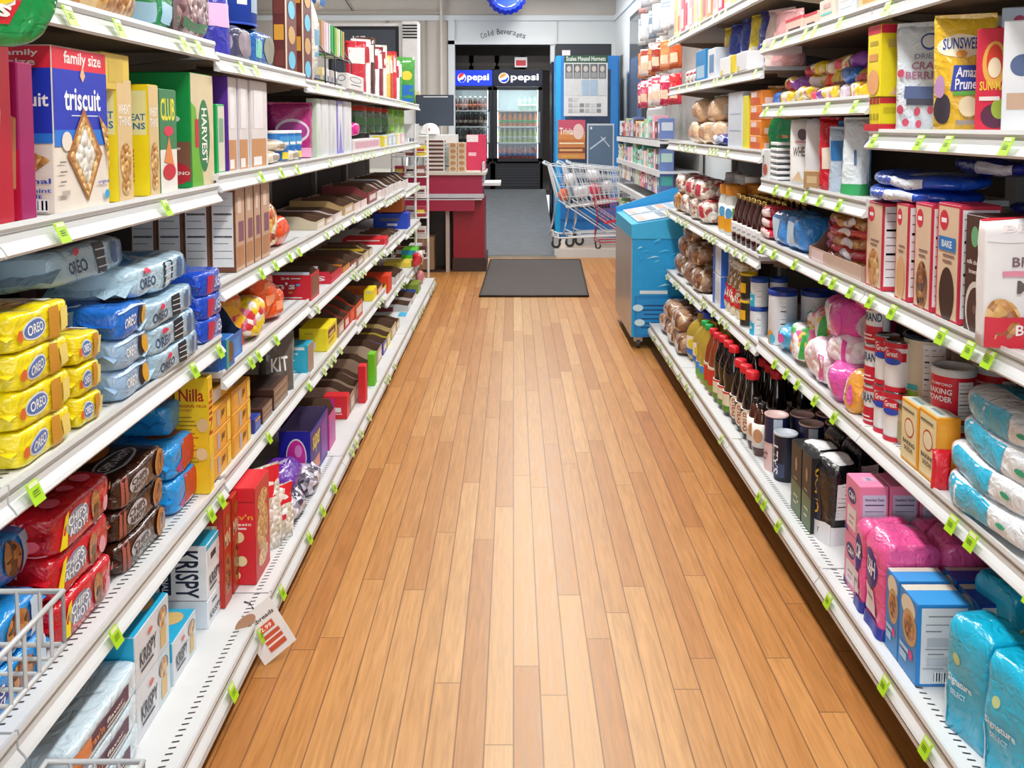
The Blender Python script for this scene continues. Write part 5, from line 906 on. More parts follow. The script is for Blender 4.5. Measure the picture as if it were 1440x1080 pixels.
# --- second unit, 1.37 shelf: white bags ----------------------------------------------
wb_ = 'right shelf below the candy'
for k in range(7): put('R', 1.37, P(1109, 1.16), (.10, .12, .02), M_box(.10, .12, .017, 'f0f0f2', {'F': [('r', 0, .0, 1, .3, '5a5a60')], 'R': [('r', 0, 0, 1, .3, '5a5a60')]}), 'foil_tray', 'white stacked flat tray', 'tray', wb_, dz=k*.024, xc=1.16, yc=True)
for k in range(4): put('R', 1.49 if False else 1.37, P(1109, 1.31), (.12, .12, .02), M_box(.12, .12, .016, 'e8e6e2', {'R': [('r', 0, 0, 1, .3, '6a6a70')]}), 'foil_tray', 'cream flat tray standing deeper', 'tray', wb_, dz=k*.022, xc=1.31, yc=True)
wht = {'F': [('t', 'WHEAT', .15, .42, .85, .56, '5a4a50'), ('e', .5, .75, .2, .09, '6a5058'), ('r', .2, .62, .7, .65, 'd898a8'), ('p', [(.1, .05), (.6, .05), (.4, .2)], 'd8b890')]}
for px, X, w, d, h, tn, col, A, nm, base, ct_, kd, n__ in (
  (1131, 1.15, .09, .08, .265, 62, 'eceae8~d', wht, 'flour_bag', 'white paper flour bag with grey lettering', 'bag', 'brick', 12),
  (1151, 1.15, .07, .08, .255, 50, 'dcdee2~d', {}, 'flour_bag', 'second plain white paper flour bag', 'bag', 'brick', 12),
  (1167, 1.13, .07, .05, .26, 62, 'c8182c~f', {'F': [('r', .2, .3, .7, .6, 'e8d8c8')]}, 'snack_pouch', 'red snack pouch with white patch', 'pouch', 'pouch', 5),
  (1180, 1.13, .06, .04, .22, 60, 'b8c8dc~f', {'F': [('r', .1, .5, .9, .8, '2a70b0')]}, 'snack_pouch', 'silver blue pouch', 'pouch', 'pouch', 5),
  (1189, 1.17, .05, .04, .24, 60, '3a80c0~f', {}, 'snack_pouch', 'slim blue pouch', 'pouch', 'pouch', 5),
  (1194, 1.22, .06, .04, .25, 60, 'a81c40~f', {}, 'snack_pouch', 'dark crimson pouch', 'pouch', 'pouch', 5),
  (1206, 1.145, .10, .08, .25, 40, 'e2ecf2~f', {'F': [('r', .0, .0, 1, .15, '38a060'), ('r', .6, .4, .7, .6, '5a7aa8')], 'R': [('r', 0, 0, 1, 1, '6a9ac8')]}, 'flour_bag', 'white pouch with green base and blue gusset', 'pouch', 'pouch', 5)):
    put('R', 1.37, P(px, X), (w, d, h), M_soft(w, d, h, col, A, kd, n__, .005), nm, base, ct_, wb_, turn=tn, xc=X, yc=True)
put('R', 1.37, P(1145, 1.105), (.06, .04, .065), M_box(.06, .04, .065, 'a8885c', {'F': [('r', .2, .3, .8, .7, 'c8b088')]}), 'yeast_box', 'small kraft box before the flour bags', 'box', wb_, turn=60, xc=1.105, yc=True)
# blue bags lying in front of the unit gap
w_ = 'on the mix boxes'
for k, (yy, xx, zz, c) in enumerate(((2.50, 1.085, .012, '1c50c8~f'), (2.48, 1.10, .055, '2058d0~f'), (2.3, 1.25, .10, '16309a~f'), (2.0, 1.25, .0, '122a80~f'))):
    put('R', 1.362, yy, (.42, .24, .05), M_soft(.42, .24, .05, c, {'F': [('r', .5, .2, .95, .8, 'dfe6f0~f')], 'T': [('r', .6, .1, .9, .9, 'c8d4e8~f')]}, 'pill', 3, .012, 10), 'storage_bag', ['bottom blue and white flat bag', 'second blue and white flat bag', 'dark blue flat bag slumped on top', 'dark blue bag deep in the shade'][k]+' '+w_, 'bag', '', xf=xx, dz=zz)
# --- R3: baking mixes ---------------------------------------------------------------
w8 = 'right waist-level shelf'
def mix(pic, txt=True, blue=False):
    A = {'F': [('r', 0, 0, 1, 1, 'c8344a'), ('r', .05, .02, .95, .98, 'dcc0a4'), ('e', .3, .86, .2, .09, 'd02840'), ('r', .18, .84, .42, .88, 'f4ecec'), ('e', .5, .22, .34, .24, pic), ('r', .3, .55, .8, .57, '8a6a60'), ('r', .3, .5, .7, .52, '8a6a60')],
         'R': [('r', 0, 0, 1, 1, 'd83850'), ('n', .04, .05, .96, .97)], 'T': [('r', 0, 0, 1, 1, 'd83058')]}
    if blue: A['F'] += [('r', .1, .6, .85, .72, '2878c0'), ('t', 'BAKE', .25, .63, .7, .69, 'f0f4f8')]
    return A
for i, (n, f, p_) in enumerate(((1240, 1217, 'caramel'), (1275, 1258, 'd8a878'), (1308, 1284, 'cookiepic'), (1347, 1315, '3a1c14'))):
    rbx(1.105, n, f, 286+.03*(n-1238), .10, 'c83a50', mix(p_, blue=i == 3), 'baking_mix_box', ['red-edged mix box with yellow cake picture', 'narrow red-edged mix box with pale picture', 'cream mix box with brown crumb picture', 'cream mix box with brownie picture and blue label'][i], 'box', w8)
rbx(1.105, 1388, 1354, 306, .12, '4a2a20', {'F': [('e', .4, .82, .16, .09, '6aa878'), ('t', 'milk chocolate', .1, .58, .9, .62, 'e8dcd4'), ('t', 'brownie mix', .2, .5, .8, .54, 'e8dcd4'), ('e', .5, .2, .42, .24, 'd8d0cc'), ('e', .52, .18, .36, .21, '4a2c28'), ('e', .5, .2, .08, .04, '7a5a54')], 'R': [('n', .05, .3, .95, .97)], 'T': [('r', 0, 0, 1, 1, '3a201a')]}, 'baking_mix_box', 'dark brown mix box with chocolate bowl picture', 'box', w8)
bsk = {'F': [('t', 'BEER', .2, .90, .8, .96, 'f4e8e8'), ('r', 0, .82, 1, .89, 'f0ecee'), ('t', 'BREAD', .3, .62, .8, .7, '7a5a60'), ('r', .2, .55, .7, .59, 'e08aa0'), ('t', 'MIX', .35, .42, .8, .52, '5a4a48'), ('e', .2, .22, .2, .16, 'caramel'), ('r', .0, 0, 1, .24, 'd01c34'), ('t', 'BREAD', .35, .1, .9, .18, 'f4e8e8')]}
put('R', 1.105, 2.06, (.19, .06, .29), M_soft(.19, .06, .29, 'eae6e6~d', {**bsk, 'T': [('r', 0, 0, 1, 1, 'd01c34')]}, 'brick', 9, .004, keys={'T': 'd82838'}), 'bread_mix_bag', 'white bread-mix bag with red top and base', 'bag', w8, turn=80, xc=1.15, yc=True)
# tray with caramels, marshmallow packs
rbx(1.105, 1212, 1136, .17, .24, 'a88a78', {}, 'display_carton', 'open kraft tray of caramel bags', 'tray', w8, maker=lambda w, d, h: M_tray(w, d, h, 'c4a898', '8a6a5a', .3, {'F': [('r', .05, .1, .3, .9, 'e0c8c8')], 'S': [('r', .1, .1, .9, .3, 'c8b0a4')]}, cut=.5))
y0, y1, xf = span('R', 1.105, 1212, 1136)
for k in range(5): put('R', 1.105, y0+.02+.02*(k % 2), (y1-y0-.06, .18, .05), M_soft(y1-y0-.06, .18, .05, 'caramel' if k % 2 == 0 else 'c81c38~f', {'F': [('r', .1, .1, .3, .9, 'd8305a~f'), ('e', .6, .5, .12, .3, 'e8e4f0')], 'T': [('r', .1, .2, .4, .9, 'd8305a~f'), ('e', .6, .5, .12, .2, 'e8e4f0'), ('e', .7, .4, .2, .3, 'caramel')]}, 'pill', 2.8, .018, 16, 12), 'candy_bag', 'caramel candy bag stacked in the kraft tray', 'candy bag', w8, xf=xf+.03, dz=.006+.034*k)
for k in range(2): put('R', 1.105, 3.54+.2*k, (.2, .18, .12), M_soft(.2, .18, .14, '3a8ad8~f', {'F': [('r', .1, .2, .6, .8, 'c8e0f0')], 'T': [('r', .1, .2, .9, .5, '6ab0e8')]}, 'pill', 4, .012, 14), 'napkin_pack', 'glossy blue wrapped pack', 'pack', w8)
for k in range(3): put('R', 1.105, 3.95, (.2, .14, .04), M_soft(.2, .14, .05, 'd83050~f', {'F': [('r', .3, .2, .9, .8, 'f0dcdc')]}, 'pill', 3, .01, 16, 8), 'snack_bag', 'red and white small bag', 'bag', w8, dz=k*.046)
# --- R3 far: syrup, jars, mixed-nut bags ------------------------------------------------
w9 = 'right far waist shelf'
syr = [(.036, 0), (.042, .01), (.042, .08), (.036, .12), (.03, .16), (.018, .20), (.016, .215)]
def syrup(k, q): return M_bottle(syr, '3a120c~g', 'c8a860~k', .02, .022, (.045, .10, .0425), [('r', .1, .1, .9, .9, 'eceef2'), ('r', .3, .3, .7, .5, 'b0b4bc')], nm='syrup_bottle')
P0 = syrup(0, 0)
cyl_at(1.02, 1063, 1022, 3, .042, .24, lambda k, q: P0, 'syrup_bottle', 'brown syrup bottle with gold cap', 'bottle', w9, xf=1.09)
jar = [(.055, 0), (.06, .01), (.06, .17), (.052, .2), (.052, .215)]
P1 = M_bottle(jar, 'd8dcd8', 'e8962c', .056, .05, (.02, .16, .0602), [('r', 0, 0, 1, .5, 'e8a020'), ('e', .4, .7, .2, .2, '58a0d0'), ('r', .6, .55, .95, .9, '70b050')], nm='jar')
cyl_at(1.02, 1018, 1001, 3, .06, .27, lambda k, q: P1, 'drink_mix_jar', 'orange-lidded jar, bright label', 'jar', w9, n_=2)
P2 = M_bottle([(.05, 0), (.055, .01), (.055, .24), (.05, .26)], 'e6e8ea', 'f0f0f0', .05, .03, None, nm='jar')
cyl_at(1.02, 1045, 1005, 1, .055, .29, lambda k, q: P2, 'creamer_jar', 'tall white jar with domed lid', 'jar', w9, xf=1.30, n_=3)
for k, (yy, zz, c) in enumerate(((5.35, 0, 'mixbag'), (5.6, 0, 'mixbag'), (5.9, 0, 'mixbag'), (5.45, .12, 'mixbag'), (5.75, .12, 'mixbag'), (6.15, .0, 'caramel'), (6.1, .12, 'mixbag'))):
    put('R', 1.02, yy, (.26, .2, .14), M_soft(.26, .2, .14, c, {'F': [('r', .6, .3, .95, .8, 'd8284a~f')], 'T': [('r', .2, .2, .8, .7, 'e0304a~f')], 'R': [('r', .6, .1, .95, .9, 'd8305a~f')]} if k in (0, 3, 4) else {}, 'pill', 3, .014, 16), 'bean_bag', 'clear bag of mixed beans'+(' with red label' if k in (0, 3, 4) else ''), 'bag', w9, dz=zz)
# --- R4: shortening, marshmallows, cans ---------------------------------------------
wa = 'right shelf above bottom'
def shortening(rr, h, c='e8eef6'):
    return M_can(rr, h, c, '1c4aa8', [('r', 0, 0, .55, .5, '28b4dc'), ('p', [(0, .5), (.2, .62), (.4, .5)], '28b4dc'), ('e', .3, .3, .12, .06, 'd8f0f4'), ('n', .7, .1, .95, .9)], rim=None, nm='tub', lidh=.02)
PA = shortening(.040, .132); P = lambda px, X: yat(px, X, .7)
for q in range(2):
    for k in range(1):
        for l in range(2): put('R', .66, P(1067, 1.145)+k*.088, (.08, .08, .132), PA, 'shortening_tub', ['white and cyan tub with blue lid', 'second-row white and cyan tub'][q], 'tub', wa, xc=1.145+.09*q, yc=True, dz=.134*l, turn=40)
PC = M_can(.060, .235, 'e6eaf2', '1f3c98', [('n', .72, .1, .95, .95), ('e', .3, .15, .2, .14, 'e8a040'), ('e', .4, .12, .15, .1, '58b8d8')], rim=None, nm='tub', lidh=.022)
for k, (px, xx) in enumerate(((1100, 1.165), (1146, 1.30), (1190, 1.43))):
    put('R', .66, P(px, xx), (.12, .12, .235), PC, 'frosting_tub', ['plain white tub with navy lid, nearest the aisle', 'plain white tub with navy lid, middle', 'plain white tub with navy lid, deepest'][k], 'tub', wa, xc=xx, yc=True, turn=40)
mg = [('marshcolor', 3.5, 1.10, 0, .22, .16, 'orange, green and white marshmallow bag at the front edge'), ('3ab0e0~f', 3.72, 1.10, 0, .16, .12, 'small cyan and green marshmallow bag'), ('marshcolor', 3.42, 1.16, .11, .26, .13, 'colourful marshmallow bag on top'),
      ('e84ab0~f', 3.12, 1.14, .16, .3, .17, 'big glossy magenta marshmallow bag on top'), ('e038a0~f', 3.05, 1.2, .0, .32, .17, 'magenta marshmallow bag below the big one'), ('marsh', 3.22, 1.09, 0, .26, .16, 'white and pink marshmallow bag at the edge'), ('e85ab8~f', 3.02, 1.085, .0, .2, .13, 'pink-ended marshmallow bag near the cans'),
      ('e8a040~f', 2.93, 1.085, 0, .13, .13, 'orange and white marshmallow bag beside the cans'), ('d82c8c~f', 2.98, 1.18, .30, .24, .12, 'dark magenta marshmallow bag at the back top'), ('marsh', 3.1, 1.12, .10, .2, .12, 'pale marshmallow bag between magenta ones')]
for c, yy, xx, zz, w, h, nm in mg:
    put('R', .66, yy, (w, .2, h), M_soft(w, .2, h, c, {'F': [('r', .1, .2, .45, .9, 'f4eef2~f'), ('e', .7, .5, .15, .25, 'e85ab8~f')], 'R': [('e', .5, .5, .3, .3, 'f2e6ee~f')]} if '~' in c else {'F': [('r', 0, .1, .2, .9, '30a8e0~f' if c != 'marsh' else 'e84ab0~f'), ('r', .8, .1, 1, .9, '3cb050~f' if c != 'marsh' else 'e84ab0~f')]}, 'pill', 2.8, .022, 13, 14), 'marshmallow_bag', nm, 'bag', wa, xf=xx, dz=zz)
cb_ = [('r', 0, 0, .95, .45, 'c81c34'), ('p', [(.1, .45), (.95, .45), (.95, .62)], 'c81c34'), ('t', 'BRAND', .2, .58, .9, .8, '1c3458', 0), ('r', .2, .86, .9, .95, 'c83040'), ('r', .2, .1, .7, .14, 'f0d8d8'), ('r', .2, .2, .6, .24, 'f0d8d8')]
PD = M_can(.036, .128, 'eef0f4', 'b4b4b8~k', cb_, nm='can', lidh=.004, span=2.4)
y0, y1, xf = span('R', .66, 1243, 1212)
for k in range(3): put('R', .66, y1-.035, (.072, .072, .128), PD, 'milk_can', 'tall red and white can, navy lettering', 'can', wa, dz=k*.130, turn=30)
gc = [('r', 0, .62, 1, .8, 'c81c34'), ('r', 0, 0, 1, .1, 'c81c34'), ('e', .5, .72, .36, .17, 'd02038'), ('e', .5, .62, .3, .07, '2a4ab8'), ('t', 'Great', .3, .72, .7, .84, 'f4f0f0'), ('r', 0, .9, 1, 1, 'c81c34')]
PE = M_can(.035, .150, 'f0f0f2', 'b4b4b8~k', gc, nm='can', lidh=.004, span=2.4)
for k in range(2):
    put('R', .66, y1-.115, (.07, .07, .15), PE, 'milk_can', 'red and white can with oval badge', 'can', wa, dz=k*.152, turn=40)
    put('R', .66, y1-.19, (.07, .07, .15), PE, 'milk_can', 'red and white can with oval badge', 'can', wa, dz=k*.152, turn=40)
pf = M_can(.065, .20, 'd8d0b8', '3a4458~k', [('r', 0, .0, .5, .2, '9ac848'), ('r', 0, .22, .5, .3, '38b8c0'), ('e', .2, .12, .12, .12, 'b08048'), ('n', .58, .05, .95, .95)], nm='can', lidh=.01, span=2.6)
for k, (yy, xx) in enumerate(((2.62, 1.14), (2.66, 1.3))):
    b_ = M_can(.065, .12, 'c8b890', '8a8a90~k', [('r', .1, .1, .9, .6, 'a8a078')], nm='can')
    put('R', .66, yy, (.13, .13, .12), b_, 'drink_mix_can', ['low beige can at the front', 'low beige can at the back'][k], 'can', wa, xf=xx)
    put('R', .66, yy, (.13, .13, .2), pf, 'drink_mix_can', ['big beige can with green band, stacked in front', 'big beige can with green band, stacked behind'][k], 'can', wa, xf=xx, dz=.122, turn=45)
soda = {'F': [('r', .05, .05, .95, .95, 'e6d8a8'), ('e', .5, .58, .28, .16, 'b8483c'), ('e', .5, .58, .24, .13, 'ece0c0'), ('t', 'BAKING', .15, .3, .85, .37, '4a4a50'), ('t', 'SODA', .25, .2, .75, .27, '4a4a50'), ('r', .1, .84, .8, .87, '6a6a60')], 'R': [('r', 0, 0, 1, 1, 'eaa028'), ('r', .1, .1, .4, .9, 'e8a838')], 'T': [('r', .05, .05, .95, .95, 'c8d4c8'), ('r', .2, .3, .8, .5, '7a98a0')]}
for n, f, tp in ((1317, 1291, 588), (1290, 1266, 573)): rbx(.66, n, f, tp, .06, 'eaa42c', soda, 'baking_soda_box', 'yellow-orange baking soda box', 'box', wa)
bpa = [('r', 0, 0, .45, .3, 'd8c8c0'), ('e', .2, .15, .15, .1, '8a3020'), ('t', 'RUMFORD', .1, .8, .55, .86, 'f0e4e4'), ('t', 'BAKING', .05, .62, .55, .74, 'f4f0f0'), ('t', 'POWDER', .05, .46, .55, .58, 'f4f0f0'), ('n', .66, .1, .95, .92)]
PF = M_can(.055, .145, 'd81c34', 'd4d6d8', bpa, nm='can', lidh=.02, span=2.4)
y0, y1, _ = span('R', .66, 1380, 1318)
for (yy, xx, r_) in ((2.385, 1.115, 'front'), (2.395, 1.235, 'second'), (2.39, 1.355, 'innermost')):
    for k in range(2): put('R', .66, yy, (.11, .11, .145), PF, 'baking_powder_can', r_+' red baking powder can with white lid', 'can', wa, xf=xx, dz=k*.147, turn=55)
sug = {'F': [('r', .1, .1, .6, .9, '28b8e0~f'), ('e', .75, .5, .05, .08, '28a880')], 'T': [('r', .0, .3, .9, .8, '30bce4~f'), ('r', .1, .8, .6, .95, 'f0f4f8~f')], 'R': [('r', .1, .3, .9, .8, '40c4e8~f')]}
for k in range(4):
    put('R', .66, 1.90+.02*(k % 2)-.01*k, (.42, .26, .085), M_soft(.42, .26, .085, 'e8eef4~f', sug, 'pill', 4, .014, 9, 12), 'sugar_bag', 'plump white and turquoise sugar bag', 'bag', wa, dz=k*.070, xf=1.085+.012*k)
put('R', .66, 2.325, (.05, .03, .10), M_soft(.05, .03, .10, 'd81c30~f', {}, 'pouch', amp=.006), 'yeast_packet', 'small red pointed packet by the sugar bags', 'packet', wa, turn=80, xf=1.083)
# R4 far
wq = 'right far shelf above bottom'
for k, (yy, zz) in enumerate(((5.75, 0), (6.1, 0), (5.6, .14), (5.95, .14), (5.5, 0), (5.8, .27))):
    put('R', .585, yy, (.26, .24, .15), M_soft(.26, .24, .15, 'bread', {'T': [('r', .3, .3, .7, .7, 'e8dcd0')]}, 'pill', 3, .014, 14), 'bread_bag', 'brown loaf in clear crinkled wrapping', 'bread', wq, dz=zz)
for k in range(2): rbx(.63, 1013, 1002, .17, .1, 'e6ecf4', {'F': [('r', .0, 0, .3, 1, '2a6ad8'), ('r', .4, .2, .9, .8, 'd0dcec')], 'R': [('r', 0, 0, .4, 1, '2a6ad8')]}, 'foil_box', 'white and blue slim box', 'box', wq, dz=k*.172)
for k in range(4): put('R', .63, 4.50+k*.09, (.15, .08, .26), M_soft(.15, .08, .26, 'pasta', {'F': [('r', 0, .2, 1, .55, 'd8242c~f'), ('t', 'RONI', .1, .3, .9, .48, 'f4f0e8')], 'R': [('r', 0, .2, 1, .55, 'd8242c~f')]}, 'pouch', amp=.01), 'pasta_bag', 'pasta bag with red band', 'bag', wq, turn=30)
PG = M_can(.04, .13, '28241c', 'e8c020', [('r', 0, .3, 1, .7, 'e8b020')], nm='can')
for k in range(2): put('R', .63, 4.39, (.08, .08, .13), PG, 'spice_can', 'black and yellow can', 'can', wa, dz=k*.132)
# --- R5: bottom deck ------------------------------------------------------------------
wz = 'right bottom shelf'
for k, (yy, zz) in enumerate(((5.75, 0), (6.05, 0), (5.6, .12), (5.9, .12), (5.5, .0))):
    put('R', .20, yy, (.28, .2, .13), M_soft(.28, .2, .13, 'bread', {'F': [('r', .4, .2, .8, .6, 'd8dce4')]}, 'pill', 3, .014, 14), 'bread_bag', 'pinkish brown bagged loaf', 'bread', wz, dz=zz, xf=1.0)
jb = M_jug(.17, .14, .33, 'oil', '1c48c8')
for k, (yy, xx) in enumerate(((5.32, 1.02), (5.13, 1.02), (5.28, 1.17), (5.1, 1.18))): put('R', .20, yy, (.17, .14, .37), jb, 'oil_jug', ['large clear oil jug with blue cap at the edge', 'second large clear oil jug with blue cap', 'large oil jug with blue cap deeper in', 'second large oil jug deeper in'][k], 'jug', wz, xf=xx, turn=30)
big = lambda p, a, b: [(r*a, z*b) for r, z in p]
ob = [(.036, 0), (.04, .01), (.04, .10), (.035, .13), (.04, .17), (.030, .22), (.014, .255), (.014, .27)]
PO = M_bottle(big(ob, 1.2, 1.1), 'oil', '18a048', .022, .026, (.022, .099, .0482), [('r', 0, 0, 1, .5, '68b048'), ('r', 0, .5, 1, 1, '3a90d8')], nm='oil_bottle')
for k in range(2): put('R', .20, 4.90+k*.1, (.096, .096, .32), PO, 'oil_bottle', 'golden oil bottle with green cap', 'bottle', wz, xf=1.0, turn=30)
for k in range(2): put('R', .20, 4.88+k*.1, (.096, .096, .32), PO, 'oil_bottle', 'golden oil bottle in the second row', 'bottle', wz, xf=1.11, turn=30)
vb = [(.034, 0), (.038, .01), (.038, .15), (.03, .20), (.014, .245), (.014, .26)]
PV = M_bottle(big(vb, 1.25, 1.15), '8a3c1c~g', 'd81c2c', .022, .028, (.022, .15, .0478), [('r', 0, 0, 1, 1, 'e8dcc8'), ('r', .2, .1, .8, .9, 'd03a28'), ('r', 0, 0, 1, .25, '7a9838')], nm='vinegar_bottle')
for k in range(2): put('R', .20, 4.68+k*.1, (.095, .095, .32), PV, 'vinegar_bottle', 'amber vinegar bottle with red cap', 'bottle', wz, xf=1.0, turn=30)
db = [(.036, 0), (.041, .01), (.041, .09), (.036, .12), (.041, .16), (.038, .20), (.02, .245), (.017, .262)]
PS = M_bottle(big(db, 1.25, 1.18), '140c0a~g', 'd81c2c', .027, .03, (.022, .118, .0515), [('r', 0, 0, 1, 1, 'd8242c'), ('r', .2, .3, .8, .9, 'e8dcc0'), ('r', 0, 0, 1, .3, '5a8a2c')], nm='sauce_bottle')
for q in range(3):
    for k in range(3): put('R', .20, 4.34+k*.108+.02*q, (.103, .103, .33), PS, 'sauce_bottle', ['black sauce bottle with red cap at the edge', 'black sauce bottle with red cap, second row', 'black sauce bottle with red cap, third row'][q], 'bottle', wz, xf=1.0+q*.11, turn=30)
pb = [(.03, 0), (.036, .02), (.04, .08), (.034, .15), (.026, .2), (.015, .245), (.015, .26)]
PP = M_bottle(big(pb, 1.25, 1.05), '1c100c~g', 'd8202c', .03, .034, (.03, .137, .0485), [('r', .0, 0, 1, 1, '2c1810'), ('e', .5, .5, .4, .5, 'e8dcc8'), ('t', 'SYRUP', .35, .1, .65, .9, 'a82818', 90)], nm='syrup_bottle')
for q in range(3):
    for k in range(3): put('R', .20, 4.0+k*.105+.01*q, (.10, .10, .30), PP, 'syrup_bottle', ['dark syrup bottle with oval label at the edge', 'dark syrup bottle with red cap, second row', 'dark syrup bottle with red cap, third row'][q], 'bottle', wz, xf=1.0+q*.115, turn=45)
fb = [(.032, 0), (.042, .03), (.04, .12), (.03, .17), (.026, .19), (.014, .20)]
PQ = M_bottle(fb, '4a2418~g', '181414', .016, .022, (.04, .14, .041), [('e', .5, .5, .25, .3, 'c8946a')], nm='syrup_bottle')
for k in range(2): put('R', .20, 3.80+k*.084, (.084, .084, .22), PQ, 'chocolate_syrup_bottle', 'squat brown syrup bottle', 'bottle', wz, xf=1.0, turn=50)
sl = [('r', 0, .0, .6, .48, 'e8c8c4'), ('r', 0, .48, .6, .52, 'd8b8b4'), ('r', .62, .1, .9, .98, 'b8c8dc'), ('r', .64, .75, .88, .78, '2a3050'), ('r', .64, .5, .88, .53, '2a3050'), ('r', .1, .3, .45, .34, '8a6a70'), ('r', .1, .2, .4, .24, '8a6a70')]
PT = M_can(.047, .228, '1c2450', 'e2c0bc', sl, nm='canister', lidh=.006, rim=None, span=2.6)
for q in range(4):
    for k in range(2 if q else 1): put('R', .20, 3.70-.115*k if q else 3.70, (.094, .094, .228), PT, 'salt_canister', ['navy and pink canister at the edge', 'navy and pink canister, second in', 'navy and pink canister, third in', 'navy and pink canister, deepest'][q], 'canister', wz, xc=1.075+q*.105, yc=True, turn=42)
PU = M_can(.045, .19, '141a30', 'c4ccd8', [('r', .1, .1, .9, .4, '3a4468'), ('t', 'SALT', .2, .15, .6, .85, 'e8eaf0', 90)], nm='canister', lidh=.008, rim=None)
for k, (px, X) in enumerate(((1104, 1.08), (1150, 1.22), (1185, 1.32))): put('R', .20, yat(px, X, .2), (.09, .09, .19), PU, 'salt_canister', ['dark navy canister with pale lid and lettering', 'dark canister behind the black boxes', 'dark canister deepest behind the black boxes'][k], 'canister', wz, xc=X, yc=True, turn=25)
blk = {'F': [('r', 0, .45, 1, 1, '241c18'), ('r', 0, 0, 1, .45, '58704a'), ('e', .5, .72, .1, .1, 'a88a68'), ('r', .3, .5, .6, .52, 'b8a890'), ('r', .3, .25, .7, .28, 'c8d0b8'), ('r', .3, .15, .6, .18, 'c8d0b8')], 'R': [('r', 0, 0, 1, 1, '1a1a1e'), ('t', 'COFFEE', .3, .2, .6, .8, 'c8a838', 90)], 'T': [('r', 0, 0, 1, 1, '202024'), ('t', 'COCOA', .2, .3, .8, .6, 'b8b8b4'), ('r', .2, .7, .7, .78, '8a8a88')]}
for n, f, tp in ((1140, 1127, 645), (1126, 1112, 632)): rbx(.20, n, f, tp, .14, '1c1c20', blk, 'cocoa_box', 'black and olive box with dark top', 'box', wz, deep=1)
cf = {'F': [('r', .05, .2, .5, .75, '2c3048'), ('t', 'CHAR', .1, .3, .4, .85, 'd8a828', 90), ('r', 0, 0, 1, .22, 'e4e6ea')], 'R': [('n', .15, .3, .7, .75), ('r', 0, 0, 1, .2, 'e4e6ea')], 'T': [('e', .5, .5, .5, .5, 'e8eaee')]}
for k, (px, X, w_) in enumerate(((1153, 1.09, .11), (1176, 1.10, .13), (1187, 1.24, .11), (1212, 1.25, .12))):
    put('R', .20, yat(px, X, .3), (w_, .12, .28), M_soft(w_, .12, .28, '16161c~f', cf, 'brick', 5, .009, 14, 14, {'T': 'dfe2e6'}), 'coffee_bag', ['glossy black bag with gold side lettering, farther', 'glossy black bag with white base, nearer', 'glossy black bag with white top patch behind', 'second glossy black bag behind'][k], 'bag', wz, xc=X, yc=True, turn=12)
ch = {'F': [('r', .0, .0, 1, 1, 'e888b0'), ('e', .45, .7, .32, .14, '1c2878'), ('t', 'C&H', .22, .64, .68, .76, 'f4f4fa'), ('r', .15, .1, .8, .5, 'e8dce4'), ('r', .3, .3, .65, .33, '9a7a90'), ('r', .3, .2, .6, .22, '9a7a90'), ('p', [(0, 0), (.3, 0), (0, .14)], '2a3890')],
      'R': [('r', .1, .35, .92, .85, 'ccd0e8'), ('t', 'Nutrition Facts', .18, .74, .85, .79, '2a3050'), ('r', .18, .66, .85, .68, '2a3050'), ('r', .18, .55, .85, .56, '4a5070')], 'T': [('r', .35, .3, .65, .8, 'd8a8c8'), ('r', .4, .45, .6, .6, '8a90b0')]}
rbx(.20, 1206, 1187, 684, .085, 'ee8cb4', ch, 'sugar_box', 'pink sugar box with navy oval', 'box', wz, stack=2, deep=3)
chb = {'F': [('e', .42, .62, .34, .2, '1c2888'), ('t', 'C&H', .18, .56, .68, .72, 'f4f4fa'), ('r', .1, .15, .6, .42, 'e8dce4'), ('r', .2, .3, .5, .33, '6a5a78'), ('r', 0, 0, 1, .12, '2038a0')], 'R': [('r', .3, .4, .95, .66, 'b8d0e8'), ('t', 'Nutrition Facts', .35, .6, .9, .645, '2a3050'), ('r', 0, 0, 1, .12, '2038a0')]}
mkb = lambda w, d, h: M_soft(w, d, h, 'ea5a9c~f', chb, 'brick', 9, .009, 13, 16)
rbx(.20, 1240, 1214, 762, .16, '', {}, 'sugar_bag', 'bright pink sugar bag, nearer', 'bag', wz, deep=2, maker=mkb, xf=1.0)
rbx(.20, 1213, 1199, 738, .15, '', {}, 'sugar_bag', 'bright pink sugar bag, farther', 'bag', wz, deep=2, maker=mkb, xf=1.0)
cmx = {'F': [('r', 0, 0, 1, 1, '2a88d0'), ('e', .5, .85, .4, .14, 'e4dcc8'), ('e', .6, .62, .4, .22, 'c8a070'), ('e', .6, .62, .3, .15, 'cookiepic'), ('e', .7, .3, .12, .06, 'e02888'), ('r', .1, .15, .5, .25, 'a8d0f0'), ('r', .1, .28, .6, .34, 'a8d0f0')],
       'R': [('r', .07, .03, .93, .97, 'e4e6ea'), ('r', .2, .86, .75, .875, '8a8c94'), ('r', .15, .76, .85, .77, '8a8c94'), ('r', .15, .68, .45, .69, '6a6c74'), ('r', .6, .66, .85, .67, '6a6c74'), ('r', .18, .50, .82, .60, 'c0c4cc'), ('r', .15, .46, .75, .47, '8a8c94'), ('r', .2, .40, .5, .41, '6a6c74'), ('r', .18, .27, .85, .35, 'c8ccd4'), ('r', .1, .22, .5, .23, '8a8c94'), ('b', .3, .05, .75, .19)], 'T': [('r', 0, 0, 1, 1, '3a9ce4'), ('r', .0, .0, .3, 1, 'd8d4c8')]}
cm2 = {'F': cmx['F'], 'T': [('r', 0, 0, 1, 1, '2048a8'), ('r', 0, 0, .25, 1, 'c8c4b8')], 'R': cmx['R']}
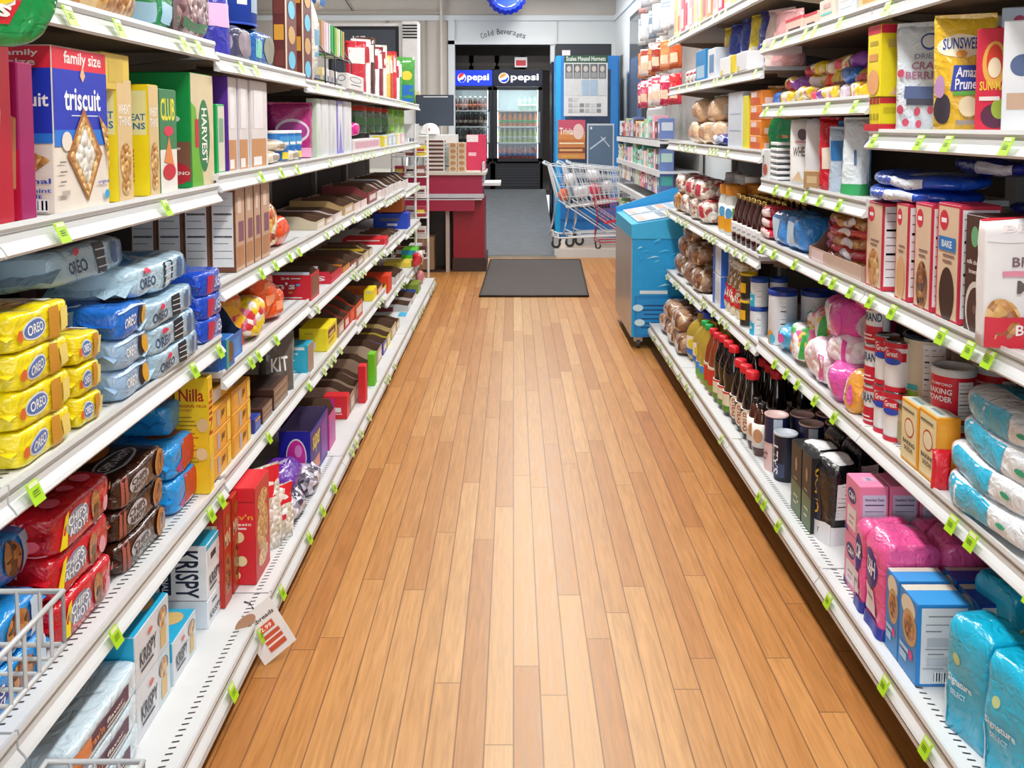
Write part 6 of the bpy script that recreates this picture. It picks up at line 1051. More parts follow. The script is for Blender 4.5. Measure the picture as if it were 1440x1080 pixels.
for n, f, tp in ((1288, 1263, 851), (1262, 1245, 818)):
    rbx(.20, n, f, tp, .135, '2a88d4', cmx, 'cookie_mix_box', 'sky-blue cookie mix box, white back panel', 'box', wz, xf=1.005)
    rbx(.20, n, f, 0, .14, '1c48a8', cm2, 'cookie_mix_box', 'royal-blue cookie mix box, second deep', 'box', wz, xf=1.15, maker=None) if False else None
    y0, y1, _ = span('R', .20, n, f, 1.005); h = zat(tp, y0)-.20
    put('R', .20, y0, ((y1-y0)*.97, .14, h), M_box((y1-y0)*.97, .14, h, '1c48a8', cm2), 'cookie_mix_box', 'royal-blue cookie mix box, second deep', 'box', wz, xf=1.155)
    put('R', .20, y0, ((y1-y0)*.97, .12, h), M_box((y1-y0)*.97, .12, h, 'a82850', {}), 'cookie_mix_box', 'crimson box, third deep', 'box', wz, xf=1.31)
cy = {'F': [('e', .3, .66, .1, .05, 'c8dca0'), ('t', 'Signature', .1, .42, .7, .5, 'e8f4f8'), ('t', 'SELECT', .2, .34, .55, .39, 'c0e4f0'), ('r', .0, .02, .08, .4, 'd8ecf4')], 'R': [('e', .25, .6, .12, .06, 'c8dca0'), ('e', .25, .6, .09, .045, '5a9a70'), ('t', 'Signature', .05, .36, .75, .48, 'e8f4f8')]}
for k, (px, X) in enumerate(((1392, 1.09), (1452, 1.10), (1425, 1.26))):
    put('R', .20, yat(px, X, .35), (.14, .13, .27), M_soft(.14, .13, .27, '14b4dc~f', cy, 'brick', 9, .008, 12, 16), 'flour_bag', ['turquoise flour bag at the edge', 'turquoise flour bag at the bottom right corner', 'turquoise flour bag behind'][k], 'bag', wz, xc=X, yc=True, turn=12)
# ================================================================== BEYOND THE AISLE
# --- ice cream chest freezer
fx0, fy0, fx1, fy1, fh = .84, 6.53, 1.46, 7.55, .93
e = obj('chest_freezer', None, None, ((fx0+fx1)/2, (fy0+fy1)/2, 0), label='bright blue ice cream chest freezer with sloping glass lid beside the right shelves', cat='freezer')
W2, D2 = (fx1-fx0)/2, (fy1-fy0)/2
m = MB(); m.box(-W2+.006, -D2+.006, .09, W2-.006, D2-.006, .80, '1c9cdc'); m.box(-W2, -D2+.01, .09, -W2+.007, D2-.01, .80, 'steelside')
gb2 = lambda face, u, v: Vector((-W2+2*W2*u, -D2+.005, .09+.71*v)); gb2.flat = True
rs = random.Random(3)
dd = [('r', .04, .0, .96, .42, '1880c8'), ('r', .06, .03, .94, .39, '1f8ed4')]+[('r', .12+.03*(i % 2), .09+.045*i, .88, .105+.045*i, '0c4a80') for i in range(6)]+[('r', .1, .44, .42, .475, 'd8e8f0')]
for i in range(26):
    u, v = rs.uniform(.05, .9), rs.uniform(.5, .97); a = rs.uniform(.02, .09); dd.append(('p', [(u, v), (u+a, v+.03), (u+a*1.8, v+.022), (u+a, v+.012)], ['58ccf4', '2ab4ec', 'a8e4fa'][i % 3]))
for i in range(5): u, v = [.75, .62, .9, .08, .1][i], [.75, .62, .6, .3, .15][i]; dd.append(('e', u, v, .06, .035, 'c8ecfa'))
decals(m, gb2, 'F', dd); obj('body', m.mesh('body'), e)
def slab(z0, z1, key, inset=0):   # rim ring: higher at the back (wall side)
    m = MB(); a, b_ = -W2+inset, W2-inset; c, d_ = -D2+inset, D2-inset
    m.add([(a, c, .80), (b_, c, .80), (b_, d_, .80), (a, d_, .80), (a, c, z0), (b_, c, z1), (b_, d_, z1), (a, d_, z0)], [(0, 1, 5, 4), (1, 2, 6, 5), (2, 3, 7, 6), (3, 0, 4, 7), (4, 5, 6, 7), (0, 3, 2, 1)], key); return m
m = slab(.90, 1.00, '3ab0e4'); obj('lid_frame', m.mesh('lid_frame'), e, label='light blue raised lid frame')
for y0_, y1_ in ((-D2+.05, -.03), (.03, D2-.05)):
    m = MB(); m.add([(-W2+.05, y0_, .912), (W2-.05, y0_, 1.0), (W2-.05, y1_, 1.0), (-W2+.05, y1_, .912), (-W2+.05, y0_, .918), (W2-.05, y0_, 1.006), (W2-.05, y1_, 1.006), (-W2+.05, y1_, .918)], [(0, 3, 2, 1), (4, 5, 6, 7), (0, 1, 5, 4), (1, 2, 6, 5), (2, 3, 7, 6), (3, 0, 4, 7)], 'c8d4dc')
    for i in range(7): x = -W2+.07+i*.075; zz = .9195+.088*(x+W2-.05)/(2*W2-.1)+.001; m.add([(x, y0_+.05, zz), (x+.05, y0_+.05, zz+.008), (x+.05, y1_-.05, zz+.008), (x, y1_-.05, zz)], [(0, 1, 2, 3)], ['e8b8b0', 'f0ecec', '8a98a8', 'd8a890', 'a8b8c8', 'e8e0e4', 'c89098'][i])
    obj('sliding_lid', m.mesh('sliding_lid'), e, label='glass sliding lid showing packages')
m = MB(); m.add([(-W2, D2-.02, .90), (W2, D2-.02, 1.0), (W2, D2-.02, 1.14), (-W2, D2-.02, .94), (-W2, D2, .90), (W2, D2, 1.0), (W2, D2, 1.14), (-W2, D2, .94)], [(0, 1, 2, 3), (7, 6, 5, 4), (3, 2, 6, 7), (0, 3, 7, 4), (1, 5, 6, 2)], '2a9ad8'); obj('rear_lip', m.mesh('rear_lip'), e)
for sx in (-1, 1):
    for sy in (-1, 1):
        m = MB(); m.tube([(sx*(W2-.06)-.012, sy*(D2-.06), .035), (sx*(W2-.06)+.012, sy*(D2-.06), .035)], .034, '3a3a3c', 12); m.box(sx*(W2-.06)-.03, sy*(D2-.06)-.02, .05, sx*(W2-.06)+.03, sy*(D2-.06)+.02, .09, 'b8b8b8~m'); obj('castor', m.mesh('castor'), e)
# --- wall shelving beyond the freezer with small goods and hanging bags
we2 = obj('shelving_unit', None, None, (1.58, 7.7, 0), label='far grey wall shelving with hanging goods beyond the blue freezer', cat='shelving unit')
m = MB(); m.box(-.03, 0, .05, 0, 3.1, 1.78, 'b4b2ae'); m.box(-.03, 0, 1.78, 0, 2.0, 2.95, 'b4b2ae'); obj('back_panel', m.mesh('back_panel'), we2)
FS = [.3, .62, .93, 1.22, 1.47]
for z in FS:
    m = MB(); m.box(-.36, 0, -.02, -.03, 3.1, 0, 'sheet'); m.box(-.375, 0, -.045, -.36, 3.1, .008, 'sheet'); obj('shelf', m.mesh('shelf'), we2, (0, 0, z))
r3 = random.Random(21)
pals = [('e8a0b4', 'pink'), ('58b8ac', 'teal'), ('f0ecec', 'white'), ('6a80b8', 'blue'), ('e0a090', 'coral'), ('a8c898', 'green'), ('c85060', 'red'), ('c8d0dc', 'grey'), ('f0c8d0', 'pale pink'), ('58301c', 'brown'), ('d8d098', 'yellow'), ('b8d8cc', 'mint'), ('e6e4e6', 'off-white')]
for i, z in enumerate(FS[1:]):
    y = 7.74
    while y < 10.7:
        w = r3.uniform(.07, .16); h = r3.uniform(.12, .2); c, n_ = r3.choice(pals); c2, _ = r3.choice(pals)
        put('R', z, y, (w, .12, h), M_box(w*.93, .12, h, c, {'F': [('r', .12, .3, .88, .75, c2), ('e', .5, .5, .2, .12, 'f4f0f0')], 'R': [('r', .1, .4, .9, .8, c2)]}), 'goods_box', n_+' small box', 'box', 'far wall '+['lowest', 'second', 'third', 'top'][i]+' shelf', xf=1.225)
        y += w+.004
rows = [(1.78, ['d82838', 'c81c50', 'e8e0dc', 'c8282c', 'f0ece8', 'd84868']), (2.08, ['c85a28', 'e8945c', 'a83c24', 'e0d0c4', 'd87840', 'f0e4dc']), (2.42, ['dfe4ec', 'eceef2', 'c8d4e4', 'f2f2f4', '8aa0b8', 'e4e8ee']), (2.74, ['e8e8ea', 'f0b0b0', 'd8dce4', 'e4eaf0', 'f0f0f2', 'c8ccd8'])]
nmr = ['red and white', 'orange-brown', 'pale blue and white', 'white']
for ri, (z, cs) in enumerate(rows):
    for k in range(8):
        y = 7.8+k*.24; m_, _ = M_soft(.17, .05, .26, cs[k % 6]+'~f', {'F': [('r', .1, .75, .9, .95, cs[(k+3) % 6]), ('r', .2, .2, .8, .5, 'e8c8a8' if ri < 2 else 'd8dce4')]}, 'bag', amp=.006, N=6)
        o = obj('hanging_bag', m_, None, (1.36-.04*(k % 3), y, z), (0, 0, R_(-60)), nmr[ri]+' hanging goods bag', 'bag', None, None, 'far wall pegs, '+['lowest', 'second', 'third', 'top'][ri]+' row', True)
        pg = MB(); pg.tube([(0, .0, .27), (0, .0, .275), (0.0, .06, .275)], .004, 'b0b0b0~m', 5); obj('peg', pg.mesh('peg'), o, (0, 0, 0), (0, 0, 0))
# framed dark screen on the right wall
t = obj('wall_screen', None, None, (1.585, 11.7, 2.05), label='tall dark framed panel leaning from the right wall', cat='screen')
m = MB(); m.box(-.05, -.62, -.75, 0, .62, .98, '3a3c40'); obj('casing', m.mesh('casing'), t)
m = MB(); m.box(-.055, -.56, -.68, -.05, .56, .92, '6a7078~g'); obj('glass', m.mesh('glass'), t)
# --- blue drinks cooler with posters
cl_ = obj('drinks_cooler', None, None, (.99, 12.75, .1), label='tall bright blue drinks cooler covered with posters', cat='cooler')
m = MB(); m.box(-.42, -.38, 0, .42, .36, 2.43, '2a88d8'); m.box(-.425, -.385, 0, -.36, -.37, 2.43, '18b0e8'); obj('body', m.mesh('body'), cl_)
m = MB(); m.box(-.36, -.41, .25, .40, -.38, 2.38, '2a84d4'); m.box(-.30, -.415, .4, .3, -.41, 2.25, '2a3c58~g'); obj('door', m.mesh('door'), cl_)
def poster(name, lab, cx, cz, w, h, base, prims, y=12.333, tilt=0, z0=0):
    m = MB(); m.box(-w/2, 0, -h/2, w/2, .003, h/2, base); g = lambda face, u, v: Vector(((u-.5)*w, -.0005, (v-.5)*h)); g.flat = True; decals(m, g, 'F', prims)
    return obj(name, m.mesh(name), None, (cx, y, cz), (0, R_(tilt), 0), lab, 'poster')
pp = [('r', 0, .88, 1, 1, '2a5a40'), ('t', 'Scales Mound Hornets', .05, .91, .95, .985, 'f0f4f0')]
for i in range(5):
    pp.append(('r', .03+.19*i, .62, .2+.19*i, .86, '6a6c70')); pp.append(('e', .115+.19*i, .78, .05, .05, 'd0c8c4')); pp.append(('r', .05+.19*i, .63, .18+.19*i, .72, '9a9c9e'))
    pp.append(('r', .03+.19*i, .34, .2+.19*i, .6, 'd8dade' if i not in (2, 3) else 'a8c0d8'))
for i in range(14): pp.append(('r', .1+.13*(i % 6), .06+.09*(i//6), .2+.13*(i % 6), .12+.09*(i//6), ['b8babc', 'd0d2d4', '8a8c90'][i % 3]))
poster('poster', 'white team schedule poster with green heading on the blue cooler', .96, 2.13, .58, .80, 'e2e4e6', pp)
po = [('r', .0, .7, 1, 1, 'c8506a'), ('e', .75, .7, .2, .2, 'e8c8c0'), ('t', 'Trivia', .05, .62, .55, .8, 'f4e8dc'), ('r', 0, .35, 1, .5, 'c8743c'), ('r', .05, .38, .95, .42, 'f0dcb8'), ('r', 0, .15, 1, .3, '8a4a2c'), ('r', .05, .2, .9, .25, 'e8b070'), ('r', .1, .03, .8, .1, 'd8a050')]
poster('poster', 'orange and pink flyer taped low on the blue cooler', .775, 1.42, .36, .52, 'd88a48', po, y=12.328)
poster('poster', 'slate-blue framed poster with pale diagonal lines on the cooler', 1.16, 1.33, .36, .60, 'c8d0d8', [('r', .05, .04, .95, .96, '5a7088'), ('p', [(.1, .45), (.12, .42), (.7, .68), (.68, .71)], 'c0ccd8'), ('p', [(.5, .7), (.52, .72), (.85, .5), (.83, .48)], 'c0ccd8'), ('e', .15, .9, .04, .03, 'e0e4e8')], y=12.326)
# black upright fridge with a carton on top
bc = obj('black_fridge', None, None, (.97, 13.75, .1), label='black upright fridge standing behind the blue cooler', cat='fridge')
m = MB(); m.box(-.42, -.36, 0, .42, .36, 2.42, '16181c'); obj('body', m.mesh('body'), bc)
m = MB(); m.box(-.42, -.40, .05, .42, -.36, 1.75, '1c1f26~g'); m.tube([(-.36, -.43, .5), (-.38, -.45, .8), (-.38, -.45, 1.1), (-.36, -.43, 1.3)], .015, '8a8c90~m'); obj('door', m.mesh('door'), bc)
m = MB(); m.box(-.42, -.40, 1.78, .42, -.36, 2.40, '1c1f26~g'); obj('freezer_door', m.mesh('freezer_door'), bc)
m = MB(); m.hull_box(.80, .5, .26, '14161c'); gg = g_box(.80, .5, .26); art(m, gg, {'F': [('r', .1, .35, .25, .65, 'c8b8b8')]}); obj('storage_case', m.mesh('storage_case'), None, (1.02, 13.75, 2.525), label='black case with small label on top of the black fridge', cat='case')
# --- shopping carts
def cart(loc, rz, col, lab, sc=1.0):
    e = obj('shopping_cart', None, None, loc, (0, 0, rz), lab, 'shopping cart', 'shopping carts by the blue cooler'); e.scale = (sc,)*3
    def P(t, s, v):   # t along (0 handle .. 1 nose), s side -1..1, v height 0..1
        wd = .27-.07*t; zb = .50+.10*t; zt = 1.02-.08*t; x = .02+.85*t+(1-v)*(.20*(1-t))
        return (x, s*wd*(.82+.18*v), zb+(zt-zb)*v)
    m = MB()
    for v in (0, .25, .5, .75, 1): m.tube([P(0, -1, v), P(1, -1, v), P(1, 1, v), P(0, 1, v)], .007 if v in (0, 1) else .0035, col, 5, v in (0, 1))
    for i in range(13):
        t = i/12
        for s in (-1, 1): m.tube([P(t, s, 0), P(t, s, 1)], .0032, col, 5)
    for i in range(9):
        s = -1+2*i/8; m.tube([P(0, s, 0), P(1, s, 0), P(1, s, 1)], .003, col, 5); m.tube([P(0, s, 0), P(0, s, 1)], .003, col, 5)
    obj('basket', m.mesh('basket'), e)
    f = MB()
    for s in (-1, 1): f.tube([(.0, s*.26, 1.02), (.10, s*.25, .62), (.05, s*.25, .3), (.02, s*.25, .17), (.12, s*.24, .13), (.9, s*.2, .16), (.94, s*.19, .2)], .012, col, 6); f.tube([(.12, s*.25, .6), (.75, s*.21, .18)], .008, col, 6)
    f.tube([(.9, -.2, .16), (.9, .2, .16)], .010, col, 6); f.tube([(.12, -.24, .13), (.12, .24, .13)], .010, col, 6)
    obj('frame', f.mesh('frame'), e)
    h = MB(); h.tube([(.0, -.26, 1.02), (-.06, -.25, 1.05), (-.06, .25, 1.05), (.0, .26, 1.02)], .014, 'b8c0c8', 8); obj('handle', h.mesh('handle'), e)
    for x in (.08, .88):
        for s in (-1, 1):
            y = s*(.24 if x < .5 else .19); w = MB(); w.tube([(x+.02, y-.014, .062), (x+.02, y+.014, .062)], .06, '2a2a2c', 14); w.tube([(x+.02, y-.016, .062), (x+.02, y+.016, .062)], .03, 'c8c8c8', 10); wo = obj('wheel', w.mesh('wheel'), e)
            y2 = y; k = MB(); k.box(x-.01, y2-.022, .06, x+.05, y2-.017, .13, 'b8bcc0'); k.box(x-.01, y2+.017, .06, x+.05, y2+.022, .13, 'b8bcc0'); k.box(x-.01, y2-.022, .125, x+.05, y2+.022, .14, 'b8bcc0'); obj('fork', k.mesh('fork'), wo)
    return e
cart((.44, 11.50, .1), R_(-4), 'e2e6ea~p', 'nearest silver wire shopping cart seen side-on at the blue cooler')
cart((.62, 11.62, .1), R_(-5), 'e2e6ea~p', 'second silver wire shopping cart nested into the first')
cart((.74, 11.78, .1), R_(-3), 'e2e6ea~p', 'farthest silver wire shopping cart of the nested three')
cart((.98, 11.35, .1), R_(-4), 'd82838', 'small red shopping cart at the right of the silver ones', .62)
for k, (x, y, z, c, w, nm) in enumerate(((.62, 11.5, .66, 'e86a3c', .12, 'orange'), (.85, 11.5, .70, 'f0f0f4', .2, 'white'), (1.02, 11.6, .72, 'e84a60', .16, 'red'), (.75, 11.72, .72, 'b8d8ec', .2, 'pale blue'), (1.2, 11.75, .75, 'f0e4e8', .2, 'blush'), (.7, 11.6, .85, 'f4f4f6', .25, 'bright white'), (1.0, 11.7, .9, 'f2f2f4', .3, 'large white'))):
    obj('goods_bag', M_soft(w, .14, .16, c+'~f', None, 'pill', 2.8, .014, 12, 8)[0], None, (x, y, z), (0, 0, .3*k), nm+' plastic bag lying in the shopping carts', 'bag')
# --- hanging bottle-cap sign
m = MB(); n = 42; ring = []
for i in range(n): a = 2*math.pi*i/n; r = .30*(1+.035*(1 if i % 2 else -1)); ring.append((math.cos(a)*r, math.sin(a)*r))
vs = [(x, 0, z) for x, z in ring]+[(x*.82, -.07, z*.82) for x, z in ring]; m.add(vs, [(i, (i+1) % n, (i+1) % n+n, i+n) for i in range(n)], '1c2fb8~g', True); m.add(vs, [tuple(range(n))[::-1][::-1]], '1c2fb8~g'); m.add(vs, [tuple(range(n, 2*n))], '2a4ad0~g')
g = lambda face, u, v: Vector(((u-.5)*.48, -.071, (v-.5)*.48)); g.flat = True
decals(m, g, 'F', [('e', .5, .5, .42, .42, 'eef2fa'), ('p', [(.1, .52), (.3, .62), (.5, .55), (.7, .45), (.9, .52), (.85, .75), (.5, .92), (.15, .75)], 'd82838'), ('p', [(.1, .44), (.3, .52), (.5, .46), (.7, .36), (.9, .44), (.82, .22), (.5, .08), (.18, .22)], '2a58c8')])
o = obj('bottle_cap_sign', m.mesh('bottle_cap_sign'), None, (-.10, 13.9, 3.55), label='round blue bottle-cap sign hanging high over the doorway', cat='sign')
m = MB(); m.tube([(0, 0, .3), (0, 0, .45)], .004, '8a8a8a'); obj('hanger', m.mesh('hanger'), o)
# --- two glass-door coolers in the cold room
def cooler(cx, blue, lab):
    e = obj('glass_door_cooler', None, None, (cx, 15.35, .575), label=lab, cat='cooler')
    m = MB(); k = '15171c'
    for q in ((-.405, -.36, 0, -.365, .4, 1.93), (.365, -.36, 0, .405, .4, 1.93), (-.405, .36, 0, .405, .4, 1.93), (-.405, -.36, 1.66, .405, .4, 1.93), (-.405, -.36, 0, .405, .4, .42)): m.box(*q, k)
    for i in range(7): m.box(-.34, -.364, .06+.045*i, .34, -.36, .075+.045*i, '2c3038')
    m.box(-.36, .33, .42, .36, .36, 1.66, 'c4d0d2'); m.box(-.365, -.3, .42, -.355, .36, 1.66, 'd8e0e4'); m.box(.355, -.3, .42, .365, .36, 1.66, 'd8e0e4'); obj('cabinet', m.mesh('cabinet'), e)
    m = MB(); m.box(-.40, -.372, 1.67, .40, -.361, 1.92, 'signblue' if blue else 'signdark'); g = lambda face, u, v: Vector((-.40+.8*u, -.373, 1.67+.25*v)); g.flat = True
    sh_ = .13 if blue else 0; sc_ = .72 if blue else 1
    hp = [('e', .22, .5, .105, .33, 'signwhite'), ('p', [(.122, .52), (.16, .46), (.22, .56), (.28, .72), (.26, .79), (.21, .81), (.15, .72)], 'signred' if blue else 'signorange'), ('p', [(.15, .28), (.22, .2), (.29, .28), (.315, .5), (.305, .6), (.25, .42), (.17, .36)], 'signblue'), ('t', 'pepsi', .36, .22, .92, .76, 'signwhite')]
    tr = lambda u: .30+(u-.11)*.78 if blue else u
    hp = [('e', tr(p[1]), p[2], p[3]*(.8 if blue else 1), p[4]*(.9 if blue else 1), p[5]) if p[0] == 'e' else ('p', [(tr(u), v) for u, v in p[1]], p[2]) if p[0] == 'p' else ('t', p[1], tr(p[2]), p[3], tr(p[4]), p[5], p[6]) for p in hp]
    decals(m, g, 'F', hp); obj('header_sign', m.mesh('header_sign'), e)
    d = MB()
    for q in ((-.395, -.395, .45, -.33, -.365, 1.65), (.33, -.395, .45, .395, -.365, 1.65), (-.395, -.395, .45, .395, -.365, .50), (-.395, -.395, 1.60, .395, -.365, 1.65)): d.box(*q, '1a1d24')
    do = obj('door', d.mesh('door'), e); gl = MB(); gl.box(-.33, -.383, .5, .33, -.378, 1.6, 'glass'); obj('pane', gl.mesh('pane'), do); hd = MB(); hd.box(.34, -.42, .75, .36, -.395, 1.25, '8a9098~m'); obj('handle', hd.mesh('handle'), do)
    for z in (.46, .74, 1.0, 1.26): s_ = MB(); s_.box(-.355, -.3, z, .355, .33, z+.008, 'e0e4e8'); s_.box(-.355, -.305, z-.004, .355, -.3, z+.02, 'f0f2f4'); obj('shelf', s_.mesh('shelf'), e)
    s_ = MB(); s_.tube([(.33, -.26, .5), (.33, -.26, 1.6)], .012, 'coolerlamp', 8); s_.tube([(-.33, -.26, .5), (-.33, -.26, 1.6)], .012, 'coolerlamp', 8); obj('lamp', s_.mesh('lamp'), e)
    l = area('cooler_light', (cx, 15.05, 2.20), (R_(35), 0, 0), .6, .1, 2.2 if blue else 5, (.92, .98, 1))
    return e
cooler(.07, False, 'right glass-door cooler with dark header in the cold room')
cooler(-.74, True, 'left glass-door cooler with glowing blue header in the cold room')
def bot(c, capc, cw):
    return M_bottle([(.028, 0), (.031, .01), (.031, .10), (.026, .13), (.012, .165), (.012, .175)], c, capc, .014, .014, (.05, .09, .0312), [], cw, nm='bottle')
sets = {(-.74, 1.27): ('5a2418~g', 'e8e8e8', 'c86a50'), (-.74, 1.01): ('3a1c14~g', 'e0e0e0', 'b8a898'), (-.74, .75): ('2c1a18~g', 'd0d0d0', '8a7a78'), (-.74, .47): ('c81c40', 'f0d0d8', 'e86080'), (.07, 1.27): ('a8c8b0~g', '58a078', 'dfe8e4'), (.07, 1.01): ('e87a1c~g', 'e8702c', '4ab848'), (.07, .75): ('a8c058~g', 'e8ecec', 'd0dccc'), (.07, .47): ('b83028~g', '2a58b8', '3a78c8')}
nmz = {1.27: 'top', 1.01: 'second', .75: 'third', .47: 'lowest'}
for (cx, z), (c, cp, cw) in sets.items():
    pr = bot(c, cp, cw); side = 'left' if cx < 0 else 'right'
    for k in range(8):
        x = cx-.29+k*.082
        if cx > 0 and z > 1.2 and k < 4: continue
        o = obj('bottle', pr[0], None, (x, 15.13, .575+z+.002), (0, 0, 0), f'small drink bottle in a row on the {nmz[z]} shelf of the {side} cooler', 'bottle', f'bottles on the {nmz[z]} shelf of the {side} cooler'); o.scale = (1.2, 1.2, 1.22)
        for a, b_, _ in pr[1]: obj(a, b_, o)
for k in range(4): obj('crate', M_box(.5, .3, .24, ['2c2622', '3a2f28', '241f1c', '342c26'][k], {'F': [('r', .1, .3, .9, .5, '4a4038')]})[0], None, (-1.2+.55*k, 16.3, .60+.245*0+ (1.93 if k in (1, 2) else 0)) if False else (-.9+.42*k, 15.4, 2.508), label=['leftmost dark crate stored on top of the coolers', 'second dark crate from the left on the coolers', 'third dark crate from the left on the coolers', 'rightmost dark crate stored on the coolers'][k], cat='crate')
poster('picture', 'small red and white sign propped above the right cooler', .12, 2.62, .2, .16, 'e8e4e4', [('r', .1, .15, .9, .7, 'c8283c')], y=14.96)
area('cold_room_lamp', (-.2, 16.2, 2.95), (0, 0, 0), .4, .4, 6, (1, .95, .85))
# --- counter, rack, menu board on the left
ct = obj('counter', None, None, (-.72, 10.3, 0), label='dark red checkout counter at the left end of the aisle', cat='counter')
m = MB(); m.box(-1.6, -.3, .80, .38, .5, 1.07, 'a82048'); m.box(-1.6, -.315, .82, .40, -.3, .865, 'c8ccd4'); m.box(-1.6, -.33, .68, .30, -.1, .81, 'a01c40'); m.box(-1.6, -.335, .80, .38, -.3, .81, 'e0e0e2'); obj('front_panel', m.mesh('front_panel'), ct)
m = MB(); m.box(.06, -.2, .0, .40, .5, .80, '98182c'); m.box(.05, -.21, 0, .42, .5, .15, '3c2824'); obj('pier', m.mesh('pier'), ct, label='deep red pier with brown base')
m = MB(); m.box(-1.6, .1, 0, .06, .5, .70, '241814'); m.box(-.02, -.25, 0, .02, .1, .72, 'b8a8a0'); m.box(-1.6, -.25, 0, -.02, .1, .02, '3a2820'); obj('open_cabinet', m.mesh('open_cabinet'), ct)
m = MB(); m.box(-1.62, -.34, 1.07, .42, .52, 1.10, 'd4d0c4'); obj('worktop', m.mesh('worktop'), ct)
m = MB(); m.box(.38, -.25, .95, .58, .3, .98, 'dcdce0'); m.box(.38, -.24, 1.0, .40, .3, 1.2, 'c8ccd0'); obj('side_ledge', m.mesh('side_ledge'), ct)
obj('cardboard_box', M_box(.22, .3, .36, '9a7a5c', {'F': [('r', .45, 0, .5, 1, 'b09070')]})[0], None, (-.98, 10.22, .022), label='brown cardboard box in the open counter cabinet', cat='box')
sn = {'F': [('r', .05, .25, .95, .8, '5a2c24')], 'R': [('r', .05, .25, .95, .8, '5a2c24')]}
pr = M_box(.22, .16, .042, 'dcd8d4', sn, nm='pack')
for k in range(8): obj('snack_pack', pr[0], None, (-.86, 10.15, 1.101+.044*k), label=None, cat='pack', rec=False)['label'] = 'clear pack of dark brown sweets stacked on the counter'; bpy.data.objects[-1]
for o in [o for o in bpy.data.objects if o.name.startswith('snack_pack') and o.get('label', '').startswith('clear pack of dark')]: o['group'] = 'stack of dark sweet packs on the counter'
pr = M_box(.09, .12, .062, 'd8c0a4', {'F': [('e', .5, .5, .36, .36, 'b08058')]}, nm='pack')
n_ = 0
for k in range(5):
    for j in range(2):
        o = obj('pastry_pack', pr[0], None, (-.66+.095*j, 10.15, 1.101+.064*k), cat='pack', label=['left', 'right'][j]+' column of pastry packs on the counter, '+['lowest', 'second', 'third', 'fourth', 'top'][k]+' one', group='pastry packs on the counter')
obj('card_holder', M_box(.22, .12, .40, 'd8305a', {'F': [('r', .0, .8, .6, 1, 'f0e8ec'), ('r', .1, .4, .5, .5, 'f0c0cc')]})[0], None, (-.42, 10.5, 1.101), label='pink card holder standing at the back of the counter', cat='holder')
m = MB(); m.box(-.2, -.2, 0, .2, .2, .3, 'e0e2e4'); m.box(-.16, -.205, .08, .14, -.2, .26, 'a8bcb8'); m.box(-.22, -.22, .30, .22, .22, .40, 'eeeeee'); m.box(-.20, -.215, .04, .17, -.205, .06, '7a8884'); obj('display_case', m.mesh('display_case'), None, (-.86, 10.55, 1.101), label='white glass-fronted display case on the counter behind the sweets', cat='case')
m = MB(); m.lathe([(.105, 0), (.108, .03), (.10, .07), (.075, .105), (.04, .125), (.001, .13)], 'f0eeec', 20); g = g_cyl(.104, .02, .09, 1.2); decals(m, g, 'F', [('e', .4, .5, .16, .32, 'b8502c')]); hat = obj('cap', m.mesh('cap'), None, (-.94, 10.45, 1.502), label='white cap with small brown round emblem on the display case', cat='hat')
m = MB(); m.add([(-.10, -.06, .02), (.10, -.06, .02), (.08, -.18, .005), (-.08, -.18, .005), (-.10, -.06, .03), (.10, -.06, .03), (.08, -.18, .015), (-.08, -.18, .015)], [(0, 3, 2, 1), (4, 5, 6, 7), (0, 1, 5, 4), (1, 2, 6, 5), (2, 3, 7, 6), (3, 0, 4, 7)], 'eceae8'); obj('brim', m.mesh('brim'), hat)
mo = obj('monitor', None, None, (-.90, 10.85, 1.101), label='dark register monitor with pale heading strip above the display case', cat='monitor')
m = MB(); m.box(-.24, 0, .5, .20, .04, .86, '2c3644'); g = lambda face, u, v: Vector((-.24+.44*u, -.001, .5+.36*v)); g.flat = True; decals(m, g, 'F', [('r', .03, .03, .97, .88, '3a4656'), ('t', 'MENU BOARD', .2, .92, .85, .985, 'd8dce0')]) if False else decals(m, g, 'F', [('r', .03, .03, .97, .97, '3a4656'), ('r', .2, .92, .85, .955, 'd8dce0')]); obj('screen', m.mesh('screen'), mo)
m = MB(); m.box(-.04, .02, 0, .02, .06, .55, '2a2c30'); m.box(-.12, -.06, 0, .10, .14, .02, '2a2c30'); obj('stand', m.mesh('stand'), mo)
m = MB(); m.lathe([(.05, 0), (.055, .02), (.04, .12), (.03, .2), (.04, .24)], 'b8bcc4~m', 12); m.tube([(.04, 0, .22), (.1, 0, .16), (.05, 0, .05)], .01, 'b8bcc4', 6); obj('pitcher', m.mesh('pitcher'), None, (-1.16, 10.5, 1.101), label='small metal pitcher at the left back of the counter', cat='pitcher').scale = (1.2, 1.2, 1.8)
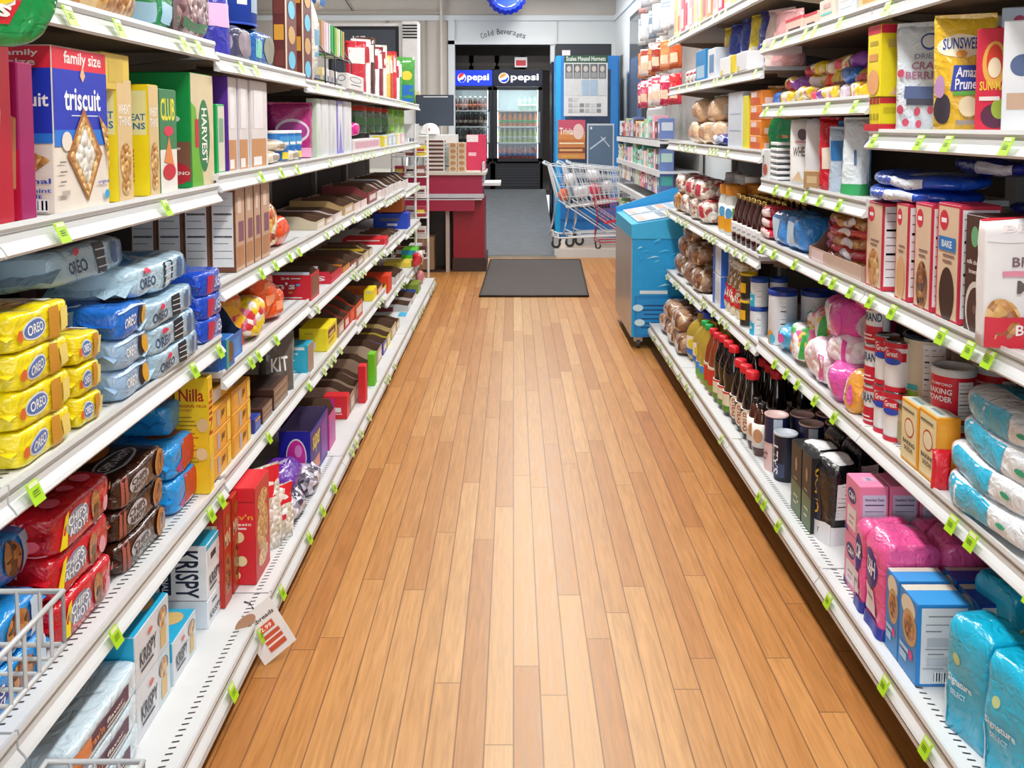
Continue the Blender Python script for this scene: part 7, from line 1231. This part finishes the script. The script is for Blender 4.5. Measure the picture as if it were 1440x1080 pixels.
# white wire end rack
rk = obj('wire_rack', None, None, (-1.02, 9.15, 0), label='white wire rack of packets at the far end of the left shelves', cat='rack')
m = MB()
for x in (-.17, .06, .17): m.tube([(x, -.12 if x < .1 else 0, 0), (x, -.12 if x < .1 else 0, 1.62)], .012, 'eceef0', 6)
for z in (.3, .5, .7, .9, 1.1, 1.3, 1.5): m.tube([(-.17, -.12, z), (.17, -.12, z), (.17, .12, z), (-.17, .12, z)], .006, 'e8eaec', 5, True); m.tube([(-.17, -.12, z+.05), (.17, -.12, z+.05)], .004, 'e8eaec', 5); m.tube([(-.17, 0, z), (.17, 0, z)], .004, 'e8eaec', 5)
obj('frame', m.mesh('frame'), rk)
m = MB(); m.box(-.17, -.125, 1.48, .1, -.118, 1.62, 'dfe0e0'); obj('header_card', m.mesh('header_card'), rk)
rc = ['8a4a40', 'e8d040', '5a2c28', 'd8ccc8', 'a83040', 'e8e4e0']
for k, z in enumerate((.30, .5, .7, .9, 1.1, 1.3)):
    for j in range(3): obj('packet', M_box(.09, .08, .10, rc[(k+j) % 6], {'F': [('r', .1, .3, .9, .7, rc[(k+j+3) % 6])]})[0], None, (-1.12+.105*j, 9.1, z+.008), cat='packet', label=['left', 'middle', 'right'][j]+' packet on the '+['lowest', 'second lowest', 'third lowest', 'fourth lowest', 'second highest', 'highest'][k]+' tier of the white wire rack', group='packets in the white wire rack')
# menu board, white tower fan column
m = MB(); m.box(-.45, 0, 0, .45, .05, 1.34, 'f0f0f0'); m.box(-.415, -.004, .035, .415, 0, 1.305, '23272e'); m.box(-.375, -.006, .07, .375, -.004, 1.265, '4a515c'); g = lambda face, u, v: Vector((-.375+.75*u, -.007, .07+1.195*v)); g.flat = True
decals(m, g, 'F', [('t', 'ISE', .33, .83, .53, .94, 'f0f2f4')]); o = obj('sign_board', m.mesh('sign_board'), None, (-1.76, 10.95, 1.46), label='large dark slate board in white frame behind the left shelves', cat='board')
for x in (-.4, .4): m = MB(); m.box(x-.02, .05, -1.5, x+.02, .08, 1.2, 'e8e8e8'); obj('post', m.mesh('post'), o)
m = MB(); m.box(-.09, 0, 0, .09, .3, 2.82, 'ededee')
for i in range(5): m.box(-.085, -.003, 2.62+i*.035, .085, 0, 2.64+i*.035, '2a2c30')
obj('tower_cabinet', m.mesh('tower_cabinet'), None, (-1.21, 10.9, 0), label='tall narrow white cabinet with black vent slots at its top', cat='cabinet')
poster('notice', 'small yellow paper notice on the white tower cabinet', -1.17, 1.9, .13, .2, 'ece0a0', [('r', .2, .6, .8, .65, 'a8a070')], y=10.893)
finish_labels()
